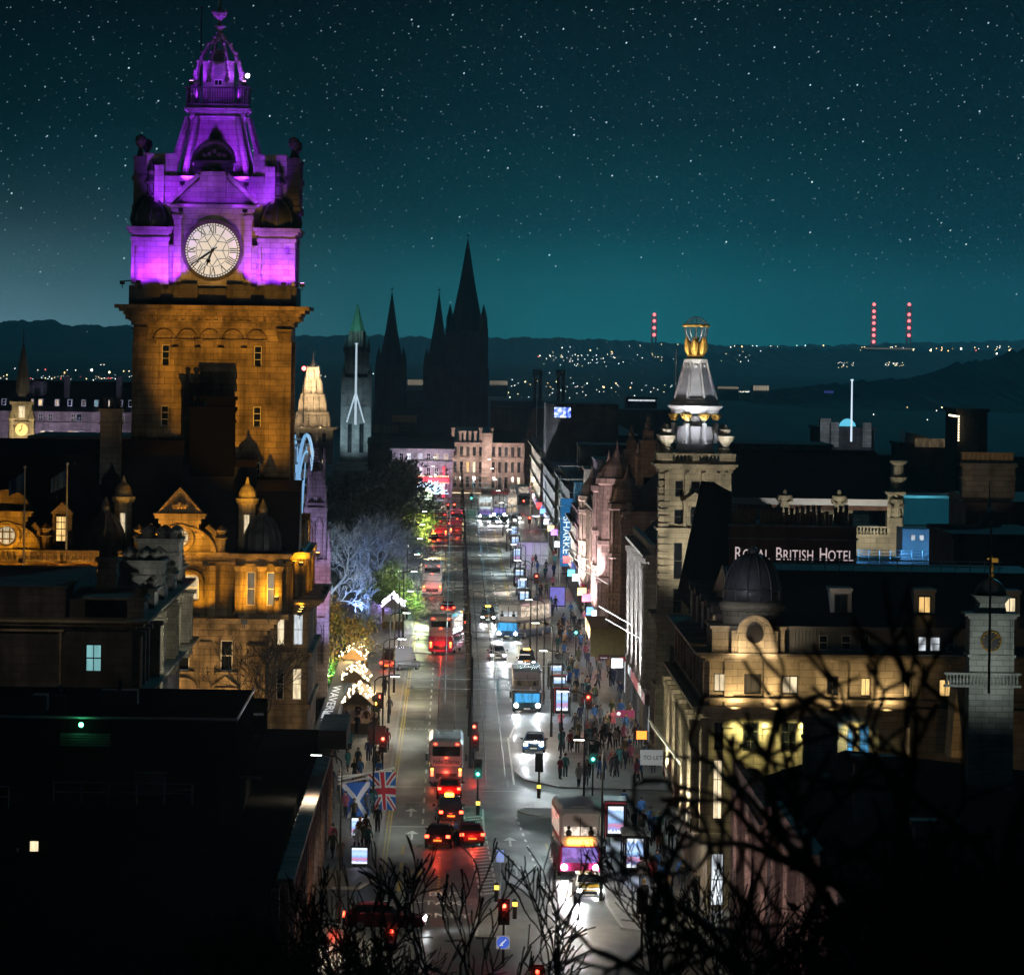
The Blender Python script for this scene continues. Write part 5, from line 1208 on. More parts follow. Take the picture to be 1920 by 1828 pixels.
for yy, bl_, r_, zz in ((528, 'b', 1.5, 20), (562, 'b', 1.7, 21.5), (592, 'b', 1.5, 20), (604, 'c', 1.3, 17), (664, 'c', 1.3, 17), (674, 'd', 1.2, 14)):
    g = MB(); g.lathe(16.0, yy, [(r_*.6, 4.4), (r_, 5.2), (r_, 9), (r_*1.12, 9.1), (r_*1.12, 9.5), (r_, 9.6), (r_, 12.6), (r_*1.12, 12.7), (r_*1.12, 13.1), (r_, 13.2), (r_, zz-3), (r_*1.2, zz-2.8), (r_*1.2, zz-2.3), (r_*.95, zz-2.2), (r_*.75, zz-1.0), (r_*.3, zz-.2), (r_*.12, zz+.4), (.03, zz+1.4)], 10)
    for k in range(10): a = 2*pi*k/10; g.tube([(16+r_*cos(a), yy+r_*sin(a), 5.2), (16+r_*cos(a), yy+r_*sin(a), zz-3)], .09, 4)
    g.build('corner_turret', pink_stone, BL[bl_])
lamp('SPOT', (13.6, 532, 10), 5000, (1, .84, .86), (18.5, 552, 19), .2, 90, 1, BL['b']); lamp('SPOT', (13.6, 560, 10), 5000, (1, .84, .86), (17.8, 577, 18), .2, 90, 1, BL['b'])
for k, (y_, z_) in enumerate(((540, 9), (575, 8), (620, 7.5), (650, 7.5), (470, 8), (492, 8))):
    g = MB(); g.tube([(16, y_, z_), (12.6, y_-.6, z_+1.9)], .05, 5); g.build('wall_flagpole', white, BL['b' if k < 2 else 'c' if k < 4 else 'a'])
# roof box, side gable and dark modern fronts
f = FR(1130, 930, 745); g = MB(); g.box(f.X(1098), f.X(1162), 745, 760, 0, f.Z(884)); g.box(f.X(1096), f.X(1164), 744.7, 760, f.Z(884), f.Z(880)); o = g.build('gable_house', grey_stone); 
o.name = 'side_gable'; o.parent = BL['e']; o.location = -BL['e'].location
f = FR(1110, 950, 700); g = MB(); g.box(f.X(1100), f.X(1120), 700, 706, 9, f.Z(938)); o = g.build('roof_box', cladding, BL['d'])
lamp('SPOT', (f.X(1128), 735, 13.5), 900, (.95, .97, .92), (f.X(1128), 745, 13), .3, 120, 1, BL['e'])
# blue wrapped scaffold with upright lettering
f = FR(1075, 1000, 760); x, z = f.X, f.Z
SF = thing('scaffold_hoarding', 'tall blue lit scaffold wrap with white lettering running down it', 'scaffold', (x(1075), 762, 0))
bl = pm('blue_wrap', (.03, .12, .3), .7, emit=(.02, .20, .48), es=.42, noise=.5, nscale=.6)
MB().box(x(1050), x(1074), 759.8, 760.1, z(1062), z(935)).build('banner', bl, SF)
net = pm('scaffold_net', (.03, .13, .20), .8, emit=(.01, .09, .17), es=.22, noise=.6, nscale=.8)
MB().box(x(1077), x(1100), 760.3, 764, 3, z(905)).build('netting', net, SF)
t_ = text_mb('SHARKEY', 1.0, .03); wd = max(v[0] for v in t_.v); kx = (z(968)-z(1050))/wd
t_.v = [(x(1056)+v[2]*1.25, 759.7+v[1]*.5, z(968)-v[0]*kx) for v in t_.v]; t_.build('lettering', pm('banner_letter', (.8, .85, .9), .5, emit=(.75, .92, 1), es=1.0), SF)
g = MB()
for px in (1046, 1050, 1075, 1088, 1100): g.tube([(x(px), 759.5, 0), (x(px), 759.5, z(890+R.uniform(0, 25)))], .05, 4)
for k in range(9): g.tube([(x(1044), 759.5, 2+k*1.75), (x(1102), 759.5, 2+k*1.75)], .045, 4)
g.build('scaffold_tube', steel, SF)
lamp('SPOT', (x(1062), 758, z(1072)), 260, (.4, .75, 1), (x(1062), 760, z(990)), .2, 80, 1, SF)
# video screen and far narrow gabled house
f = FR(1053, 790, 960); x, z = f.X, f.Z
VS = thing('video_screen', 'small bright blue video screen high on a dark far building', 'screen', (x(1053), 960, z(785)))
MB().box(x(1024), x(1160), 961, 985, 0, z(757)).build('rooftop_block', soot_stone, BL['g'])
vm = bpy.data.materials.new('video'); vm.use_nodes = True; t = vm.node_tree; b = t.nodes['Principled BSDF']; c = nd(t, 'ShaderNodeTexCoord'); n = nd(t, 'ShaderNodeTexNoise'); n.inputs['Scale'].default_value = 1.6; t.links.new(c.outputs['Object'], n.inputs[0])
t.links.new(ramp(t, n.outputs[0], [(.4, (.02, .04, .4)), (.5, (.15, .3, 1)), (.6, (1, 1, 1))]), b.inputs['Emission Color']); b.inputs['Emission Strength'].default_value = 1.2
MB().box(x(1039), x(1070), 960.6, 960.9, z(783), z(764)).build('display', vm, VS)
g = MB()
for a, b_, c_, e in ((1038, 1039, 784, 763), (1070, 1071, 784, 763), (1039, 1070, 784, 783), (1039, 1070, 764, 763)): g.box(x(a), x(b_), 960.4, 961, z(c_), z(e))
g.build('frame', iron, VS)
f = FR(995, 850, 1150); x, z = f.X, f.Z
NH = thing('gabled_house', 'tall narrow house with a curved gable at the far end of the right pavement', 'house', (x(995), 1155, 0))
g = MB(); ops = [(k*1.1+.4, k*1.1+.9, z(b_), z(a)) for k in range(2) for a, b_ in ((832, 815), (860, 842), (890, 868))]
g.facade((x(985), 1150, 0), (1, 0, 0), (0, -1, 0), x(1008)-x(985), z(826), ops, .2); g.box(x(985), x(1008), 1150.3, 1165, 0, z(826))
g.prism_y([(x(985), z(826)), (x(1008), z(826)), (x(1007), z(795)), (x(1004), z(770)), (x(1001), z(765)), (x(998), z(775)), (x(993), z(800))], 1150, 1164); g.box(x(983), x(1009), 1149.6, 1165, z(828), z(824)); g.build('wall', pink_stone, NH)
for a, b_, c_, e in ops: win(NH, (x(985)+(a+b_)/2, 1150.14, (c_+e)/2), b_-a, e-c_, (0, -1), pick(.4), (1, 2))
g = MB(); g.tube([(x(1005), 1149, z(826)), (x(1005), 1149, z(738))], .08, 5); g.build('flagpole', white, NH)
# scaffold tower with a warm site lamp
f = FR(1005, 930, 1060); x, z = f.X, f.Z
ST = thing('scaffold_tower', 'open scaffold tower with a warm work lamp near its top', 'scaffold', (x(1008), 1062, 0)); g = MB()
for px in (995, 1003, 1012, 1022):
    for yy in (1060, 1063): g.tube([(x(px), yy, 0), (x(px), yy, z(880))], .06, 4)
for k in range(8):
    zz = 2+k*(z(880)-2)/7.5
    for yy in (1060, 1063): g.tube([(x(993), yy, zz), (x(1024), yy, zz)], .05, 4)
g.build('scaffold_tube', steel, ST)
g = MB(); g.ball((x(1001), 1059.6, z(899)), .5, 8, 6); g.build('lamp', pm('work_lamp', (1, .8, .5), .4, emit=(1, .65, .3), es=6), ST); lamp('POINT', (x(1001), 1058.5, z(899)), 1500, (1, .65, .35), None, .3, parent=ST)
# overhanging shop canopies and signs on the near right pavement
def canopy(name, label, x0, x1, y0, y1, z0, z1, mat, cat='canopy'):
    t = thing(name, label, cat, ((x0+x1)/2, (y0+y1)/2, z0)); MB().box(x0, x1, y0, y1, z0, z1).build('panel', mat, t); return t
def hang_sign(label, px, py, Y_, w_, h_, mat, txt=None, tmat=None, tsz=.5):
    p = Wp(px, py, Y_); t = thing('hanging_sign', label, 'sign', p); g = MB(); g.box(-w_/2, w_/2, -.06, .06, -h_/2, h_/2); g.build('sign_panel', mat, t, local=True)
    g = MB(); g.tube([(w_/2, 0, h_*.3), (16-p.x if 16-p.x > w_/2 else w_/2+.6, 0, h_*.3)], .035, 4); g.build('bracket', iron, t, local=True)
    if txt:
        m_ = text_mb(txt, tsz, .01); wd = max(v[0] for v in m_.v); m_.v = [(v[0]-wd/2, v[1]-.075, v[2]-tsz*.35) for v in m_.v]; m_.build('lettering', tmat or MT['sign_white'], t, local=True)
    return t
hang_sign('maroon hanging sign with a white round badge over the shop door', 1172, 1338, 478, 1.6, .6, pm('maroon', (.12, .02, .05), .5, emit=(.25, .02, .09), es=.35))
m_ = MB(); p = Wp(1160, 1338, 477.8); m_.ball((p.x, p.y, p.z), .17, 10, 6); o = m_.build('badge', MT['sign_white'], bpy.data.objects['hanging_sign']) 
hang_sign('small glowing orange sign on the shop wall', 1203, 1378, 452, .8, .65, pm('orange_sign', (.5, .1, .02), .5, emit=(1, .22, .03), es=2.2))
hang_sign('white TO LET board on the wall beneath the angled flagpoles', 1224, 1420, 415, 1.8, 1.1, MT['fascia_white'], 'TO LET', black, .42)
hang_sign('dark hanging sign with a lit white strip under the brown canopy', 1132, 1232, 520, 1.0, .5, pm('dark_red', (.1, .015, .02), .5), '\u2013\u2013', MT['sign_white'], .6)
t_ = thing('shop_canopy', 'boxy yellow-brown shop canopy projecting over the pavement', 'canopy', (14, 522, 5)); 
g = MB(); g.box(12.7, 16, 522, 545, 6.1, 6.5); g.box(12.7, 16, 522, 522.2, 3.9, 6.1); g.box(12.7, 12.9, 522.2, 545, 5.2, 6.1); g.build('panel', pm('ochre_cladding', (.28, .20, .06), .6, noise=.3), t_)
t_ = thing('poster_screen', 'violet shop poster panel behind the crowd on the right pavement', 'poster', (12.6, 700, 2)); p = Wp(1045, 1118, 700)
MB().box(p.x-.9, p.x+.9, 699.9, 700.1, p.z-1.1, p.z+1.1).build('panel', pm('violet_poster', (.1, .1, .4), .5, emit=(.30, .28, .95), es=.45, noise=.6, nscale=1.5), t_)
g = MB(); g.box(p.x-1, p.x+1, 700.1, 700.3, .1, p.z+1.2); g.build('frame', iron, t_)
t_ = thing('site_hoarding', 'white construction hoarding with scaffolding and purple light on the far right pavement', 'hoarding', (12, 830, 0))
g = MB(); g.box(9.6, 13.8, 830, 830.2, .1, 3.4); g.build('panel', white, t_); g = MB()
for k in range(5): g.tube([(9.4+k*1.1, 829, 0), (9.4+k*1.1, 829, 7.5)], .05, 4)
for k in range(4): g.tube([(9.2, 829, 1.9*k+1.5), (14, 829, 1.9*k+1.5)], .05, 4)
g.build('scaffold_tube', steel, t_); lamp('POINT', (11, 827, 3), 130, (.5, .2, 1), None, .3, parent=t_)
for k, (y_, z_, nm, c) in enumerate(((512, 3.9, 'white', (.9, .95, 1)), (548, 4.4, 'warm yellow', (1, .75, .35)), (566, 3.8, 'red', (1, .1, .1)), (588, 4.6, 'white', (.9, .95, 1)), (610, 3.9, 'blue', (.2, .45, 1)), (632, 4.3, 'pink', (1, .35, .6)), (655, 4.0, 'warm yellow', (1, .75, .35)), (684, 4.4, 'white', (.9, .95, 1)), (712, 3.8, 'cyan', (.2, .85, 1)), (742, 4.3, 'red', (1, .1, .1)), (806, 4.0, 'white', (.9, .95, 1)), (838, 4.6, 'violet', (.6, .3, 1)), (868, 4.2, 'warm yellow', (1, .75, .35)), (905, 4.0, 'white', (.9, .95, 1)), (945, 4.5, 'blue', (.2, .45, 1)), (990, 4.2, 'red', (1, .1, .1)), (1040, 4.4, 'white', (.9, .95, 1)))):  # glowing panels and point lamps added for sparkle along the street
    t_ = thing('added_sparkle_sign', 'small blank lit %s panel added for sparkle over the right pavement' % nm, 'sign', (14.9, y_, z_), 0, 'lit panels added along the right pavement'); g = MB(); g.box(-.55, .45, -.06, .06, -.42, .42); g.build('sign_panel', pm('sparkle_panel_'+nm.replace(' ', '_'), tuple(q*.5 for q in c), .5, emit=c, es=1.3), t_, local=True); g = MB(); g.box(-.6, .5, -.05, .05, .42, .47); g.box(-.6, .5, -.05, .05, -.47, -.42); g.tube([(.5, 0, .3), (1.1, 0, .3)], .03, 4); g.build('bracket', iron, t_, local=True)
    lamp('POINT', (14.4, y_-.5, z_-.6), 70, c, None, .2, parent=t_)
# ------------------------------------------------------------------ roofs behind, on the right
F = FR(1530, 930, 470); X, Z, s = F.X, F.Z, F.s
SP = thing('statue_parapet_building', 'dark roofed stone building with three statues along its pale parapet', 'building', (X(1530), 478, 0))
g = MB(); g.box(X(1375), X(1600), 470.6, 500, 0, Z(955)); g.box(X(1600), X(1693), 470, 500, 0, Z(1003)); g.build('wall', cream_stone, SP)
g = MB(); g.box(X(1376), X(1666), 470, 470.7, Z(947), Z(935)); g.build('parapet', wht, SP)
MB().box(X(1376), X(1668), 470.2, 470.8, Z(956), Z(947.5)).build('brick_band', brick, SP)
g = MB(); g.prism_x([(471.2, Z(947)), (483, Z(852)), (498, Z(947))], X(1377), X(1665)); g.box(X(1400), X(1660), 482.5, 483.5, Z(853), Z(848)); g.build('roof', slate, SP)
def statue(px, py0, py1):
    g = MB(); k = (Z(py1)-Z(py0)); c = X(px)
    g.box(c-.5, c+.5, 469.3, 470.1, Z(py0)-.7, Z(py0)); 
    g.lathe(c, 469.7, [(.42, Z(py0)), (.46, Z(py0)+k*.2), (.38, Z(py0)+k*.42), (.5, Z(py0)+k*.62), (.52, Z(py0)+k*.74), (.2, Z(py0)+k*.80), (.17, Z(py0)+k*.83)], 10, sy=.7)
    g.ball((c, 469.7, Z(py0)+k*.91), k*.085, 8, 6, 1.25)
    for e in (-1, 1): g.tube([(c+e*.45, 469.7, Z(py0)+k*.72), (c+e*.55, 469.45, Z(py0)+k*.52), (c+e*.25, 469.25, Z(py0)+k*.42)], [.16, .14, .1], 6)
    g.build('statue', cream_stone, SP)
for px in (1471, 1573): statue(px, 962, 918)
statue(1680, 968, 922)
g = MB(); g.box(X(1664), X(1694), 469.8, 472, Z(1003), Z(925)); g.box(X(1660), X(1698), 469.5, 472.3, Z(925), Z(920)); g.lathe(X(1686), 471, [(.55, Z(920)), (.35, Z(914)), (.6, Z(905)), (.75, Z(893)), (.45, Z(889)), (.42, Z(870)), (.7, Z(866)), (.72, Z(862))], 10)
g.box(X(1604), X(1664), 469.7, 470.2, Z(1003), Z(1000)); g.box(X(1604), X(1664), 469.7, 470.2, Z(988), Z(985))
for k in range(9): g.lathe(X(1608+k*6.4), 469.95, [(.08, Z(1000)), (.15, Z(996)), (.06, Z(991)), (.1, Z(988))], 7)
g.build('corner_pier', cream_stone, SP)
lamp('SPOT', (X(1500), 465, Z(990)), 500, (1, .96, .82), (X(1500), 470, Z(945)), .2, 150, 1, SP); lamp('SPOT', (X(1640), 464, Z(1030)), 1100, (1, .95, .75), (X(1655), 470, Z(970)), .2, 120, 1, SP)
F = FR(1740, 960, 520); X, Z = F.X, F.Z
t_ = thing('plant_room', 'teal lit flat roofed plant room between dark roofs', 'building', (X(1745), 525, 0)); MB().box(X(1694), X(1797), 520, 530, 0, Z(933)).build('wall', pm('teal_cladding', (.10, .30, .36), .6, noise=.15, nscale=.8), t_); MB().box(X(1692), X(1799), 519.7, 530, Z(934), Z(929)).build('roof_edge', steel, t_)
lamp('SPOT', (X(1740), 511, Z(950)), 330, (.15, .8, 1), (X(1745), 520, Z(965)), .3, 120, 1, t_)
F = FR(1720, 1010, 440); X, Z = F.X, F.Z
t_ = thing('roof_hut', 'blue lit roof terrace hut with two small windows', 'hut', (X(1720), 442, 0)); MB().box(X(1692), X(1752), 440, 446, 0, Z(992)).build('wall', white, t_)
for px in (1712, 1728): win(t_, (X(px), 439.95, Z(1008)), .35, .45, (0, -1), 'x', (2, 1))
g = MB()
for k in range(4): g.tube([(X(1604), 438, Z(1049-k*6)), (X(1770), 438, Z(1049-k*6))], .03, 4)
for px in range(1606, 1772, 20): g.tube([(X(px), 438, Z(1056)), (X(px), 438, Z(1030))], .03, 4)
g.build('terrace_rail', steel, t_); 
MB().box(X(1600), X(1780), 438, 450, 0, Z(1052)).build('terrace', cladding, t_)
for px in (1610, 1690, 1748): lamp('POINT', (X(px), 437.6, Z(1034)), 75, (.12, .45, 1), None, .2, parent=t_)
def rblock(name, label, Y_, a, b, top, mat, depth=12, cat='building', wins=(), roof=None, base=0):
    f = FR((a+b)/2, top, Y_); t = thing(name, label, cat, (f.X((a+b)/2), Y_+depth/2, base)); xo = f.X(a)
    g = MB(); ops = [(f.X(p)-xo, f.X(q)-xo, f.Z(u)-base, f.Z(v)-base) for p, q, v, u, k in wins]
    g.facade((xo, Y_, base), (1, 0, 0), (0, -1, 0), f.X(b)-xo, f.Z(top)-base, ops, .2); g.box(xo, f.X(b), Y_+.3, Y_+depth, base, f.Z(top)); g.build('wall', mat, t)
    for (p, q, u, v), w_ in zip(ops, wins): win(t, (xo+(p+q)/2, Y_+.14, base+(u+v)/2), q-p, v-u, (0, -1), w_[4], (2, 2))
    if roof: 
        g = MB(); h = roof*f.s; g.prism_x([(Y_-.3, f.Z(top)), (Y_+depth*.4, f.Z(top)+h), (Y_+depth*.6, f.Z(top)+h), (Y_+depth+.3, f.Z(top))], xo-.2, f.X(b)+.2); g.build('roof', slate, t)
    else:
        g = MB(); g.box(xo-.2, f.X(b)+.2, Y_-.2, Y_+depth, f.Z(top), f.Z(top)+.3); g.build('coping', mat, t)
    return t, f
t_, f = rblock('stone_chimney_house', 'dark stone house with a long row of buff chimney pots at right', 400, 1812, 1960, 940, soot_stone, 14, 'house', roof=12)
chimney(t_, f.X(1808), f.X(1908), 402, 404, f.Z(945), f.Z(877), grey_stone, 11, pm('buff_pot', (.45, .33, .2), .7), .2, .75); lamp('SPOT', (f.X(1840), 396, f.Z(905)), 160, (1, .75, .45), (f.X(1850), 402, f.Z(865)), .2, 90, 1, t_)
t_, f = rblock('tall_dark_block', 'tall dark flat roofed block edged with fairy lights', 560, 1796, 1852, 772, dark_stone, 14, 'building')
g = MB()
for k in range(30):
    px, py = (1779+k*.75, 779+k*.1) if k < 20 else (1797, 781+(k-20)*5); g.ball((f.X(px), 559.5, f.Z(py)), .09, 5, 3)
g.build('fairy_lights', pm('warm_fairy', (1, .8, .5), .4, emit=(1, .8, .5), es=3), t_)
t_, f = rblock('bank_building', 'grey roof block with two lit pylons and a blue glass dome', 700, 1538, 1640, 806, soot_stone, 20, 'building', [(1545, 1549, 812, 830, 'c')])
g = MB()
for a, b in ((1537, 1557), (1555, 1572), (1617, 1633)): g.box(f.X(a), f.X(b), 699, 702, f.Z(838), f.Z(792 if a > 1540 else 785))
g.build('pylon', pale_stone, t_)
g = MB(); g.lathe(f.X(1593), 704, [(f.s*16, f.Z(800)), (f.s*14, f.Z(794)), (f.s*8, f.Z(788)), (.2, f.Z(786))], 16); g.build('glass_dome', pm('blue_dome', (.1, .3, .4), .3, emit=(.12, .55, .75), es=.8, noise=.5, nscale=.5), t_)
lamp('SPOT', (f.X(1580), 690, f.Z(820)), 700, (.7, .85, 1), (f.X(1580), 700, f.Z(800)), .3, 120, 1, t_)
p = Wp(1596, 828, 690); pole(p, (828-714)*690/FPX, .12, pm('lit_pole', (.7, .75, .8), .4, emit=(.7, .85, 1), es=.8), 'flagpole', 'tall white lit flagpole in front of the blue glass dome')
t_, f = rblock('glass_roof_house', 'dark building with a slanting glazed rooflight at right', 600, 1690, 1775, 836, soot_stone, 14, 'building', [(1712, 1722, 818, 845, 'd')][:0])
g = MB(); g.prism_y([(f.X(1696), f.Z(836)), (f.X(1698), f.Z(810)), (f.X(1742), f.Z(820)), (f.X(1742), f.Z(836))], 600, 606); g.build('rooflight', steel, t_); g = MB(); g.box(f.X(1715), f.X(1770), 599, 599.5, f.Z(838), f.Z(822)); g.build('lit_screen', GL['m'], t_)
for nm, lb, Y_, a, b, top, mt_ in (('roof_block', 'broad dark roof behind the statues with thin rail lights', 620, 1372, 1560, 838, dark_stone), ('roof_block', 'dark roof mass at the right edge under the wooded hill', 640, 1640, 1980, 860, dark_stone),
        ('roof_block', 'dark gable wall below the teal plant room', 505, 1700, 1810, 1000, soot_stone), ('roof_block', 'long dark flat roof behind the pink department store', 680, 1120, 1265, 868, dark_stone), ('roof_block', 'brown flat roofed block behind the grey side gable', 850, 1088, 1200, 838, soot_stone),
        ('roof_block', 'dark block left of the globe tower with a pale strip of windows', 1300, 1050, 1270, 770, dark_stone), ('roof_block', 'low dark house beside the white clock turret', 372, 1790, 1960, 1010, soot_stone)):
    rblock(nm, lb, Y_, a, b, top, mt_, 20)
t_, f = rblock('lit_strip_office', 'far office with one long strip of white lit windows', 1500, 1176, 1232, 747, dark_stone, 20, 'office', [(1178, 1229, 749, 753, 'x')])
# slim cupola with a needle, white clock turret with gold finial, dark flagpole
F = FR(1860, 950, 385); X, Z, s = F.X, F.Z, F.s
t_ = thing('cupola', 'small white ribbed cupola with a long needle spire at the right edge', 'cupola', (X(1860), 387, Z(1012)))
g = MB()
for k in range(8):
    a = k*pi/4; g.tube([(X(1860)+r*s*cos(a), 387+r*s*sin(a), Z(z)) for r, z in ((26, 1012), (25, 995), (19, 980), (9, 968), (4, 962))], .06, 5)
g.lathe(X(1860), 387, [(25*s, Z(1012)), (24*s, Z(995)), (18*s, Z(980)), (8*s, Z(968))], 12); g.build('cupola_dome', lead, t_)
g = MB(); g.lathe(X(1860), 387, [(.16, Z(965)), (.25, Z(956)), (.1, Z(953)), (.16, Z(946)), (.06, Z(940)), (.03, Z(904))], 8); g.build('needle', white, t_); lamp('SPOT', (X(1852), 383, Z(1000)), 60, (.8, .9, 1), (X(1860), 387, Z(950)), .1, 60, 1, t_)
F = FR(1860, 1200, 300); X, Z, s = F.X, F.Z, F.s
CT = thing('clock_turret', 'white stone clock turret with a small dome and gilt cross at the right edge', 'clock tower', (X(1860), 302, 0))
g = MB(); g.box(X(1818), X(1902), 300, 302.4, 0, Z(1152)); g.build('wall', stone('white_stone', (.52, .54, .50), .7, .3, .35), CT)
g = MB()
for z0, z1, e in ((1160, 1155, .1), (1155, 1150, .25), (1232, 1228, .1)): g.box(X(1818)-e, X(1902)+e, 300-e, 302.6, Z(z0), Z(z1))
for px in (1822, 1830, 1890, 1898): g.box(X(px)-.08, X(px)+.08, 299.9, 300.1, Z(1228), Z(1160))
g.build('cornice', MT['white_stone'], CT)
g = MB(); g.prism_y([(X(1832), Z(1150)), (X(1888), Z(1150)), (X(1884), Z(1132)), (X(1895), Z(1118)), (X(1825), Z(1118)), (X(1838), Z(1132))], 300.2, 302.3); g.build('neck', MT['white_stone'], CT)
g = MB(); g.lathe(X(1860), 301.3, [(31*s, Z(1118)), (29*s, Z(1108)), (22*s, Z(1096)), (10*s, Z(1088)), (3*s, Z(1085))], 20); g.build('dome', lead, CT, True)
g = MB(); g.lathe(X(1862), 301.3, [(.1, Z(1085)), (.16, Z(1080)), (.06, Z(1074)), (.14, Z(1066)), (.05, Z(1060)), (.03, Z(1042))], 8); g.box(X(1853), X(1873), 301.25, 301.35, Z(1051), Z(1048)); g.box(X(1862), X(1874), 301.24, 301.36, Z(1056), Z(1050)); g.build('finial', gold, CT)
lamp('SPOT', (X(1862), 299, Z(1085)), 22, (1, .8, .4), (X(1862), 301.3, Z(1062)), .1, 70, 1, CT)
g = MB(); g.lathe(0, 0, [(s*19, 0), (s*19, .08)], 28); g.v = [(X(1858)+a, 299.98-q, Z(1202)+b) for a, b, q in g.v]; cf = g.build('clock_face', black, CT)
g = MB()
for k in range(12):
    a = k*pi/6; g.tube([(X(1858)+s*r*sin(a), 299.88, Z(1202)+s*r*cos(a)) for r in (13, 17.5)], .025, 4)
g.tube([(X(1858), 299.86, Z(1202)), (X(1858)+s*12, 299.86, Z(1192))], .03, 4); g.tube([(X(1858), 299.86, Z(1202)), (X(1858)-s*6, 299.86, Z(1206))], .035, 4); n = 28
g.tube([(X(1858)+s*18.5*cos(2*pi*k/n), 299.9, Z(1202)+s*18.5*sin(2*pi*k/n)) for k in range(n+1)], .035, 4, False); g.build('clock_hand', gold, cf)
g = MB(); g.box(X(1770), X(1915), 299.6, 300, Z(1288), Z(1284)); g.box(X(1770), X(1915), 299.6, 300, Z(1265), Z(1261))
for k in range(22): g.lathe(X(1776+k*6.3), 299.8, [(.05, Z(1284)), (.08, Z(1278)), (.04, Z(1270)), (.06, Z(1265))], 6)
g.build('balustrade', MT['white_stone'], CT)
lamp('SPOT', (X(1835), 294.5, Z(1275)), 330, (.9, 1, .92), (X(1858), 300, Z(1200)), .2, 100, 1, CT)
p = Wp(1854, 1300, 285); pole(p, (1300-984)*285/FPX, .07, pm('brown_pole', (.25, .17, .13), .6), 'flagpole', 'bare brown flagpole rising past the white clock turret')
# dark street block in the right foreground
F = FR(1390, 1430, 318); X, Z = F.X, F.Z
DB = thing('dark_corner_block', 'dark stepped stone block with a pilastered side wall in the right foreground', 'building', (24, 285, 0))
for y0, y1, zt_, x0 in ((286, 318, 8.6, 15.9), (256, 286, 8.9, 16.4), (238, 256, 8.3, 16.9)):
    g = MB(); nb = max(3, int((y1-y0)/3.2)); dd = (y1-y0)/nb; ops = [(k*dd+.9, k*dd+2.2, a, b) for k in range(nb) for a, b in ((.8, 3.0), (4.2, 6.6))]
    g.facade((x0, y1, 0), (0, -1, 0), (-1, 0, 0), y1-y0, zt_, ops, .35); g.box(x0+.5, x0+22, y0+.01, y1-.01, 0, zt_); g.add([(x0, y0, 0), (x0+22, y0, 0), (x0+22, y0, zt_), (x0, y0, zt_)], [(0, 1, 2, 3)]); g.build('wall', soot_stone, DB)
    for a, b, c, e in ops: win(DB, (x0+.26, y1-(a+b)/2, (c+e)/2), b-a, e-c, (-1, 0), pick(.3, 'cxw') if c < 1 else 'd', (2, 2), dark_fr)
    g = MB()
    for k in range(nb+1): yy = y0+dd*k*.985; g.box(x0-.28, x0+.01, yy, yy+.45, 0, zt_-.4)
    g.box(x0-.4, x0+.3, y0, y1, zt_-.4, zt_); g.box(x0-.2, x0+.2, y0, y1, zt_, zt_+.9); g.build('pilaster', pink_stone, DB)
    g = MB(); g.prism_y([(x0+1.2, zt_), (x0+6, zt_+1.6), (x0+22, zt_)], y0+1.5, y1-1); g.build('roof', shade_black, DB)
    chimney(DB, x0+3.2, x0+5.0, y1-9, y1-7.5, zt_+.6, zt_+3.6, grey_stone, 0)
for k in range(6): lamp('SPOT', (13.6, 246+k*13, 4.2), 420, (1, .74, .66), (16.4, 249+k*13, 7.5), .2, 130, 1, DB)
g = MB(); g.prism_y([(X(1788), Z(1420)), (X(1815), Z(1420)), (X(1797), Z(1290))], 320, 324); o = g.build('pointed_gable', cream_stone, DB); lamp('SPOT', (X(1790), 314, Z(1410)), 260, (1, .62, .25), (X(1800), 320, Z(1350)), .2, 100, 1, DB)
# ------------------------------------------------------------------ left of the street: monument pier, wheel, churches, far town
F = FR(588, 1100, 480); X, Z, s = F.X, F.Z, F.s
MP = thing('monument_pier', 'slender gothic monument pier lit violet beside the hotel', 'monument', (X(588), 482, 0))
mx, my = X(589), 482.0; stm = stone('monument_stone', (.36, .33, .36), .6, .35, .5)
def gsq(g, r0, z0, r1, z1): g.frus(mx, my, r0*s, r0*s, Z(z0), r1*s, r1*s, Z(z1))
g = MB()
for a in ((28, 1400, 27, 1250), (23, 1250, 22, 1120), (24, 1120, 24, 1060), (19, 1060, 17, 960), (15, 950, 12, 890), (9, 890, 2, 845)): gsq(g, *a)
for z, r in ((1250, 29), (1165, 26), (1120, 30), (1060, 27), (1056, 25), (958, 22), (950, 20), (890, 14)): g.box(mx-r*s, mx+r*s, my-r*s, my+r*s, Z(z)-.12, Z(z)+.28)
g.build('shaft', stm, MP)
g = MB()
for ez in ((24, 1250, 1110, 5), (26, 1120, 1035, 4), (18, 1056, 950, 3.4), (14, 950, 880, 3)):
    r, z0, z1, w_ = ez
    for a in (-1, 1):
        for b in (-1, 1):
            c, d = mx+a*r*s, my+b*r*s; g.frus(c, d, w_*s, w_*s, Z(z0), w_*.8*s, w_*.8*s, Z(z1)); g.lathe(c, d, [(w_*1.2*s, Z(z1)), (w_*.5*s, Z(z1)+.9), (w_*.7*s, Z(z1)+1.0), (.02, Z(z1)+1.8)], 6)
for k in range(9):
    r = 8*(1-k/9); 
    for a in range(4): g.ball((mx+(r+1.5)*s*cos(a*pi/2+pi/4), my+(r+1.5)*s*sin(a*pi/2+pi/4), Z(888)+(Z(836)-Z(888))*k/9), .13, 5, 4)
g.lathe(mx, my, [(.25, Z(842)), (.08, Z(836)), (.02, Z(826))], 6); g.build('pinnacle', stm, MP)
g = MB()
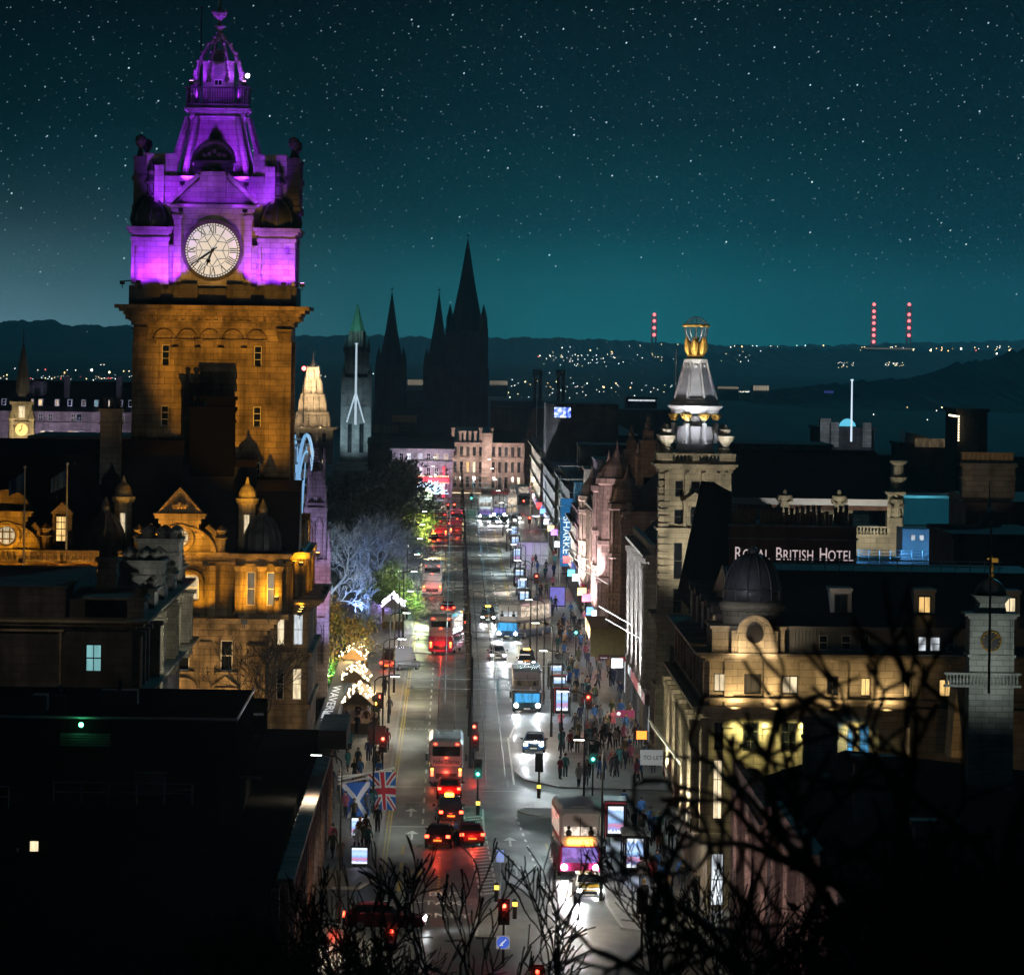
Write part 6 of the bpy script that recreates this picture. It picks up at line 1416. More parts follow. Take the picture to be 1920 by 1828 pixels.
for z0, z1 in ((1240, 1180), (1050, 990), (940, 900)):
    for e in (-1, 1): g.tube([(mx+e*.4-.3, my-s*23-.1, Z(z0)), (mx+e*.4-.3, my-s*23-.1, Z(z1)), (mx+e*.4, my-s*23-.1, Z(z1)+.5), (mx+e*.4+.3, my-s*23-.1, Z(z1)), (mx+e*.4+.3, my-s*23-.1, Z(z0))], .06, 4)
g.build('tracery', stm, MP)
for (dx_, zz, zt_, e) in ((2.2, 1380, 1180, 900), (2.0, 1240, 1050, 800), (1.4, 1100, 900, 700)): lamp('SPOT', (mx+dx_, my-5.5, Z(zz)), e*2.8, (.60, .50, 1.0), (mx, my, Z(zt_)), .2, 80, 1, MP)
lamp('SPOT', (mx-.6, my-5.5, Z(1160)), 1100, (1, .38, .42), (mx-.4, my, Z(1080)), .2, 80, 1, MP)
# big wheel, seen nearly edge on
WH = thing('ferris_wheel', 'pale blue lit big wheel seen edge on behind the hotel', 'ferris wheel', (Wp(556, 1125, 520).x, 520, 0), radians(87))
wr = 15.0; wz = Wp(556, 1125, 520).z
blue_st = pm('blue_lit_steel', (.5, .6, .7), .5, emit=(.25, .55, .95), es=.55)
for yy in (-.7, .7):
    g = MB(); n = 56; g.tube([(wr*cos(2*pi*k/n), yy, wz+wr*sin(2*pi*k/n)) for k in range(n+1)], .16, 5, False)
    g.tube([(wr*.9*cos(2*pi*k/n), yy, wz+wr*.9*sin(2*pi*k/n)) for k in range(n+1)], .08, 4, False); g.build('rim', blue_st, WH, local=True)
g = MB()
for k in range(16): a = 2*pi*k/16; g.tube([(0, 0, wz), (wr*.9*cos(a), .3-(k % 2)*.6, wz+wr*sin(a))], .05, 4)
g.build('spoke', blue_st, WH, local=True)
g = MB()
for e in (-1, 1):
    for a in (-4, 4): g.tube([(0, e*1.4, wz), (a, e*2.2, 0)], .3, 6)
g.build('support', blue_st, WH, local=True)
gn = MB(); gn.box(-.8, .8, -.6, .6, -2.1, -1.3); gn.box(-.85, .85, -.65, .65, -.5, -.35)
for a in (-.75, .75):
    for b in (-.55, .55): gn.box(a-.04, a+.04, b-.04, b+.04, -1.3, -.5)
gnm = gn.mesh('gondola', white)
for k in range(24):
    a = 2*pi*k/24; o = bpy.data.objects.new('gondola', gnm); COL.objects.link(o); o.parent = WH; o.location = (wr*cos(a), 0, wz+wr*sin(a))
# church with green spire and a lit flagpole star
F = FR(667, 760, 1350); X, Z, s = F.X, F.Z, F.s
CH = thing('church_tower', 'grey gothic church tower with a green copper spire and pale lit lower stage', 'church', (X(667), 1358, 0))
tcx, tcy = X(667), 1358.0
def sq(g, r0, z0, r1, z1): g.frus(tcx, tcy, r0*s, r0*s, Z(z0), r1*s, r1*s, Z(z1))
g = MB(); ops = []
w0 = X(641); wd = X(693)-w0
for a, b, c, e in ((652, 660, 795, 850), (674, 682, 795, 850)): ops.append((X(a)-w0, X(b)-w0, Z(e), Z(c)))
g.facade((w0, tcy-26*s, 0), (1, 0, 0), (0, -1, 0), wd, Z(710), ops, .8); g.box(w0, w0+wd, tcy-25*s+.6, tcy+26*s, 0, Z(710))
sq(g, 23, 710, 23, 658); sq(g, 25, 658, 25, 652)
for z, r in ((712, 28), (765, 27.5), (660, 25)): g.box(tcx-r*s, tcx+r*s, tcy-r*s, tcy+r*s, Z(z)-.2, Z(z)+.5)
g.build('tower', grey_stone, CH)
for a, b, c, e in ops: win(CH, (w0+(a+b)/2, tcy-26*s+.6, (c+e)/2), b-a, e-c, (0, -1), 'd', (2, 3), dark_fr)
g = MB()
for a in (-1, 1):
    for b in (-1, 1):
        g.frus(tcx+a*25*s, tcy+b*25*s, 4*s, 4*s, 0, 3.4*s, 3.4*s, Z(700)); g.lathe(tcx+a*24*s, tcy+b*24*s, [(3.2*s, Z(700)), (.05, Z(684))], 6); g.lathe(tcx+a*21*s, tcy+b*21*s, [(3*s, Z(655)), (3*s, Z(648)), (.05, Z(636))], 6)
for px in (652, 660, 668, 676, 684):
    g.box(X(px)-.25, X(px)+.25, tcy-23.6*s, tcy-22*s, Z(705), Z(668))
g.build('buttress', grey_stone, CH)
g = MB(); g.lathe(tcx, tcy, [(14*s, Z(655)), (14*s, Z(624)), (15.5*s, Z(624)), (15*s, Z(621))], 8, pi/8); 
for k in range(8): a = k*pi/4; g.tube([(tcx+14*s*cos(a), tcy+14*s*sin(a), Z(655)), (tcx+14*s*cos(a), tcy+14*s*sin(a), Z(621))], .3, 5)
g.build('belfry', grey_stone, CH)
g = MB(); g.lathe(tcx, tcy, [(15.5*s, Z(622)), (8*s, Z(596)), (.1, Z(570))], 8, pi/8); g.build('spire', copper, CH)
lamp('SPOT', (tcx-4, tcy-16, Z(855)), 10500, (.5, .8, .92), (tcx, tcy-2, Z(790)), .4, 70, 1, CH); lamp('SPOT', (tcx-4, tcy-18, Z(640)), 5200, (.5, 1, .9), (tcx, tcy, Z(605)), .4, 40, 1, CH)
g = MB(); g.prism_x([(tcy-40, 2), (tcy-40, Z(890)), (tcy-26*s, Z(866)), (tcy-26*s, 2)], X(632), X(700)); g.build('nave', grey_stone, CH)
p = Wp(667, 745, 1250); t_ = pole(p-Vector((0, 0, 6)), (745-645)*1250/FPX+6, .28, pm('star_pole', (.7, .75, .8), .5, emit=(.65, .85, 1), es=.5), 'lit_mast', 'thin white illuminated mast with splayed stays before the church tower')
g = MB()
for e in (-1, 1): g.tube([(0, 0, 7.2), (e*1.9, 0, .5)], .16, 4)
g.build('stay', MT['star_pole'], t_, local=True)
# tiered floodlit tower
F = FR(585, 800, 1480); X, Z, s = F.X, F.Z, F.s
LT = thing('tiered_building', 'floodlit warm stone building with a tiered wedding cake roof', 'building', (X(583), 1490, 0)); tcx, tcy = X(584), 1490.0
g = MB(); w0 = X(540); wd = X(624)-w0; ops = [(X(a)-w0, X(a+7)-w0, Z(e), Z(c)) for a in (548, 562, 576, 590, 604) for c, e in ((812, 828), (838, 855), (862, 880))]
g.facade((w0, tcy-8, 0), (1, 0, 0), (0, -1, 0), wd, Z(806), ops, .8); g.box(w0, w0+wd, tcy-7, tcy+14, 0, Z(806)); g.box(w0-1, w0+wd+1, tcy-9, tcy+15, Z(806), Z(801))
for a in (545, 558.5, 572.5, 586.5, 600.5, 614): g.box(X(a), X(a+2), tcy-8.6, tcy-8, 0, Z(806))
g.build('wall', cream_stone, LT)
for a, b, c, e in ops: win(LT, (w0+(a+b)/2, tcy-7.5, (c+e)/2), b-a, e-c, (0, -1), pick(.3), (1, 2), dark_fr)
tiers = ((804, 776, 33, 29), (773, 743, 25, 21), (740, 714, 17, 14), (711, 692, 11, 9))
for k, (z0, z1, r0, r1) in enumerate(tiers):
    g = MB(); sq(g, r0*.82, z0, r1*.9, z1); g.box(tcx-r1*1.08*s, tcx+r1*1.08*s, tcy-r1*1.08*s, tcy+r1*1.08*s, Z(z1)-.2, Z(z1)+.45); n = 6-k
    for i in range(n):
        u = -1+2*i/(n-1) if n > 1 else 0; g.tube([(tcx+u*r0*s, tcy-r0*s, Z(z0)), (tcx+u*r0*.86*s, tcy-r0*.86*s, Z(z0)+1.0), (tcx+u*r1*s, tcy-r1*s, Z(z1))], [.55, .4, .3], 5)
        for e in (-1, 1): g.tube([(tcx+e*r0*s, tcy+u*r0*s, Z(z0)), (tcx+e*r1*s, tcy+u*r1*s, Z(z1))], [.5, .3], 5)
    for a in (-1, 1): g.lathe(tcx+a*r0*.98*s, tcy-r0*.98*s, [(.5, Z(z0)), (.3, Z(z0)+2.4), (.03, Z(z0)+3.6)], 6)
    g.build('roof_tier', cream_stone, LT)
    for e in (-.5, .5): lamp('SPOT', (tcx+e*r0*s, tcy-r0*s-4.5, Z(z0)+.4), 2400, (1, .74, .48), (tcx+e*r0*s, tcy-r0*s*.9, Z(z1)), .2, 100, 1, LT)
g = MB(); g.lathe(tcx, tcy, [(7*s, Z(692)), (6.5*s, Z(684)), (3*s, Z(678)), (.7*s, Z(674)), (.1, Z(662))], 10); g.build('cap', lead, LT)
for dx_, z0, z1, e in ((-6, 806, 760, 1500), (6, 806, 760, 1500), (0, 900, 840, 20000)): lamp('SPOT', (tcx+dx_, tcy-17, Z(z0)), e, (1, .74, .48), (tcx+dx_*.3, tcy-4, Z(z1)), .4, 90, 1, LT)
g = MB(); p = Wp(570, 691, 1470); g.tube([p-Vector((0, 0, 14)), p], .15, 5); a_ = thing('beacon_mast', 'thin mast with a bright red beacon left of the tiered roof', 'mast', p-Vector((0, 0, 14))); g.build('pole', iron, a_); g = MB(); g.ball(p, .55, 8, 6); g.build('beacon', pm('red_beacon', (.5, .05, .05), .4, emit=(1, .08, .06), es=14), a_)
# cathedral, three spires in silhouette
F = FR(820, 700, 2150); X, Z, s = F.X, F.Z, F.s
CA = thing('cathedral', 'dark three spired cathedral in silhouette against the sky', 'cathedral', (X(815), 2180, 0))
def spire(c, tip, sh, w_, base, yy):
    g = MB(); r = w_*s/2; cx_ = X(c); g.box(cx_-r, cx_+r, yy-r, yy+r, 0, Z(sh)); 
    for a in (-1, 1):
        for b in (-1, 1): g.frus(cx_+a*r, yy+b*r, r*.22, r*.22, 0, r*.18, r*.18, Z(sh)+1); g.lathe(cx_+a*r*.93, yy+b*r*.93, [(r*.24, Z(sh)), (r*.2, Z(sh)+r*.7), (.05, Z(sh)+r*1.5)], 6)
    for k in range(3): zz = Z(sh)-(Z(sh)-Z(base))*k/3; g.box(cx_-r*1.06, cx_+r*1.06, yy-r*1.06, yy+r*1.06, zz-.3, zz+.3)
    for i in (-.45, 0, .45): g.box(cx_+i*r-.25, cx_+i*r+.25, yy-r*1.05, yy-r*.9, Z(base), Z(sh)-1)
    g.build('tower', dark_stone, CA)
    g = MB(); h = Z(tip)-Z(sh); g.lathe(cx_, yy, [(r*1.0, Z(sh)), (r*.93, Z(sh)+h*.08), (r*.46, Z(sh)+h*.52), (r*.04, Z(sh)+h*.985), (.05, Z(tip))], 8, pi/8)
    for k in range(4): a = k*pi/2; g.prism_z([(cx_+r*.8*cos(a)-.6, yy+r*.8*sin(a)-.6), (cx_+r*.8*cos(a)+.6, yy+r*.8*sin(a)-.6), (cx_+r*.8*cos(a)+.6, yy+r*.8*sin(a)+.6), (cx_+r*.8*cos(a)-.6, yy+r*.8*sin(a)+.6)], Z(sh), Z(sh)+h*.14)
    g.box(cx_-.08, cx_+.08, yy-.08, yy+.08, Z(tip)-.5, Z(tip)+2.2); g.box(cx_-.6, cx_+.6, yy-.08, yy+.08, Z(tip)+1.2, Z(tip)+1.45); g.build('spire', slate, CA)
spire(732, 549, 690, 50, 800, 2170); spire(821, 549, 690, 48, 800, 2180); spire(874, 447, 620, 68, 760, 2160)
g = MB(); g.box(X(838), X(916), 2150, 2200, 0, Z(690)); g.box(X(700), X(916), 2165, 2230, 0, Z(765)); g.prism_x([(2165, Z(765)), (2197, Z(735)), (2230, Z(765))], X(735), X(850)); g.build('nave', dark_stone, CA)
# west end of the street
F = FR(795, 890, 1180); X, Z, s = F.X, F.Z, F.s
WE = thing('corner_store', 'violet and white floodlit corner store with a red neon cross banner', 'building', (X(795), 1190, 0))
g = MB(); w0 = X(735); wd = X(848)-w0; ops = [(X(a)-w0, X(a+8)-w0, Z(e), Z(c)) for a in (748, 762, 784, 799, 814, 832) for c, e in ((850, 862), (876, 893), (906, 925))]
g.facade((w0, 1180, 0), (1, 0, 0), (0, -1, 0), wd, Z(843), ops, .4); g.box(w0, w0+wd, 1180.6, 1206, 0, Z(843)); g.build('wall', pale_stone, WE)
for i, (a, b, c, e) in enumerate(ops): win(WE, (w0+(a+b)/2, 1180.25, (c+e)/2), b-a, e-c, (0, -1), pick(.55, 'cxxm'), (2, 2))
g = MB(); g.box(w0-.5, w0+wd+.5, 1179.4, 1206, Z(845), Z(841)); g.box(w0-.3, w0+wd+.3, 1179.6, 1180, Z(868), Z(864)); g.build('cornice', pale_stone, WE)
g = MB(); g.prism_x([(1179.5, Z(841)), (1193, Z(820)), (1206, Z(841))], w0-.4, w0+wd+.4); g.build('roof', slate, WE)
g = MB(); g.box(X(768), X(842), 1179.2, 1179.5, Z(903), Z(894)); g.box(X(830), X(834), 1179.15, 1179.55, Z(935), Z(874)); g.build('neon_banner', pm('red_neon', (.4, .02, .03), .5, emit=(1, .03, .05), es=1.1), WE)
g = MB()
for k in range(26):
    for z in (892.5, 904.5): g.ball((X(768+k*2.9), 1179.0, Z(z)), .12, 5, 3)
g.build('bulb_row', pm('bulb', (1, .7, .4), .4, emit=(1, .6, .3), es=2.5), WE)
lamp('SPOT', (X(775), 1172, 1), 3000, (.62, .5, 1), (X(790), 1180, 9), .3, 130, 1, WE); lamp('SPOT', (X(830), 1172, 1), 2600, (1, .4, .8), (X(832), 1180, 7), .3, 110, 1, WE); lamp('SPOT', (X(815), 1170, 4), 2600, (.9, .9, 1), (X(810), 1180, 11), .3, 110, 1, WE)
p = Wp(806, 936, 1172); t_ = thing('light_sculpture', 'starburst of blue white festive lights in front of the corner store', 'light display', (p.x, p.y, 0)); g = MB()
for k in range(26):
    a = pi*k/25; r = R.uniform(2.6, 4.2); g.tube([(p.x, p.y, 1.0), (p.x+r*cos(a), p.y-R.uniform(0, 1), 1+r*.75*sin(a))], [.05, .09], 4)
g.build('light_spray', pm('blue_white', (.5, .7, 1), .4, emit=(.55, .8, 1), es=2.2), t_)
F = FR(915, 870, 1215); X, Z, s = F.X, F.Z, F.s
TN = thing('tenement_row', 'grey sandstone tenement row closing the far end of the street', 'building', (X(915), 1225, 0))
g = MB(); w0 = X(845); wd = X(990)-w0; ops = [(X(a)-w0, X(a+6)-w0, Z(e), Z(c)) for a in range(850, 984, 12) for c, e in ((838, 855), (866, 886), (894, 915))]
g.facade((w0, 1215, 0), (1, 0, 0), (0, -1, 0), wd, Z(832), ops, .4); g.box(w0, w0+wd, 1215.6, 1240, 0, Z(832))
for a in range(846, 990, 12): g.box(X(a), X(a)+.35, 1214.7, 1215, 0, Z(832))
for z in (860, 889): g.box(w0, w0+wd, 1214.6, 1215, Z(z)-.2, Z(z)+.3)
g.build('wall', pink_stone, TN)
for a, b, c, e in ops: win(TN, (w0+(a+b)/2, 1215.25, (c+e)/2), b-a, e-c, (0, -1), pick(.22, 'cwm'), (1, 2), dark_fr)
g = MB(); g.box(w0, w0+wd, 1214.4, 1240, Z(834), Z(830))
for a, t in ((846, 806), (860, 812), (868, 812), (878, 812), (888, 812), (898, 806), (918, 806)): g.box(X(a), X(a+5), 1215, 1217, Z(832), Z(t)); g.box(X(a)-.15, X(a+5)+.15, 1214.8, 1217.2, Z(t), Z(t)+.4)
g.box(X(903), X(922), 1213.5, 1222, 0, Z(812)); g.build('parapet_turret', pink_stone, TN)
g = MB(); g.prism_x([(1216, Z(832)), (1226, Z(808)), (1240, Z(832))], X(925), X(990)); g.build('roof', slate, TN)
MB().box(X(918), X(985), 1214, 1214.6, Z(932), Z(922)).build('red_fascia', fasc[1], TN)
MB().box(X(848), X(915), 1214, 1214.6, Z(934), Z(924)).build('shop_window', sh_mats[1], TN)
for px in (860, 890, 930, 965): lamp('SPOT', (X(px), 1205, 3), 3800, (1, .84, .72), (X(px), 1215, 12), .3, 120, 1, TN)
for nm, lb, Y_, a, b, top, mt_, rf in (('town_block', 'dark town roofs left of the far corner store', 1320, 690, 745, 832, dark_stone, 10), ('town_block', 'dark roof ridge behind the tenement row with twin chimney stacks', 1650, 920, 1060, 765, dark_stone, 12), ('town_block', 'dark roofs behind the corner store below the cathedral', 1500, 725, 850, 812, dark_stone, 14)):
    t_, f = rblock(nm, lb, Y_, a, b, top, mt_, 24, roof=rf)
    if a == 920:
        for c in (1000, 1010, 1044, 1053): chimney(t_, f.X(c), f.X(c+6), Y_+5, Y_+8, f.Z(760), f.Z(705), dark_stone, 2, dark_stone, .5, 1.6)
    else: chimney(t_, f.X(a+10), f.X(a+55), Y_+2, Y_+4, f.Z(top), f.Z(top-18), soot_stone, 9, MT['buff_pot'], .5, 1.8)
# left background: steeple, mansard offices, rooftops
F = FR(38, 760, 900); X, Z, s = F.X, F.Z, F.s
SE = thing('steeple', 'stone steeple with a lit clock stage at the far left', 'church', (X(38), 905, 0)); tcx, tcy = X(38), 905.0
g = MB(); r = 19*s; g.box(tcx-r, tcx+r, tcy-r, tcy+r, 0, Z(757)); 
for z in (830, 795, 757): g.box(tcx-r-.3, tcx+r+.3, tcy-r-.3, tcy+r+.3, Z(z)-.2, Z(z)+.3)
for a in (-1, 1): g.lathe(tcx+a*r, tcy-r, [(.5, 0), (.45, Z(790)), (.7, Z(786)), (.2, Z(770))], 8)
g.build('tower', cream_stone, SE)
win(SE, (tcx, tcy-r-.05, Z(773)), 1.0, 1.9, (0, -1), 'c', (1, 2)); g = MB(); g.lathe(0, 0, [(1.0, 0), (1.0, .1)], 24); g.v = [(tcx+a, tcy-r-.3-q, Z(806)+b) for a, b, q in g.v]; cf = g.build('clock_face', pm('gold_dial', (.5, .35, .1), .5, emit=(1, .7, .3), es=.5), SE)
g = MB(); g.tube([(tcx, tcy-r-.45, Z(806)), (tcx+.1, tcy-r-.45, Z(797))], .06, 4); g.tube([(tcx, tcy-r-.45, Z(806)), (tcx-.4, tcy-r-.45, Z(810))], .07, 4); g.build('clock_hand', iron, cf)
g = MB(); g.lathe(tcx, tcy, [(19*s, Z(757)), (17*s, Z(752)), (15*s, Z(735)), (10*s, Z(695)), (3.4*s, Z(652)), (.8*s, Z(642)), (1.2*s, Z(638)), (.05, Z(618))], 8, pi/8); g.build('spire', soot_stone, SE)
lamp('SPOT', (tcx+1, tcy-r-6, Z(836)), 2600, (1, .78, .42), (tcx, tcy-r, Z(785)), .3, 90, 1, SE)
F = FR(130, 760, 1000); X, Z, s = F.X, F.Z, F.s
MO = thing('mansard_offices', 'long bluish mansard roofed offices with dormers at the left horizon', 'office', (X(120), 1010, 0)); w0 = X(-60); wd = X(252)-w0
g = MB(); ops = [(X(a)-w0, X(a+9)-w0, Z(e), Z(c)) for a in (-40, -10, 20, 76, 92, 128, 138, 149, 218, 241) for c, e in ((808, 822),)]+[(X(a)-w0, X(a+9)-w0, Z(e), Z(c)) for a in (72, 90, 133, 144, 190, 225) for c, e in ((776, 790),)]
g.facade((w0, 1000, 0), (1, 0, 0), (0, -1, 0), wd, Z(772), ops, .4); g.box(w0, w0+wd, 1000.6, 1020, 0, Z(772)); g.box(w0, w0+wd, 999.6, 1000, Z(795), Z(792)); g.build('wall', pink_stone, MO)
for i, (a, b, c, e) in enumerate(ops): win(MO, (w0+(a+b)/2, 1000.25, (c+e)/2), b-a, e-c, (0, -1), pick(.85, 'wcc') if i < 10 else pick(.3, 'mx'), (2, 2))
g = MB(); g.prism_x([(999.5, Z(772)), (1002, Z(762)), (1008, Z(716)), (1020, Z(716)), (1021, Z(772))], w0, w0+wd); g.build('roof', slate, MO)
for a, k in ((6, 'd'), (58, 'w'), (75, 'w'), (106, 'c'), (130, 'd'), (156, 'm'), (180, 't'), (206, 'c'), (225, 'd'), (244, 'd')):
    g = MB(); g.box(X(a-4), X(a+4), 1001, 1006, Z(762), Z(749)); d_ = g.build('dormer', white, MO); win(d_, (X(a), 1000.94, Z(755.5)), 6*s, 11*s, (0, -1), k, (1, 2))
g = MB(); g.lathe(X(68), 1006, [(18*s, Z(760)), (18*s, Z(725)), (15*s, Z(716)), (8*s, Z(712)), (.1, Z(711))], 12); g.build('bow_roof', soot_stone, MO)
for a in (117, 215): chimney(MO, X(a), X(a+10), 1004, 1007, Z(760), Z(708), soot_stone, 0)
for px in (20, 110, 200): lamp('SPOT', (X(px), 988, Z(830)), 1900, (.62, .62, 1), (X(px), 1000, Z(785)), .3, 130, 1, MO)
t_, f = rblock('hotel_side_roof', 'dark flat roofs between the hotel and the steeple', 520, -60, 60, 836, soot_stone, 14, 'building'); lamp('SPOT', (f.X(15), 512, f.Z(850)), 160, (1, .85, .6), (f.X(20), 520, f.Z(855)), .3, 110, 1, t_)
rblock('long_dark_roof', 'long black roof right of the steeple below the offices', 560, 55, 250, 824, dark_stone, 24, 'building')
# bridge towers and town lights
bt = pm('bridge_concrete', (.2, .2, .2), .9); redl = pm('red_obstruction', (.5, .02, .02), .4, emit=(1, .16, .18), es=2.6)
rb = MB(); rb.ball((0, 0, 0), 2.6, 8, 6); rbm = rb.mesh('red_light', redl)
for px, tops, Y_, lb in ((1227, (590, 602, 615, 628), 9000, 'far bridge tower with four red lights left of the globe'), (1639, (571, 584, 595, 606, 618, 629, 641), 9000, 'far bridge tower with seven red lights'), (1705, (571, 590, 602, 615, 629), 9000, 'far bridge tower with five red lights, rightmost')):
    p = Wp(px-1, 650, Y_); t_ = thing('bridge_tower', lb, 'bridge tower', (p.x, Y_, 0), 0, 'red lit bridge towers on the horizon'); f = FR(px, tops[0], Y_)
    g = MB(); 
    for e in (-1, 1): g.frus(p.x+e*3, Y_+6, 1.6, 2, 0, 1.1, 1.5, f.Z(tops[0]))
    g.build('pylon', bt, t_)
    for py in tops: inst(rbm, 'red_light', (f.X(px), Y_, f.Z(py)), t_)
# ------------------------------------------------------------------ lights of the far town
TL = {}
for nm, c, e in (('w', (1, .93, .8), 5), ('c', (.85, .95, 1), 5), ('o', (1, .55, .18), 6), ('y', (1, .8, .4), 5), ('r', (1, .12, .1), 5)):
    m_ = MB(); m_.lathe(0, 0, [(.5, -.8), (.8, 0), (.5, .6), (.1, .9)], 6); TL[nm] = m_.mesh('town_lamp', pm('town_'+nm, c, .5, emit=c, es=e))
def town(px, py, Y_=None, r=1.0, k='w', lab='tiny distant street lamp glowing in the far town', grp='lights of the far town'):
    if Y_ is None: Y_ = min(7000, 33*FPX/max(py-VY-(px-VX)*-.0*0-sr*(px-VX), 30)*.93)
    p = Wp(px, py, Y_); o = inst(TL[k], 'town_lamp', p, None, 0, (r*Y_/FPX*1.0,)*3); tag(o, lab, 'street lamp', grp)
q = random.Random(21)
LF = 'tiny distant lamp glowing on the far hillside'; GF = 'lights on the far hills'
for px, py, r, k in ((1054, 652, 1.1, 'w'), (1069, 651, .8, 'c'), (1107, 657, 1.6, 'y'), (1012, 667, 1.3, 'w'), (1032, 668, 1.3, 'y'), (1009, 669, 1.0, 'r'), (1147, 660, 1.5, 'o'), (1118, 666, .9, 'w'), (1131, 672, .9, 'w'), (1153, 671, .9, 'w'), (1180, 649, .8, 'w'), (1200, 648, .9, 'w'), (1160, 682, .9, 'w'), (1168, 693, 1.5, 'y'), (1176, 693, 1, 'w'), (1207, 695, 1.2, 'w'), (1204, 671, .8, 'w'), (1241, 670, .8, 'w'), (1263, 673, .8, 'w'), (1240, 646, .8, 'y'), (1271, 646, 1, 'y'), (1370, 651, 1.2, 'w'), (1391, 650, 1.5, 'y'), (1411, 649, 1, 'w'), (1419, 649, 1, 'c'), (1445, 649, .9, 'w'), (1458, 650, .9, 'w'), (1494, 648, 1, 'w'), (1510, 648, 1.2, 'c'), (1544, 648, 1.6, 'o'), (1668, 658, 1.2, 'w'), (1689, 657, 1, 'w'), (1712, 656, 2.4, 'y'), (1745, 657, 2.8, 'y'), (1765, 657, 1.2, 'o'), (1778, 658, 1.3, 'o'), (1802, 654, 2.6, 'w'), (1830, 657, 1.2, 'r'), (1869, 663, 2.4, 'w'), (1887, 664, 2.2, 'c'), (1893, 657, 2.2, 'y'), (1900, 659, 2.4, 'o'), (1852, 650, 1, 'w'), (1875, 649, 1, 'w')):
    town(px, py, 7050 if py > 640 else 8200, r*.8, k, LF, GF)
for k in range(70):
    a = q.choice((1050, 1075, 1090, 1140, 1215, 1380)); town(q.gauss(a, 20), q.gauss(672, 8), 7000, q.uniform(.4, .75), q.choice('wwwcy'), LF, GF)
for k in range(26): town(1610+q.random()*290, 654+q.gauss(0, 2), 7000, q.uniform(.5, .9), q.choice('wyyo'), LF, GF)
for k in range(40):
    e = q.random(); town((1570+e*60) if e < .5 else (1660+(e-.5)*80), 683+q.gauss(0, 3), 6000, q.uniform(.35, .6), q.choice('wyc'), LF, GF)
LD = 'tiny distant dock lamp on the left skyline'; GD = 'dock lights at the far left'
for px, py, r, k in ((13, 703, 1.3, 'y'), (28, 691, .9, 'c'), (71, 694, .9, 'w'), (85, 693, 1.2, 'r'), (85, 709, 1, 'y'), (121, 699, 1.6, 'o'), (126, 694, .9, 'w'), (142, 694, 1, 'w'), (172, 694, 3.2, 'w'), (189, 684, .9, 'w'), (195, 684, .9, 'w'), (205, 698, 2.6, 'y'), (232, 696, 1.2, 'y'), (242, 696, 1, 'y'), (175, 713, .9, 'w'), (163, 622, .5, 'w'), (602, 704, .9, 'w'), (610, 706, .9, 'w'), (602, 722, .8, 'w'), (612, 728, .8, 'w'), (700, 701, 1.0, 'w')): town(px, py, 4500 if px > 300 else 3600, r*.8, k, LD, GD)
for k in range(60): town(q.uniform(0, 248), 711+abs(q.gauss(0, 3))*-1, 3600, q.uniform(.35, .7), q.choice('wwycr'), LD, GD)
for px, py, r, k in ((933, 714, 1.2, 'y'), (985, 716, 1.8, 'y'), (1043, 716, 1.1, 'y'), (1101, 719, 1.3, 'w'), (1132, 726, 2.2, 'o'), (1155, 719, 1.4, 'y'), (1182, 727, 1.6, 'o'), (1268, 725, 1.4, 'o'), (1220, 735, 1.1, 'w'), (1093, 735, .9, 'w'), (956, 745, 1.2, 'w'), (971, 739, 1, 'y'), (1190, 742, 1, 'w'), (1068, 746, .9, 'w'), (1494, 731, 1.2, 'y'), (1401, 735, 1.2, 'w'), (1430, 726, 1.8, 'o'), (1638, 777, 1.2, 'w'), (1701, 764, 1, 'o'), (1771, 748, 1.8, 'o'), (1766, 764, 1.6, 'y'), (1787, 756, 1.6, 'y'), (1756, 770, 1.2, 'w'), (1739, 787, 1.1, 'w'), (1750, 695, 1, 'w'), (1771, 698, .8, 'w')): town(px, py, None, r*.7, k)
for k in range(60): town(q.uniform(925, 1330), q.gauss(728, 9), None, q.uniform(.35, .7), q.choice('wwyco'))
for k in range(16): town(1356+k*3.2, 735+q.gauss(0, .5), 3300, .6, 'w')
dist = glow('far_lit_wall', (1, .85, .62), .2, .6, (.02, .02, .02))
for i, (a, b, y0, y1, Y_, lb) in enumerate(((764, 796, 711, 722, 3300, 'warm lit shed between the two left spires'), (918, 952, 713, 722, 3300, 'white lit shed right of the tallest spire'), (1345, 1385, 724, 729, 3250, 'long lit factory with bright windows right of the globe tower'), (1412, 1442, 722, 732, 3250, 'floodlit depot far right of the globe tower'), (1621, 1712, 652, 655, 6900, 'long lit bridge approach on the skyline'), (1545, 1563, 732, 737, 3150, 'blue lit stadium edge below the wooded hill'))):
    f = FR((a+b)/2, y0, Y_); t_ = thing('distant_shed', lb, 'building', (f.X((a+b)/2), Y_, 0)); MB().box(f.X(a), f.X(b), Y_, Y_+25, 0 if Y_ < 5000 else f.Z(y1)-3, f.Z(y0)).build('wall', bt, t_)
    g = MB(); n = max(3, int((b-a)/5)); w_ = (f.X(b)-f.X(a))/n
    for k in range(n): g.box(f.X(a)+w_*k+w_*.12, f.X(a)+w_*(k+.88), Y_-.5, Y_-.1, f.Z(y1), f.Z(y0)-.4)
    g.build('lit_window', dist if i != 5 else pm('far_blue', (.1, .1, .4), .5, emit=(.15, .2, 1), es=.15), t_)
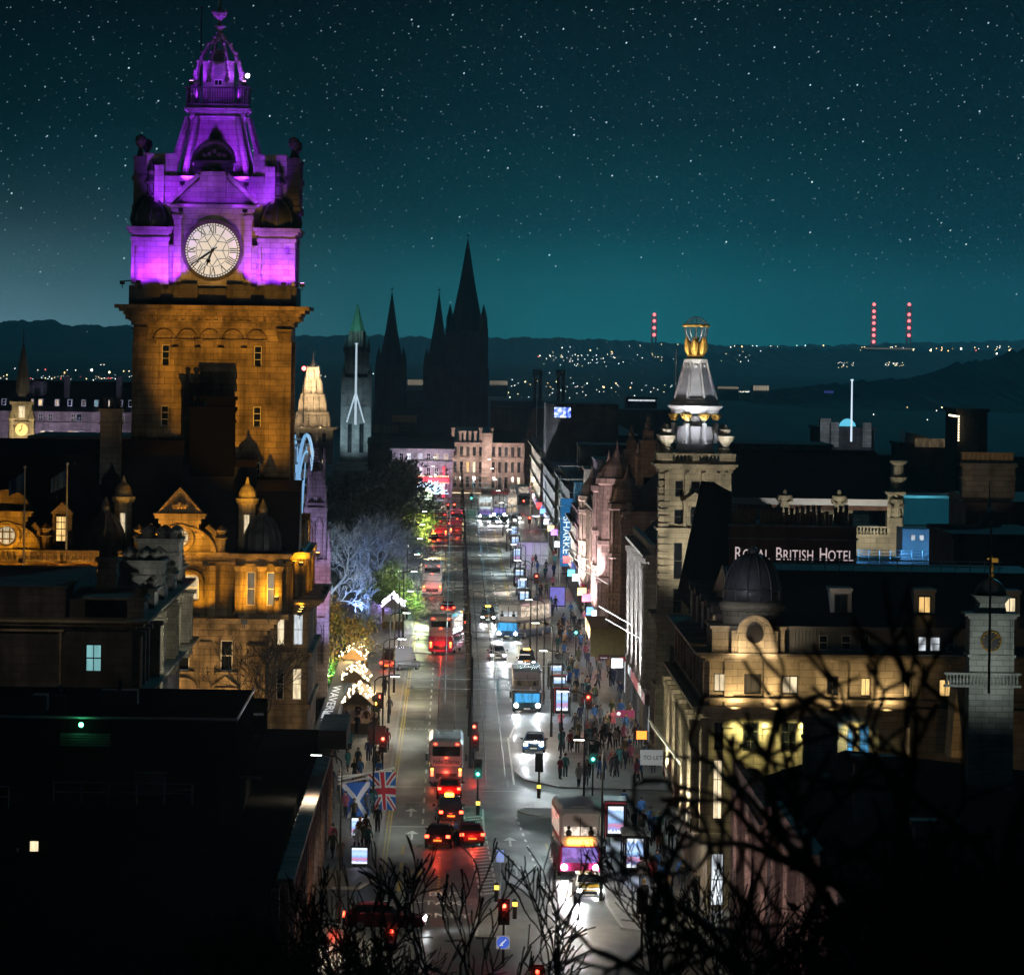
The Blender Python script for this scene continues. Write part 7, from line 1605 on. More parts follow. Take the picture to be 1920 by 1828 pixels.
# ------------------------------------------------------------------ street furniture
lampglow = pm('lamp_glass', (.9, .95, .9), .3, emit=(.95, 1, .9), es=9)
sl = MB(); sl.lathe(0, 0, [(.11, 0), (.11, 1.2), (.075, 1.25), (.05, 8.6)], 8); sl.tube([(0, 0, 8.5), (0, 0, 9.0), (-.3, 0, 9.25), (-1.0, 0, 9.35)], .045, 6); slm = sl.mesh('pole', iron)
hd = MB(); hd.loft([[(-1.75, -.16, 9.34), (-.95, -.12, 9.34), (-.95, .12, 9.34), (-1.75, .16, 9.34)], [(-1.7, -.1, 9.46), (-.95, -.08, 9.44), (-.95, .08, 9.44), (-1.7, .1, 9.46)]]); hdm = hd.mesh('lamp_head', iron)
glm = MB().box(-1.7, -1.1, -.11, .11, 9.30, 9.335).mesh('lamp_glass', lampglow)
def street_lamp(x, y, rz, e, col):
    t = thing('street_lamp', 'slim black street lamp on the %s pavement edge' % ('right' if x > 0 else 'left'), 'street lamp', (x, y, .12), rz, 'street lamps along the street')
    for me, n in ((slm, 'pole'), (hdm, 'lamp_head'), (glm, 'lamp_glass')):
        o = bpy.data.objects.new(n, me); COL.objects.link(o); o.parent = t
    a = -1.4 if abs(rz) < 1 else 1.4
    d = lamp('SPOT', (x+a, y, 9.2), e, col, (x+a, y, 0), .3, 158, .45); d.name = 'lamp_light'
    d.parent = t; d.location = (-1.4, 0, 9.25); d.rotation_euler = (0, 0, 0)
LE = 3300
for k, y_ in enumerate((333, 379, 428, 470, 512, 556, 602, 650, 700, 755, 815, 880, 950, 1030, 1110)):
    street_lamp(8.9 if y_ < 420 else 8.3, y_, 0, LE*(1.0 if y_ < 600 else 1.7), (.80, .98, .98) if k % 3 else (1, .88, .70))
    if y_ > 340: street_lamp(-5.2, y_+14, pi, LE*(1.3 if y_ > 600 else .9 if y_ > 430 else .3), (.95, 1, .82) if k % 2 else (1, .85, .6))
for x, y_ in ((24, 318), (-6, 318)): street_lamp(x, y_, 0, LE*.9, (1, .86, .6))  # the right-hand one is added to light the cream corner building's front
# tram poles and wires down the middle
tp = MB(); tp.lathe(0, 0, [(.17, 0), (.14, .4), (.10, 8.2), (.12, 8.25), (.02, 8.5)], 8); tpm = tp.mesh('pole', iron)
ta = MB()
for z in (6.0, 6.75): ta.tube([(-4.9, 0, z), (4.9, 0, z)], .035, 5)
for x in (-2, 2): ta.tube([(0, 0, 7.6), (x*1.4, 0, 6.75)], .02, 4); ta.tube([(x, 0, 6.75), (x, 0, 5.8)], .025, 4)
for x in (-4.5, -3, 3, 4.5): ta.box(x-.05, x+.05, -.05, .05, 5.93, 6.2)
tam = ta.mesh('cross_arm', steel)
for k in range(21):
    y_ = 436+k*35; t = thing('tram_pole', 'black tram wire pole with cross arms in the middle of the street', 'pole', (1.6, y_, .02), 0, 'tram poles along the middle of the street')
    for me, n in ((tpm, 'pole'), (tam, 'cross_arm')): o = bpy.data.objects.new(n, me); COL.objects.link(o); o.parent = t
wirem = pm('copper_wire', (.35, .36, .36), .35, .9)
for x, n in ((-.4, 'left'), (3.6, 'right')):
    g = MB()
    for z in (5.7, 6.55): g.tube([(x, 425+12.5*k, z+(.12 if z > 6 else 0)*(1 if k % 3 else -1)) for k in range(61)], .022, 4)
    tag(g.build('overhead_wire', wirem), 'thin overhead tram wire above the %s track' % n, 'wire')
for k in range(12):
    y_ = 452+k*46; g = MB(); g.tube([(-5.6, y_, 7.0), (-1, y_, 6.72), (1.6, y_, 6.7), (4, y_, 6.72), (8.6, y_, 7.0)], .022, 4)
    tag(g.build('span_wire', wirem), 'thin span wire strung across the street between pavement poles', 'wire', 'span wires across the street')
# traffic lights
TLM = {c: pm('signal_'+c, e, .4, emit=e, es=s_) for c, e, s_ in (('r', (1, .06, .03), 14), ('g', (.1, 1, .75), 8), ('a', (1, .5, .05), 8))}
tph = MB(); tph.box(-.19, .19, -.12, .14, -.55, .55); tph.box(-.3, .3, .02, .05, -.68, .68)
for k in (-.34, 0, .34): tph.prism_y([(.13*cos(q*pi/8), k+.13*sin(q*pi/8)) for q in range(9)]+[(.11*cos(q*pi/8), k+.11*sin(q*pi/8)) for q in range(8, -1, -1)], -.3, -.12)
tphm = tph.mesh('signal_head', black)
lensd = pm('dark_lens', (.03, .02, .02), .2)
ln = MB(); ln.lathe(0, 0, [(.115, 0), (.1, .03)], 14); ln.v = [(a, -.125-c, b) for a, b, c in ln.v]
lnm = {c: ln.mesh('lens', TLM[c]) for c in TLM}; lnd = ln.mesh('lens', lensd)
tpo = MB(); tpo.lathe(0, 0, [(.07, -.1), (.06, 4.0), (.02, 4.05)], 8); tpom = tpo.mesh('pole', iron)
def signal(px, py, Y_, col, lab, light=0, away=False, board=False):
    p = Wp(px, py, Y_); zl = p.z-{'r': .34, 'a': 0, 'g': -.34}[col]
    t = thing('traffic_light', lab, 'traffic light', (p.x, Y_, .02), pi if away else 0)
    o = inst(tpom, 'pole', (p.x, Y_+.2, .02), t); o.scale = (1, 1, max(zl, 1.5)/4.0); o.location = (0, .2, 0)
    h = bpy.data.objects.new('signal_head', tphm); COL.objects.link(h); h.parent = t; h.location = (0, 0, zl)
    for c, dz in (('r', .34), ('a', 0), ('g', -.34)):
        l = bpy.data.objects.new('lens', lnm[c] if c == col else lnd); COL.objects.link(l); l.parent = h; l.location = (0, 0, dz)
    if board: MB().box(-1.05, .2, .1, .16, zl-.1, zl+1.3).build('backing_board', black, t, local=True)
    if light: lamp('POINT', (p.x, Y_-.5, p.z), light, {'r': (1, .05, .03), 'g': (.1, 1, .75), 'a': (1, .5, .05)}[col], None, .1, parent=t)
for a in ((718, 1385, 425, 'r', 'red traffic light before a black square board on the left pavement', 60, False, True), (711, 1306, 480, 'r', 'red traffic light farther along the left pavement among the crowd', 30), (704, 1319, 474, 'a', 'amber and red traffic light just before the left crowd', 20),
    (891, 1383, 430, 'r', 'red traffic light on the middle pole above the island', 70), (889, 1362, 445, 'r', 'second red traffic light right behind the middle pole', 30), (896, 1451, 400, 'g', 'green traffic light on the middle island', 40), (945, 1698, 300, 'r', 'large red traffic light in the bottom middle above the blue arrow sign', 60),
    (733, 1745, 292, 'r', 'red traffic light at lower left beside the turning maroon car', 40), (1103, 1307, 478, 'r', 'red traffic light in front of the right pavement crowd', 70), (1112, 1423, 411, 'g', 'green traffic light before the women on the right pavement corner', 40), (1007, 1822, 274, 'r', 'red traffic light cut by the bottom edge of the picture', 30),
    (1006, 1080, 722, 'r', 'red traffic light beside the ad screens on the far right pavement', 50), (785, 1038, 800, 'g', 'green traffic light at the far left kerb before the buses', 60), (768, 1106, 690, 'g', 'green traffic light in front of the dark tree', 20), (764, 1119, 676, 'g', 'nearer green traffic light in front of the dark tree', 20), (1080, 1186, 590, 'g', 'green traffic light in the middle of the right pavement crowd', 30),
    (852, 946, 1060, 'r', 'distant red traffic light left of the tram wires', 60), (884, 934, 1100, 'g', 'distant green traffic light in the far middle of the street', 60), (982, 939, 1080, 'r', 'distant red traffic light at the far right end of the street', 60), (993, 971, 980, 'r', 'distant red traffic light by the far right scaffolding', 40), (840, 947, 1090, 'r', 'farthest red traffic light at the left end of the street', 30)): signal(*a)
signal(1204, 1690, 303, 'a', 'dark traffic light seen from behind on the near right pavement', 0, True); signal(1222, 1722, 298, 'a', 'second dark traffic light seen from behind, nearest the right corner', 0, True); signal(1011, 1430, 418, 'a', 'traffic light seen from behind at the curved kerb', 0, True)
# keep left sign, bus stop flag, bollards, bins, posters
def disc_sign(x, y, z, r, lab):
    t = thing('road_sign', lab, 'sign', (x, y, .1)); g = MB(); g.box(-r*1.1, r*1.1, .02, .05, z-r*1.1, z+r*1.1); g.build('backing', fasc[0], t, local=True)
    g = MB(); g.lathe(0, 0, [(r, 0), (r, .03)], 24); g.v = [(a, -c, z+b) for a, b, c in g.v]; g.build('disc', pm('sign_blue', (.04, .12, .5), .4, emit=(.1, .2, .9), es=.45), t, local=True)
    g = MB(); g.prism_y([(r*.55, z+r*.45), (r*.45, z+r*.58), (-r*.2, z-r*.08), (-r*.05, z+r*.2-.0), (-r*.62, z-r*.55), (.05*r, z-r*.5), (-r*.1, z-r*.3)], -.06, -.035); g.build('arrow', MT['sign_white'], t, local=True)
    g = MB(); g.tube([(0, .08, 0), (0, .08, z)], .04, 6); g.build('post', iron, t, local=True)
p = Wp(943, 1768, 299); disc_sign(p.x, 298.5, p.z, .32, 'blue round arrow sign below the large red traffic light')
p = Wp(938, 1605, 330); t = thing('bus_stop_flag', 'tall blue and white bus stop flag pole in the middle of the road', 'sign', (p.x, 330, .02))
g = MB(); g.tube([(0, 0, 0), (0, 0, p.z+.4)], .045, 6); g.build('pole', steel, t, local=True); g = MB(); g.box(-.22, .22, -.05, -.02, p.z-.35, p.z+.35); g.build('flag_panel', pm('stop_blue', (.2, .3, .6), .4, emit=(.35, .45, .9), es=.5), t, local=True)
m_ = text_mb('BUS', .2, .005); m_.v = [(a-.2, b-.065, c+p.z-.25) for a, b, c in m_.v]; m_.build('lettering', white, t, local=True)
scrm = {}
def screen_mat(i):
    if i in scrm: return scrm[i]
    m = bpy.data.materials.new('advert_screen'); m.use_nodes = True; t = m.node_tree; b = t.nodes['Principled BSDF']; c = nd(t, 'ShaderNodeTexCoord'); sp = nd(t, 'ShaderNodeSeparateXYZ'); t.links.new(c.outputs['Generated'], sp.inputs[0])
    n = nd(t, 'ShaderNodeTexNoise'); n.inputs['Scale'].default_value = 5+i; n.inputs['Detail'].default_value = 2; t.links.new(c.outputs['Generated'], n.inputs[0])
    r_ = ramp(t, mth(t, 'ADD', sp.outputs[2], mth(t, 'MULTIPLY_ADD', n.outputs[0], .35, -.17)), [(0, (.9, .95, 1)), (.12, (.85, .92, 1)), (.14, (.25, .35, .8)), (.3, (.6, .2, .3)), (.45, (.2, .45, .9)), (.62, (.5, .7, 1)), (.85, (.3, .5, 1)), (.88, (.8, .9, 1))])
    t.links.new(r_, b.inputs['Emission Color']); b.inputs['Emission Strength'].default_value = 1.0; b.inputs['Base Color'].default_value = (.02, .02, .02, 1); scrm[i] = m; return m
def shelter(x, y, lab, L=4.2, w_=1.5, i=0, red=True):
    t = thing('bus_shelter', lab, 'bus shelter', (x, y, .13)); g = MB(); g.box(-w_/2, w_/2, 0, L, 2.45, 2.6); g.box(-w_/2-.05, w_/2+.05, -.05, L+.05, 2.4, 2.47); g.build('roof', pm('shelter_roof', (.28, .33, .35), .4, noise=.3), t, local=True)
    g = MB()
    for a in (-w_/2+.05, w_/2-.05):
        for b in (.05, L-.05): g.tube([(a, b, 0), (a, b, 2.45)], .04, 6)
    g.build('post', iron, t, local=True)
    MB().box(w_/2-.06, w_/2-.03, .1, L-.1, .3, 2.3).build('glass_panel', pm('shelter_glass', (.2, .25, .26), .1, noise=.2), t, local=True)
    g = MB(); g.box(-.62, .62, -.16, .1, .25, 2.42); c_ = g.build('advert_case', iron, t, local=True)
    MB().box(-.5, .5, -.19, -.16, .5, 2.25).build('screen', screen_mat(i), c_, local=True)
    if red: g = MB(); g.box(-.66, -.62, -.18, 0, .25, 2.42); g.box(-.66, .66, -.18, 0, 2.42, 2.47); g.build('red_trim', fasc[1], c_, local=True)
    g = MB(); g.box(-w_/2+.5, w_/2-.15, 1.0, L-.6, .5, .56); g.build('bench', steel, t, local=True)
    lamp('AREA', (x, y-.4, 1.5), 14, (.6, .75, 1), (x, y-3, .6), 1.0, parent=t)
for i, (px, py, Y_, lab) in enumerate(((1190, 1625, 349, 'nearest bus shelter with a bright blue advert screen beside the pink bus'), (1154, 1560, 373, 'second bus shelter with a red edged screen behind the bus'), (1054, 1298, 496, 'shelter with red trimmed screen beside the waiting single bus'), (1049, 1266, 515, 'shelter screen just behind the red trimmed one'), (1043, 1246, 534, 'third shelter screen back from the waiting bus'), (983, 1116, 690, 'tall blue screen shelter by the bending lane'), (979, 1090, 725, 'blue screen shelter one beyond the bending lane'), (974, 1072, 755, 'blue screen shelter two beyond the bending lane'), (970, 1036, 830, 'far blue screen shelter on the right kerb'), (966, 1019, 880, 'farther blue screen shelter on the right kerb'), (963, 1003, 930, 'farthest blue screen shelter on the right kerb'))):
    p = Wp(px, py, Y_); shelter(p.x, Y_, lab, i=i % 4, red=i in (1, 2, 3))
for px, py, Y_, lab in ((673, 1555, 372, 'blue advert poster stand on the left pavement under the saltire flag'), (674, 1612, 352, 'white and blue information board below the poster stand')):
    p = Wp(px, py, Y_); t = thing('poster_stand', lab, 'poster', (p.x, Y_, .1)); g = MB(); g.box(-.55, .55, -.06, .1, max(p.z-.75, .2), p.z+.75); c_ = g.build('case', iron, t, local=True); MB().box(-.47, .47, -.09, -.06, max(p.z-.65, .25), p.z+.65).build('poster', screen_mat(5 if py < 1600 else 6), c_, local=True); g = MB(); g.tube([(-.3, 0, 0), (-.3, 0, p.z)], .05, 6); g.tube([(.3, 0, 0), (.3, 0, p.z)], .05, 6); g.build('post', iron, t, local=True)
bn = MB(); bn.lathe(0, 0, [(.3, 0), (.32, .1), (.32, 1.0), (.36, 1.05), (.3, 1.2), (.05, 1.28)], 12); bnm = bn.mesh('litter_bin', black)
for px, py, lb in ((1055, 1528, 'black litter bin on the pavement tip behind the pink bus'), (1115, 1390, 'black litter bin beside the parked bicycles'), (1075, 1528, 'second black bin on the kerb by the nearest shelters'), (1000, 1180, 'black bin on the far right kerb')):
    p = Gp(px, py, .13); tag(inst(bnm, 'litter_bin', p), lb, 'bin')
bo = MB(); bo.lathe(0, 0, [(.13, 0), (.13, .95), (.16, 1.0), (.1, 1.1), (.02, 1.14)], 10); bom = bo.mesh('bollard', black); bob = MB().box(-.14, .14, -.15, -.1, .7, .95).mesh('lit_panel', pm('bollard_lamp', (1, .8, .2), .4, emit=(1, .7, .1), es=1.5))
for px, py, lb in ((896, 1528, 'lit yellow bollard at the near end of the middle island'), (1010, 1496, 'lit yellow bollard at the curved kerb'), (988, 1165, 'yellow topped bollard at the far right kerb'), (931, 1690, 'yellow keep left bollard beside the large red traffic light'), (965, 1722, 'second yellow bollard beside the large red traffic light')):
    p = Gp(px, py, .1); t = inst(bom, 'bollard', p); tag(t, lb, 'bollard'); o = bpy.data.objects.new('lit_panel', bob); COL.objects.link(o); o.parent = t
# flags on leaning poles at lower left
FL = {}
def cloth(name, w_, h_, mats, fn, n=66, m=48, amp=.12):
    """hanging flag: cells coloured by a pattern function, real folds"""
    g = MB(); vs = []
    for i in range(n+1):
        for j in range(m+1):
            u, v = i/n, j/m; vs.append((u*w_*(1-.25*v), amp*sin(u*9+v*2)*(.3+v), -v*h_-.25*u*u))
    b = 0; g.v = vs
    for i in range(n):
        for j in range(m):
            g.f.append((i*(m+1)+j, (i+1)*(m+1)+j, (i+1)*(m+1)+j+1, i*(m+1)+j+1)); g.mi.append(fn((i+.5)/n, (j+.5)/m))
    return g.mesh(name, mats)
fb, fw, fr_ = pm('flag_blue', (.03, .14, .5), .8), pm('flag_white', (.8, .8, .8), .8), pm('flag_red', (.6, .03, .05), .8)
salt = lambda u, v: 1 if abs(u-v) < .11 or abs(u+v-1) < .11 else 0
def union(u, v):
    if abs(u-.5) < .07 or abs(v-.5) < .09: return 2
    if abs(u-.5) < .12 or abs(v-.5) < .15: return 1
    if abs(u-v) < .045 or abs(u+v-1) < .045: return 2
    return 1 if abs(u-v) < .12 or abs(u+v-1) < .12 else 0
for px0, py0, px1, py1, Y_, fn, x_, lab, off in ((634, 1470, 690, 1458, 388, salt, 1, 'blue flag with a white diagonal cross hanging from a leaning pole', .12), (634, 1462, 737, 1440, 394, union, 2, 'red white and blue crossed flag hanging from a leaning pole', .55), (634, 1456, 732, 1446, 398, None, 0, 'bare white leaning flagpole behind the two flags', 0)):
    a, b = Wp(px0, py0, Y_), Wp(px1, py1, Y_-1); t = thing('leaning_flagpole', lab, 'flag', a); g = MB(); g.tube([a, b], .06, 6); g.ball(b, .1, 7, 5); g.build('pole', white, t)
    if fn:
        c = a.lerp(b, off); o = bpy.data.objects.new('flag', cloth('flag', 1.9, 2.6, [fb, fw, fr_], fn)); COL.objects.link(o); o.parent = t; o.location = c-a; o.rotation_euler = (0, -.18, .15)
lamp('SPOT', (-4.0, 380, 5.0), 420, (.95, .95, 1), (-6.4, 389, 2.5), .2, 80, 1)
# market stalls with warm light strings on the left
for k, (x, y_, lab) in enumerate(((-7.6, 470, 'long market stall roof strung with bright warm bulbs, nearest'), (-8.4, 500, 'market stall with warm bulbs just beyond the nearest one'), (-9.2, 535, 'market stall with warm bulbs under the autumn tree'), (-6.6, 640, 'white violet lit market stall under the bare tree'))):
    t = thing('market_stall', lab, 'market stall', (x, y_, 0)); g = MB(); g.prism_y([(x-1.3, 2.5), (x+1.3, 2.5), (x, 3.6)], y_, y_+16); g.build('roof', white if k == 3 else pm('timber', (.25, .16, .08), .8, noise=.3), t); g = MB(); g.box(x-1.15, x+1.15, y_+.2, y_+15.8, 0, 1.0)
    for q_ in range(5): g.box(x-1.2, x-1.1, y_+.2+q_*3.85, y_+.32+q_*3.85, 1, 2.5); g.box(x+1.1, x+1.2, y_+.2+q_*3.85, y_+.32+q_*3.85, 1, 2.5)
    g.build('counter', MT['timber'] if 'timber' in MT else white, t); g = MB()
    for q_ in range(60): e = R.choice((-1, 1)); u = R.random(); g.ball((x+e*1.35*u, y_+R.uniform(0, 16), 3.65-1.1*u), .07, 5, 3)
    g.build('bulb_string', pm('warm_bulb', (1, .8, .5), .4, emit=(1, .74, .42), es=9) if k < 3 else pm('violet_bulb', (.9, .8, 1), .4, emit=(.85, .75, 1), es=9), t)
    for q_ in (3, 9, 14): lamp('POINT', (x+1.0, y_+q_, 4.3), 260, (1, .72, .42) if k < 3 else (.75, .6, 1), None, .3, parent=t)
# ------------------------------------------------------------------ vehicles (built facing -Y)
headm = pm('headlight_glass', (.9, .95, 1), .2, emit=(.92, .97, 1), es=90); tailm = pm('tail_light', (.6, .03, .02), .3, emit=(1, .05, .02), es=11); ambm = pm('indicator', (.9, .4, .05), .3, emit=(1, .38, .04), es=9)
tyre = pm('tyre', (.015, .015, .015), .8); rimm = pm('wheel_rim', (.4, .4, .42), .35, .8); plate_w = pm('plate_white', (.7, .7, .7), .5, emit=(1, 1, .9), es=.25); plate_y = pm('plate_yellow', (.7, .55, .05), .5, emit=(1, .7, .1), es=.3)
vglass = pm('vehicle_glass', (.012, .015, .02), .06, spec=.8)
businside = glow('bus_interior', (1, .82, .66), .75, .75, (1.5, 1, 1.5)); buslower = glow('bus_lower_interior', (.32, .22, .75), .55, .6, (1.5, 1, 1.5))
WH_ = {}
def wheel(t, x, y, r, w_=.25):
    k = (round(r, 2), w_)
    if k not in WH_:
        g = MB(); g.lathe(0, 0, [(r*.6, -w_/2), (r, -w_/2+.03), (r, w_/2-.03), (r*.6, w_/2)], 18); g.v = [(c, a, b) for a, b, c in g.v]; h = MB(); h.lathe(0, 0, [(r*.58, -w_/2-.005), (r*.58, w_/2+.005)], 12); h.v = [(c, a, b) for a, b, c in h.v]; WH_[k] = (g.mesh('tyre', tyre), h.mesh('rim', rimm))
    o = bpy.data.objects.new('wheel', WH_[k][0]); COL.objects.link(o); o.parent = t; o.location = (x, y, r); p = bpy.data.objects.new('rim', WH_[k][1]); COL.objects.link(p); p.parent = o
def box_l(t, n, mat, *b): return MB().box(*b).build(n, mat, t, local=True)
def ring(hx, z0, z1, y, ch=.12): return [(-hx+ch, y, z0), (hx-ch, y, z0), (hx, y, z0+ch), (hx, y, z1-ch), (hx-ch, y, z1), (-hx+ch, y, z1), (-hx, y, z1-ch), (-hx, y, z1-.001-(z1-z0)*.5), (-hx, y, z0+ch)][:7]+[(-hx, y, z0+ch)]
def bus(label, loc, rz, upper, lower, h=4.25, L=11.0, deck2=True, dest=None, lights=True, tail_on=True, txt=None, inside=None):
    t = thing('double_decker_bus' if deck2 else 'coach', label, 'bus', loc, rz); w_ = 1.25; zm = h*.47 if deck2 else 1.5
    g = MB(); g.loft([ring(w_*.94, .3, zm, 0), ring(w_, .28, zm, .25), ring(w_, .28, zm, L-.2), ring(w_*.96, .3, zm, L)]); g.build('lower_body', lower, t, local=True)
    g = MB(); rk = .28; g.loft([ring(w_*.90, zm, h-.25, rk, .2), ring(w_*.99, zm, h-.02, rk+.5, .22), ring(w_, zm, h, 1.6, .22), ring(w_, zm, h, L-.5, .22), ring(w_*.93, zm, h-.2, L, .2)]); g.box(-.5, .5, 2.0, 3.2, h, h+.06); g.build('upper_body', upper, t, local=True)
    ins = inside or (businside, buslower)
    if deck2:
        g = MB(); g.loft([[(-w_*.80, rk-.02, zm+.62), (w_*.80, rk-.02, zm+.62), (w_*.80, rk+.02, h-.5), (-w_*.80, rk+.02, h-.5)], [(-w_*.80, rk+.05, zm+.62), (w_*.80, rk+.05, zm+.62), (w_*.80, rk+.07, h-.5), (-w_*.80, rk+.07, h-.5)]]); g.build('upper_windscreen', ins[0], t, local=True)
        g = MB(); g.box(-w_*.8, w_*.8, rk-.06, rk-.02, zm+.6, zm+.64); g.box(-.03, .03, rk-.06, rk-.02, zm+.62, h-.5)
        for x in (-.7, .65): g.lathe(x, rk-.1, [(.16, zm+.62), (.2, zm+.85), (.1, zm+1.0)], 7); g.ball((x, rk-.1, zm+1.12), .12, 7, 5)
        g.build('passenger_shade', dark_fr, t, local=True)
    box_l(t, 'windscreen', ins[1], -w_*.86, w_*.86, -.05, -.01, 1.0, zm-.06) if deck2 else box_l(t, 'windscreen', ins[1], -w_*.86, w_*.86, rk-.08, rk-.03, 1.5, h-.75)
    for e in (-1, 1):
        x0, x1 = sorted((e*(w_-.005), e*(w_+.012)))
        g = MB(); n = 6
        for k in range(n): a = .9+k*(L-1.6)/n; g.box(x0, x1, a, a+(L-1.6)/n-.12, 1.15, zm-.12) if deck2 else g.box(x0, x1, a, a+(L-1.6)/n-.12, 1.7, h-.6)
        g.build('side_window', vglass, t, local=True)
        if deck2:
            g = MB()
            for k in range(n): a = .9+k*(L-1.6)/n; g.box(x0, x1, a, a+(L-1.6)/n-.12, zm+.55, h-.5)
            g.build('upper_side_window', businside, t, local=True)
        for y_ in (2.3, L-2.9): wheel(t, e*(w_-.14), y_, .48, .28)
        g = MB(); g.lathe(0, 0, [(.18, 0), (.15, .07)], 12); g.v = [(e*.95+a, -.01-c, .72+b) for a, b, c in g.v]; g.build('headlight', headm if lights else headm, t, local=True)
        g = MB(); g.box(e*1.02-.1, e*1.02+.1, L-.02, L+.03, .75, 1.15); g.build('tail_light', tailm, t, local=True); g = MB(); g.box(e*1.02-.09, e*1.02+.09, L-.02, L+.03, 1.17, 1.3); g.build('indicator', ambm, t, local=True)
        g = MB(); g.tube([(e*(w_-.05), .1, zm-.05), (e*(w_+.22), -.15, zm+.05)], .03, 4); g.box(e*(w_+.22)-.08, e*(w_+.22)+.08, -.2, -.12, zm-.45, zm+.05); g.build('mirror', black, t, local=True)
    box_l(t, 'bumper', black, -w_*.92, w_*.92, -.08, .02, .28, .5); box_l(t, 'number_plate', plate_w, -.28, .28, -.1, -.08, .38, .5)
    box_l(t, 'rear_window', vglass, -w_*.8, w_*.8, L-.03, L+.02, h-1.25, h-.55); box_l(t, 'engine_grille', black, -w_*.6, w_*.6, L-.01, L+.03, .55, .95)
    for x in (-.8, 0, .8): box_l(t, 'marker_light', tailm, x-.09, x+.09, L-.01, L+.05, h-.42 if x else h-1.4, h-.35 if x else h-1.33)
    if dest: box_l(t, 'destination_display', ambm if dest == 'a' else MT['plate_white'], -.75, .75, (-.07 if not deck2 else .1), (-.03 if not deck2 else .24), zm+.12, zm+.4) 
    if txt:
        m_ = text_mb(txt, .42, .004); wd = max(v[0] for v in m_.v); m_.v = [((wd/2-v[0])*1.9/wd*1.0, L+.04, v[2]*1.2+h*.47) for v in m_.v]; m_.build('lettering', black, t, local=True)
    M_ = Matrix.Translation(Vector(loc)) @ Matrix.Rotation(rz, 4, 'Z')
    if lights:
        for e in (-1, 1): l = lamp('SPOT', (0, 0, 0), 850, (.9, .97, 1), None, .08, 75, .7, t); l.location = (e*.95, -.15, .75); l.rotation_euler = (radians(80), 0, pi); 
    if tail_on: l = lamp('POINT', (0, 0, 0), 45, (1, .06, .03), None, .2, parent=t); l.location = (0, L+.6, .9)
    return t
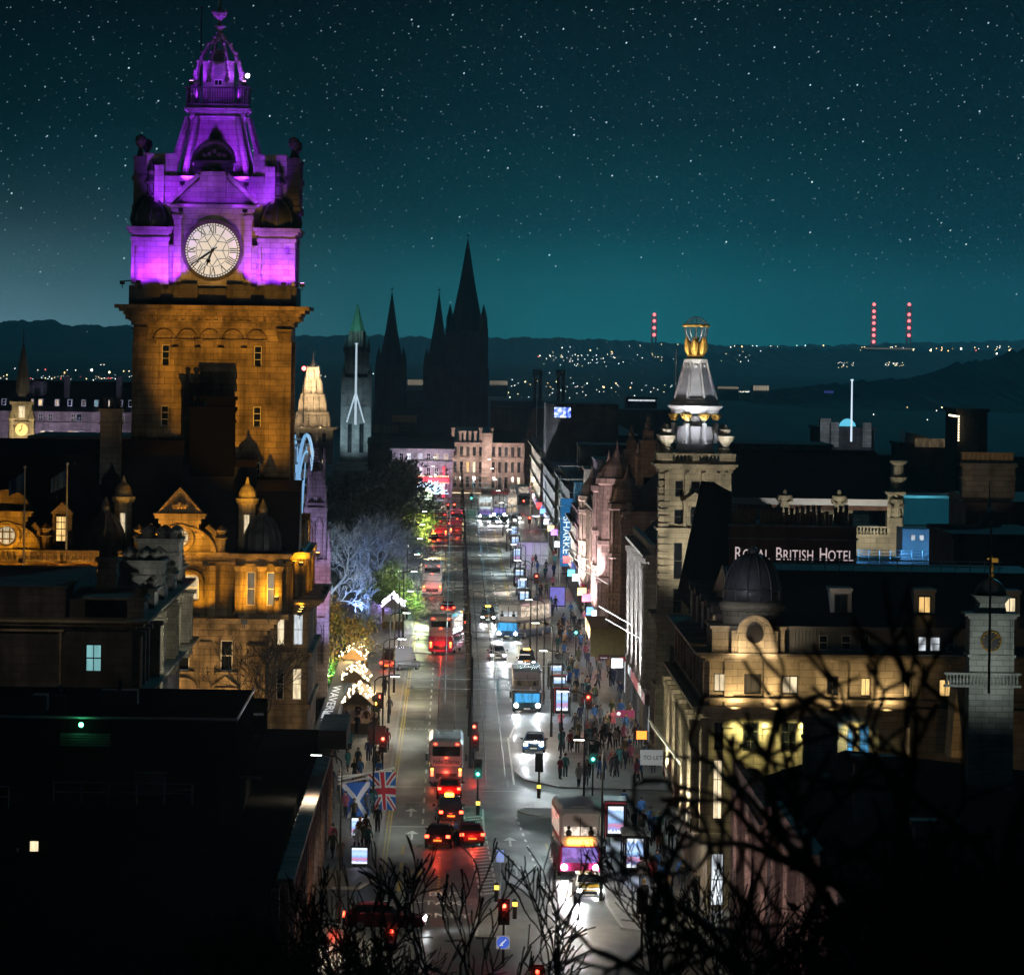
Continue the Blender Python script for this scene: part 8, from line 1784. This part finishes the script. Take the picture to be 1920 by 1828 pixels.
def car(label, loc, rz, paint, roof=None, taxi=False, lights=1, bonnet=None, tails=1, van=False):
    t = thing('taxi' if taxi else 'van' if van else 'car', label, 'taxi' if taxi else 'van' if van else 'car', loc, rz); w_ = .9; h = 1.75 if taxi else 2.3 if van else 1.48; L = 4.5 if not van else 5.4
    prof = [(0, .32, .62, .80), (.12, .25, .74, .95), (.5, .22, .83, 1), (1.15, .2, .95, 1), (2.0, .2, 1.0, 1), (3.4, .2, 1.02, 1), (4.15, .22, .98, .97), (L-.1, .28, .9, .92), (L, .35, .75, .85)]
    rg = [[(-w_*k+.06, y_, z0), (w_*k-.06, y_, z0), (w_*k, y_, z0+.12), (w_*k, y_, (z0+z1)/2), (w_*k*.97, y_, z1-.08), (w_*k*.9, y_, z1), (-w_*k*.9, y_, z1), (-w_*k*.97, y_, z1-.08), (-w_*k, y_, (z0+z1)/2), (-w_*k, y_, z0+.12)] for y_, z0, z1, k in prof]
    g = MB(); g.loft(rg); g.build('body', paint, t, local=True, smooth=False)
    y0, y1, y2, y3 = (1.25, 1.95, 3.9, 4.3) if not van else (1.0, 1.5, 5.2, 5.35)
    g = MB(); zb = .97
    g.loft([[(-w_*.88, y0, zb), (w_*.88, y0, zb), (w_*.88, y3, zb), (-w_*.88, y3, zb)], [(-w_*.74, y1, h-.06), (w_*.74, y1, h-.06), (w_*.74, y2-.25, h-.06), (-w_*.74, y2-.25, h-.06)], [(-w_*.66, y1+.15, h), (w_*.66, y1+.15, h), (w_*.66, y2-.4, h), (-w_*.66, y2-.4, h)]]); g.build('cabin', roof or paint, t, local=True)
    def q4(a, b, c, d, n): 
        m_ = MB(); m_.add([a, b, c, d], [(0, 1, 2, 3)]); nn = (Vector(b)-Vector(a)).cross(Vector(d)-Vector(a)).normalized()*.012
        m_.add([Vector(v)+nn for v in (a, b, c, d)], [(0, 1, 2, 3)]); m_.build(n, vglass, t, local=True)
    L3 = lambda p, q_, k: tuple(Vector(p).lerp(Vector(q_), k))
    a0, a1 = (-w_*.88, y0, zb), (w_*.88, y0, zb); b0, b1 = (-w_*.74, y1, h-.06), (w_*.74, y1, h-.06)
    q4(L3(L3(a0, b0, .08), L3(a1, b1, .08), .06), L3(L3(a0, b0, .08), L3(a1, b1, .08), .94), L3(L3(a0, b0, .94), L3(a1, b1, .94), .94), L3(L3(a0, b0, .94), L3(a1, b1, .94), .06), 'windscreen')
    c0, c1 = (w_*.88, y3, zb), (-w_*.88, y3, zb); d0, d1 = (w_*.74, y2-.25, h-.06), (-w_*.74, y2-.25, h-.06)
    q4(L3(L3(c0, d0, .1), L3(c1, d1, .1), .07), L3(L3(c0, d0, .1), L3(c1, d1, .1), .93), L3(L3(c0, d0, .92), L3(c1, d1, .92), .93), L3(L3(c0, d0, .92), L3(c1, d1, .92), .07), 'rear_window')
    for e in (-1, 1):
        p0, p1, p2, p3 = (e*w_*.88, y0+.15, zb), (e*w_*.88, y3-.1, zb), (e*w_*.74, y2-.35, h-.06), (e*w_*.74, y1+.1, h-.06)
        A, B, C_, D = L3(p0, p3, .1), L3(p1, p2, .1), L3(p1, p2, .9), L3(p0, p3, .9)
        if not van: q4(A, B, C_, D, 'side_window') if e > 0 else q4(B, A, D, C_, 'side_window')
        for y_ in (.85, L-.95): wheel(t, e*(w_-.1), y_, .32, .2)
        g = MB(); g.lathe(0, 0, [(.14, 0), (.11, .05)], 12); g.v = [(e*.64+a, -.01-c, .66+b*.7) for a, b, c in g.v]; 
        if lights: g.build('headlight', headm, t, local=True)
        g = MB(); g.box(e*.68-.12, e*.68+.12, L-.06, L+.03, .72, .9); g.build('tail_light', tailm if tails else lensd, t, local=True)
        g = MB(); g.box(e*(w_+.1)-.09, e*(w_+.1)+.09, 1.5, 1.6, .98, 1.12); g.build('mirror', black, t, local=True)
    box_l(t, 'grille', black, -.4, .4, -.02, .03, .42, .58); box_l(t, 'number_plate', plate_w, -.26, .26, -.035, 0, .34, .44); box_l(t, 'rear_plate', plate_y, -.26, .26, L-.01, L+.03, .5, .61); box_l(t, 'bumper', black, -w_*.8, w_*.8, L-.04, L+.05, .3, .45)
    if bonnet: g = MB(); g.add([(-w_*.6, .3, .815), (w_*.6, .3, .815), (w_*.6, 1.0, .94), (-w_*.6, 1.0, .94)], [(0, 1, 2, 3)]); g.add([(-.42, -.015, .5), (.42, -.015, .5), (.42, .02, .68), (-.42, .02, .68)], [(0, 1, 2, 3)]); g.build('yellow_panel', bonnet, t, local=True)
    if taxi: box_l(t, 'taxi_sign', ambm, -.3, .3, 2.2, 2.35, h, h+.16)
    if lights:
        for e in (-1, 1): l = lamp('SPOT', (0, 0, 0), 480*lights, (.9, .96, 1), None, .06, 70, .7, t); l.location = (e*.64, -.1, .68); l.rotation_euler = (radians(80), 0, pi)
    if tails: l = lamp('POINT', (0, 0, 0), 30*tails, (1, .06, .03), None, .15, parent=t); l.location = (0, L+.5, .8)
    return t
pw = pm('white_gloss', (.62, .63, .65), .22, noise=.12, nscale=2); pink = pm('magenta_gloss', (.45, .03, .14), .25); maroon = pm('maroon_gloss', (.12, .01, .02), .2); blackp = pm('black_gloss', (.012, .012, .014), .15); silver = pm('silver_gloss', (.35, .36, .38), .25, .6); redp = pm('red_gloss', (.4, .02, .02), .2); bluep = pm('blue_gloss', (.03, .08, .2), .2); teal_g = pm('dark_teal_gloss', (.02, .06, .08), .25); yel = pm('taxi_yellow', (.7, .45, .03), .3)
def at(px, py): v = Gp(px, py, .03); return (v.x, v.y, .03)
bus('white topped double decker with magenta front, nearest bus on the right', at(1087, 1648), .03, pw, pink, 4.2, dest='a')
car('white and yellow taxi car in front of the magenta bus', at(1106, 1690), .02, pw, bonnet=yel, lights=2)
p = at(836, 1474); bus('white coach seen from behind with script lettering on its back', (p[0], p[1]+11, .03), pi, pw, silver, 3.45, 11, False, txt='Ratho Coaches', lights=False)
def away(px, py, L=4.5): p = at(px, py); return (p[0], p[1]+L, .03)
car('dark red car close behind the white coach', away(842, 1500), pi, redp, lights=0, tails=2)
car('black taxi with bright tail lights behind the dark red car', away(838, 1545), pi+.06, blackp, taxi=True, lights=0, tails=2)
car('red car leaving the queue with glowing tail lights', away(862, 1588), pi+.18, maroon, lights=0, tails=2)
car('small dark car beside the red one at the tail of the queue', away(833, 1592), pi-.1, blackp, lights=0, tails=2)
car('blue car with dazzling headlights on the right, before the crossing', at(1000, 1412), -.05, bluep, lights=2.5)
bus('dark waiting bus with two bright headlights and lit windscreen', at(988, 1338), 0, silver, teal_g, 3.9, 11, inside=(dimlit, lit_blue))
car('black taxi with lit orange roof sign behind the dark bus', at(988, 1254), 0, blackp, taxi=True, lights=1.5)
car('dark taxi with orange sign in the middle lane far ahead', at(915, 1168), 0, blackp, taxi=True, lights=1)
bus('white bus swinging out of its stop on the right lane', at(951, 1200), -.35, pw, bluep, 4.1, 11, inside=(lit_white, lit_blue))
car('white car behind the bus that swings out', at(968, 1168), -.3, pw, lights=2)
car('silver car ahead of the swinging white bus', at(934, 1240), .05, silver, lights=2)
car('grey van turning into the left side with orange lights', away(775, 1260, 5.4), pi-.5, silver, lights=0, tails=2, van=True)
bus('pale bus turning left across the tram tracks', away(846, 1228, 11), pi-.1, pw, pink, 4.1, 11, lights=False)
car('red tailed car stopped left of the tram wires', away(840, 1152), pi, maroon, lights=0, tails=1.5)
car('black taxi with orange sign beside the tram wires', away(862, 1180), pi, blackp, taxi=True, lights=0)
bus('white double decker pulling along the left kerb far ahead', away(810, 1118, 11), pi, pw, pw, 4.2, 11, lights=False, inside=(lit_white, lit_blue))
bus('red lit double decker stopping at the far left kerb', away(824, 1010, 11), pi, pink, pink, 4.3, 11, lights=False)
bus('second red lit double decker in the far left lane', away(857, 1006, 11), pi, pink, maroon, 4.3, 11, lights=False)
car('dark taxi with two amber lights below the far red buses', away(813, 1022), pi, blackp, taxi=True, lights=0, tails=2)
bus('far white bus facing us with bright headlights', at(910, 975), 0, pw, teal_g, 4.2, 11)
bus('second far bus facing us right of the white one', at(936, 972), -.2, pw, bluep, 4.2, 11)
bus('farthest pale bus turning at the end of the street', at(958, 948), -.9, pw, silver, 4.2, 11)
for k, (px, py) in enumerate(((945, 985), (958, 982), (968, 978), (925, 985))): car('far oncoming car with bright headlights in the far right queue', at(px, py), 0, silver, lights=1.5)['group'] = 'oncoming cars in the far right queue'
for k, (px, py) in enumerate(((845, 985), (835, 990), (862, 980))): car('far red tailed car in the left queue below the corner store', away(px, py), pi, maroon, lights=0, tails=2)['group'] = 'red tailed cars in the far left queue'
car('maroon car crossing the junction at lower left', (at(722, 1742)[0]+2.2, at(722, 1742)[1], .03), pi/2, maroon, lights=1)
# bicycles leaning by the bin
bk = MB(); n = 20
for cy_ in (-.52, .52): bk.tube([(0, cy_+.33*cos(2*pi*k/n), .34+.33*sin(2*pi*k/n)) for k in range(n+1)], .02, 5, False)
bk.tube([(0, -.52, .34), (0, -.15, .8), (0, .1, .32), (0, .52, .34), (0, .2, .82), (0, -.15, .8)], .018, 5); bk.tube([(0, .1, .32), (0, .22, .9)], .018, 5); bk.tube([(-.25, -.42, .98), (0, -.38, .96), (.25, -.42, .98)], .015, 5); bk.tube([(0, -.38, .96), (0, -.52, .34)], .018, 5); bk.box(-.07, .07, .1, .36, .9, .95)
bkm = bk.mesh('bicycle', iron); p = Gp(1122, 1396, .13); tag(inst(bkm, 'bicycle', p, None, 1.2), 'dark bicycle leaning beside the bin on the right pavement', 'bicycle')
# ------------------------------------------------------------------ people
coat = bpy.data.materials.new('coat'); coat.use_nodes = True; t = coat.node_tree; oi = nd(t, 'ShaderNodeObjectInfo'); t.links.new(oi.outputs['Color'], t.nodes['Principled BSDF'].inputs['Base Color']); t.nodes['Principled BSDF'].inputs['Roughness'].default_value = .85
skin = pm('skin', (.48, .30, .22), .6); jeans = pm('trousers', (.03, .035, .05), .9); shoe = pm('shoe', (.012, .012, .012), .5); hairm = [pm('hair_dark', (.02, .014, .01), .7), pm('hair_fair', (.38, .25, .11), .7), pm('hair_brown', (.08, .04, .02), .7)]
def person_mesh(pose, female=False):
    """one continuous skinned figure; facing -Y"""
    st_, arm, lean, phone = pose; k = .93 if female else 1.0
    J = {'pel': (0, 0, .95, .135), 'wai': (0, lean*.1, 1.10, .125), 'che': (0, lean*.3-.01, 1.32, .155), 'nec': (0, lean*.45, 1.50, .06), 'hd0': (0, lean*.5-.01, 1.58, .085), 'hd1': (0, lean*.5-.015, 1.70, .095), 'hd2': (0, lean*.5-.005, 1.775, .05), 'nos': (0, lean*.5-.115, 1.655, .018)}
    E = [('pel', 'wai'), ('wai', 'che'), ('che', 'nec'), ('nec', 'hd0'), ('hd0', 'hd1'), ('hd1', 'hd2'), ('hd1', 'nos')]
    for e, s_ in ((-1, 'l'), (1, 'r')):
        f = st_*e; J['hip'+s_] = (e*.09, 0, .90, .11); J['kne'+s_] = (e*.1, -f*.18-.03*abs(st_), .50, .075); J['ank'+s_] = (e*.1, -f*.30+.05*(f < 0), .10+(.08 if f < 0 else 0), .05); J['toe'+s_] = (e*.115, -f*.30-.16, .045+(.03 if f < 0 else 0), .04)
        E += [('pel', 'hip'+s_), ('hip'+s_, 'kne'+s_), ('kne'+s_, 'ank'+s_), ('ank'+s_, 'toe'+s_)]
        a = -arm*e
        J['sho'+s_] = (e*.185, lean*.38, 1.43, .072); J['elb'+s_] = (e*.25, lean*.3-a*.12+.03, 1.15, .056)
        if phone and s_ == 'r': J['wri'+s_] = (e*.13, -.30, 1.24, .038); J['han'+s_] = (e*.07, -.36, 1.28, .034)
        else: J['wri'+s_] = (e*.26, lean*.25-a*.28-.04, .92, .038); J['han'+s_] = (e*.255, lean*.25-a*.32-.06, .82, .036)
        E += [('che', 'sho'+s_), ('sho'+s_, 'elb'+s_), ('elb'+s_, 'wri'+s_), ('wri'+s_, 'han'+s_)]
    names = list(J); idx = {n_: i for i, n_ in enumerate(names)}
    me = bpy.data.meshes.new('p'); me.from_pydata([J[n_][:3] for n_ in names], [(idx[a], idx[b]) for a, b in E], [])
    o = bpy.data.objects.new('p', me); COL.objects.link(o); o.modifiers.new('s', 'SKIN'); sv = me.skin_vertices[0].data
    for n_ in names: r = J[n_][3]; sv[idx[n_]].radius = (r*(1.28 if n_ in ('wai', 'che', 'pel') else 1), r*(.82 if n_ in ('wai', 'che') else 1))
    sv[0].use_root = True; o.modifiers.new('u', 'SUBSURF').levels = 1
    ev = o.evaluated_get(bpy.context.evaluated_depsgraph_get()); m2 = bpy.data.meshes.new_from_object(ev); bpy.data.objects.remove(o); bpy.data.meshes.remove(me)
    for m_ in (coat, jeans, skin, shoe): m2.materials.append(m_)
    hem = .62 if female else .82
    for pl in m2.polygons:
        c = pl.center; arm_ = abs(c.x) > .2
        pl.material_index = 2 if c.z > 1.53 or (arm_ and c.z < .9) or (phone and c.y < -.31 and c.z > 1.1) else 3 if c.z < .11 else 1 if c.z < hem and not arm_ else 0; pl.use_smooth = True
    m2.name = 'person'; return m2, lean
def hair_mesh(lean, long, mat):
    g = MB(); y_ = lean*.5; g.lathe(0, y_+.015, [(.10, 1.62 if not long else 1.48), (.112, 1.68), (.11, 1.74), (.085, 1.80), (.03, 1.835)], 10)
    g.v = [(x, y+.02 if y < y_-.03 and z < 1.73 else y, z) if not (y < y_-.04 and z < 1.70) else (x*.9, y_-.0, max(z, 1.6)) for x, y, z in g.v]; return g.mesh('hair', mat, True)
PM = []
for i, (ps, fem) in enumerate((((.9, .8, -.02, False), False), ((-.9, .9, -.04, False), False), ((0, .15, 0, False), False), ((.8, .7, -.03, False), True), ((0, .1, .0, True), True), ((-.7, .6, -.05, False), True), ((.15, .1, -.06, True), False))):
    m_, ln_ = person_mesh(ps, fem); PM.append((m_, hair_mesh(ln_, fem, hairm[i % 3]), fem))
CC = [('black', (.015, .015, .018)), ('navy', (.02, .03, .08)), ('grey', (.12, .12, .13)), ('dark red', (.22, .02, .03)), ('brown', (.14, .08, .04)), ('pale', (.45, .43, .40)), ('blue', (.04, .13, .35)), ('pink', (.45, .12, .18)), ('olive', (.08, .09, .04)), ('teal', (.03, .15, .15))]
def person(x, y, z, rz, i, ci, lab=None, grp=None):
    m_, h_, fem = PM[i]; o = inst(m_, 'person', (x, y, z), None, rz, (R.uniform(.93, 1.03),)*3); nm, c = CC[ci]; o.color = (*c, 1)
    tag(o, lab or 'pedestrian in a %s coat among the crowd on the %s pavement' % (nm, 'left' if x < 0 else 'near right' if y < 400 else 'right'), 'person', grp)
    h = bpy.data.objects.new('hair', h_); COL.objects.link(h); h.parent = o
q = random.Random(5); placed = []
def crowd(n, xa, xb, ya, yb, grp):
    k = 0; tries = 0
    while k < n and tries < n*30:
        tries += 1; x, y = q.uniform(xa, xb), ya+(yb-ya)*q.random()**1.3
        if any((x-a)**2+(y-b)**2 < .55 for a, b in placed): continue
        if any(abs(x-s_[0]) < .9 and -.4 < y-s_[1] < 4.6 for s_ in ((10.2, 349), (10.4, 373), (9.3, 496), (9.4, 515), (9.4, 534))): continue
        placed.append((x, y)); k += 1; person(x, y, .13, q.choice((0, pi))+q.uniform(-.5, .5), q.randrange(7), q.choice((0, 0, 0, 1, 2, 2, 3, 4, 5, 6, 6, 7, 8, 9)), None, grp)
crowd(100, 10.3, 15.6, 421, 640, 'crowd on the right pavement'); crowd(14, 8.6, 15.4, 452, 476, 'crowd on the right pavement'); crowd(26, 11.2, 14.6, 322, 396, 'crowd on the near right pavement'); crowd(40, 9.6, 15.4, 640, 860, 'crowd on the right pavement'); crowd(58, -8.8, -4.9, 352, 530, 'crowd on the left pavement')
for px, py, i, ci, rz, lab in ((1050, 1462, 6, 3, 2.4, 'person in a bright red jacket standing at the curved kerb'), (1085, 1476, 5, 5, .2, 'fair haired woman in a white top on the pavement corner'), (1099, 1474, 4, 2, -.3, 'woman in grey looking at her phone beside the fair haired one'), (1060, 1457, 2, 9, 3.0, 'person in a dark teal coat behind the red jacket'), (1183, 1432, 3, 7, 0, 'person in a pink top outside the bright shop door'), (1180, 1420, 2, 6, .6, 'person in a blue coat beside the pink top'), (708, 1560, 2, 0, 0, 'person in black waiting at the left kerb'), (1098, 1660, 2, 8, pi, 'x')):
    if lab == 'x': continue
    p = Gp(px, py, .13); person(p.x, p.y, .13, rz, i, ci, lab); placed.append((p.x, p.y))
# ------------------------------------------------------------------ trees
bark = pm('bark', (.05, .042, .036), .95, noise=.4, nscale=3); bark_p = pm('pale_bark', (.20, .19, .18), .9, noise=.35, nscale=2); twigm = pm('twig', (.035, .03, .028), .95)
def leafm(name, a, b):
    m = bpy.data.materials.new(name); m.use_nodes = True; t = m.node_tree; n = nd(t, 'ShaderNodeTexNoise'); n.inputs['Scale'].default_value = .7; n.inputs['Detail'].default_value = 4; c = nd(t, 'ShaderNodeTexCoord'); t.links.new(c.outputs['Object'], n.inputs[0])
    t.links.new(ramp(t, n.outputs[0], [(.38, a), (.62, b)]), t.nodes['Principled BSDF'].inputs['Base Color']); t.nodes['Principled BSDF'].inputs['Roughness'].default_value = .75; return m
def grow(rs, p, d, L, r, depth, wood, twig, spread=.55, up=.12, minr=.004, tips=None, sides=5, wig=.12, ratio=.76, kids=(2, 3)):
    pts, rr = [p], [r]; n = 4
    for k in range(n):
        d = (d+Vector((rs.gauss(0, wig), rs.gauss(0, wig), rs.gauss(0, wig)+up*.3))).normalized(); p = p+d*(L/n); pts.append(p); rr.append(max(r*(1-.30*(k+1)/n), minr))
    (wood if depth > 2 else twig).tube(pts, rr, sides if depth > 2 else 3, depth > 2)
    if depth <= 0:
        if tips is not None: tips.append(p)
        return
    for k in range(rs.choice(kids)):
        a = rs.uniform(0, 2*pi); u = d.orthogonal().normalized(); v = d.cross(u); s_ = spread*rs.uniform(.6, 1.25)
        nd_ = (d*cos(s_)+(u*cos(a)+v*sin(a))*sin(s_)+Vector((0, 0, up))).normalized(); q_ = pts[-1] if k < 2 else pts[rs.choice((2, 3))]
        grow(rs, q_, nd_, L*rs.uniform(ratio-.1, ratio+.08), r*.66, depth-1, wood, twig, spread, up, minr, tips, sides, wig, ratio, kids)
    if depth > 1:
        q_ = pts[2]; a = rs.uniform(0, 2*pi); u = d.orthogonal().normalized(); v = d.cross(u); nd_ = (d*.6+(u*cos(a)+v*sin(a))*.8).normalized(); grow(rs, q_, nd_, L*.5, r*.4, max(depth-2, 0), wood, twig, spread, up, minr, tips, sides, wig, ratio, kids)
def tree(name, label, base, h, seed, depth=6, r=.3, spread=.5, up=.12, wood_m=None, twig_m=None, leaf=None, nleaf=0, lsize=.2, trunk=.28, lean=(0, 0), group=None, minr=.006, ratio=.78, cat='tree', wig=.12, clump=.5, kids=(2, 3)):
    rs = random.Random(seed); t = thing(name, label, cat, base, 0, group); w_, tw = MB(), MB(); tips = []
    grow(rs, Vector(base), Vector((lean[0], lean[1], 1)).normalized(), h*trunk, r, depth, w_, tw, spread, up, minr, tips, 6, wig, ratio, kids)
    w_.build('trunk', wood_m or bark, t); tw.build('twigs' if not leaf else 'branch', twig_m or wood_m or twigm, t)
    if leaf:
        g = MB()
        for p in tips:
            for k in range(nleaf):
                c = p+Vector((rs.gauss(0, clump), rs.gauss(0, clump), rs.gauss(0, clump*.8))); a = rs.uniform(.5, 1.2)*lsize; u = Vector((rs.gauss(0, 1), rs.gauss(0, 1), rs.gauss(0, 1))).normalized(); v = u.orthogonal().normalized()
                g.add([c-u*a, c+v*a*.55, c+u*a, c-v*a*.55], [(0, 1, 2, 3)])
        g.build('crown', leaf, t)
    return t
autumn = leafm('autumn_leaf', (.05, .07, .015), (.16, .10, .02)); green_l = leafm('green_leaf', (.03, .08, .012), (.09, .12, .02)); dark_l = leafm('dark_leaf', (.012, .022, .014), (.03, .045, .025)); ivy = leafm('evergreen_leaf', (.01, .02, .012), (.02, .03, .02))
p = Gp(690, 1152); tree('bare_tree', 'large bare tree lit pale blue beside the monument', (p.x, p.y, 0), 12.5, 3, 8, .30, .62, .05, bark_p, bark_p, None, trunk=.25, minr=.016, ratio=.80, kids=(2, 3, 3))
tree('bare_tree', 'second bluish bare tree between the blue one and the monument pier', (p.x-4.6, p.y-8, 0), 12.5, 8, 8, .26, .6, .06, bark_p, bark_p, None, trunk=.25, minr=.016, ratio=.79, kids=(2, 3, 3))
lamp('SPOT', (p.x-1, p.y-9, .6), 16000, (.18, .36, 1), (p.x-.5, p.y, 7), .3, 95, 1); lamp('SPOT', (p.x-5, p.y-16, .6), 12000, (.5, .72, 1), (p.x-4, p.y-6, 7), .3, 95, 1)
p = Gp(634, 1290); tree('autumn_tree', 'autumn tree with yellow green leaves beside the monument pier', (p.x, p.y, 0), 10.5, 12, 6, .22, .66, .04, bark, bark, autumn, 12, .17, .26, clump=.6)
lamp('POINT', (p.x-.8, p.y-1.6, 1.4), 1500, (.25, 1, .2), None, .3); lamp('POINT', (p.x+2.4, p.y-3, 3.4), 2200, (1, .62, .25), None, .3); lamp('POINT', (p.x+1.4, p.y-4.5, 6.5), 1200, (1, .7, .3), None, .3)
p = Gp(768, 1165); tree('leafy_tree', 'bushy green tree in front of the dark tree by the left kerb', (p.x-.6, p.y, 0), 7.5, 17, 6, .16, .65, .03, bark, bark, green_l, 9, .16, .25, clump=.5); lamp('POINT', (p.x+1.2, p.y-2.5, 3.5), 1300, (.8, 1, .45), None, .3)
p = Gp(742, 1130); tree('bare_tree', 'dark bare tree over the market stall by the left kerb', (p.x-.5, p.y, 0), 11.5, 23, 7, .28, .55, .06, bark, bark, None, trunk=.25, minr=.018); lamp('POINT', (p.x-1.5, p.y-3, 2.2), 900, (.5, .3, 1), None, .3)
p = Gp(780, 1040); tree('leafy_tree', 'yellow green lit tree beside the far buses on the left', (p.x, p.y, 0), 7.5, 29, 5, .2, .6, .02, bark, bark, green_l, 26, .24, .25, clump=.7); lamp('POINT', (p.x+2.2, p.y-4, 4), 3000, (1, .85, .4), None, .3)
for k, (px, py, h, lb) in enumerate(((660, 1075, 15, 'dark evergreen tree left of the far corner store, nearest'), (705, 1050, 16, 'tall dark tree below the violet corner store'), (745, 1025, 14, 'dark rounded tree right of the tall one'), (635, 1095, 13, 'dark tree behind the monument pier'))):
    p = Gp(px, py); tree('dark_tree', lb, (p.x, p.y, 0), h, 40+k, 5, .32, .55, .05, bark, bark, dark_l, 26, .38, .24, group='dark trees in the gardens', clump=1.0)
p = Gp(745, 960); tree('dark_tree', 'brownish bare crowned tree before the corner store', (p.x, p.y, 0), 11, 51, 6, .3, .55, .06, bark, bark, dark_l, 7, .5, .25, clump=1.0)
# foreground: bare trees on the hillside below the camera
def hill_tree(label, px, Y_, top, seed, r, depth=6, spread=.42, lean=(0, 0), trunk=.2, ratio=.8, minr=.008, up=.1, leaf=None, nleaf=0, lsize=.1, clump=.3, name='bare_tree', wig=.13, wm=None):
    x = (px-VX)*Y_/FPX; zt_ = Wp(px, top, Y_).z; zg = ground_z(x, Y_)-.2; return tree(name, label, (x, Y_, zg), zt_-zg, seed, depth, r, spread, up, wm or twigm, wm or twigm, leaf, nleaf, lsize, trunk, lean, None, minr, ratio, wig=wig, clump=clump)
hill_tree('bare sapling with upright twigs in the bottom middle left', 800, 88, 1600, 61, .06, 5, .36, (-.08, 0), .32, .76, .013)
hill_tree('bare sapling with forked tips in front of the queue of red cars', 905, 92, 1600, 67, .06, 5, .33, (.06, 0), .32, .76, .013)
hill_tree('bare sapling with a curled tip below the pink bus', 1075, 84, 1615, 71, .06, 5, .40, (-.05, 0), .32, .76, .013)
hill_tree('bare sapling over the near right pavement', 1165, 96, 1560, 77, .06, 5, .38, (.05, 0), .32, .76, .013)
hill_tree('spreading bare tree in front of the dark corner block', 1360, 76, 1560, 83, .055, 6, .5, (-.1, 0), .30, .74, .009)
hill_tree('dense bare tree at the lower right', 1560, 70, 1500, 89, .07, 6, .55, (-.05, 0), .24, .77, .010)
hill_tree('bare tree filling the bottom right corner', 1720, 62, 1470, 97, .08, 6, .58, (0, 0), .24, .78, .011)
hill_tree('bare tree at the right edge', 1880, 66, 1400, 101, .10, 7, .55, (0, 0), .24, .78, .011)
hill_tree('very close out of focus bare tree spreading across the right side', 1830, 27, 1170, 105, .08, 5, .75, (-.12, 0), .40, .72, .013, .02)
hill_tree('close out of focus bare tree with drooping boughs at right', 1620, 30, 1290, 109, .05, 4, .8, (-.05, 0), .42, .70, .012, 0)
for k, (px, Y_, top, lb) in enumerate(((600, 104, 1560, 'dark bare tree with reddish twigs at lower left'), (500, 96, 1620, 'tangled bare tree left of the columned block'), (350, 90, 1690, 'low bare tree in the dark bottom left'), (660, 100, 1640, 'bare tree with thin twigs before the blue posters'), (430, 110, 1540, 'taller thin tree before the dark roofs'))):
    hill_tree(lb, px, Y_, top, 120+k, .055, 7, .5, (.03, 0), .22, .78, .010, wm=pm('reddish_twig', (.06, .035, .03), .95))
p = Wp(490, 1350, 395); tree('bare_tree', 'leafless tree against the lower hotel front', (p.x, 395, 0), 13.0, 131, 7, .16, .45, .08, bark, bark, None, trunk=.26, minr=.02, ratio=.76)
for k, (px, Y_, top, lb) in enumerate(((1640, 58, 1560, 'dark evergreen bush in the bottom right'), (1790, 52, 1500, 'dark evergreen mass at the right edge'), (1900, 48, 1440, 'tall dark evergreen at the right edge'), (120, 80, 1740, 'dark evergreen shrub at the bottom left'))):
    hill_tree(lb, px, Y_, top, 140+k, .09, 5, .6, (0, 0), .25, .75, .01, .05, ivy, 20, .10, .28, 'evergreen_bush')
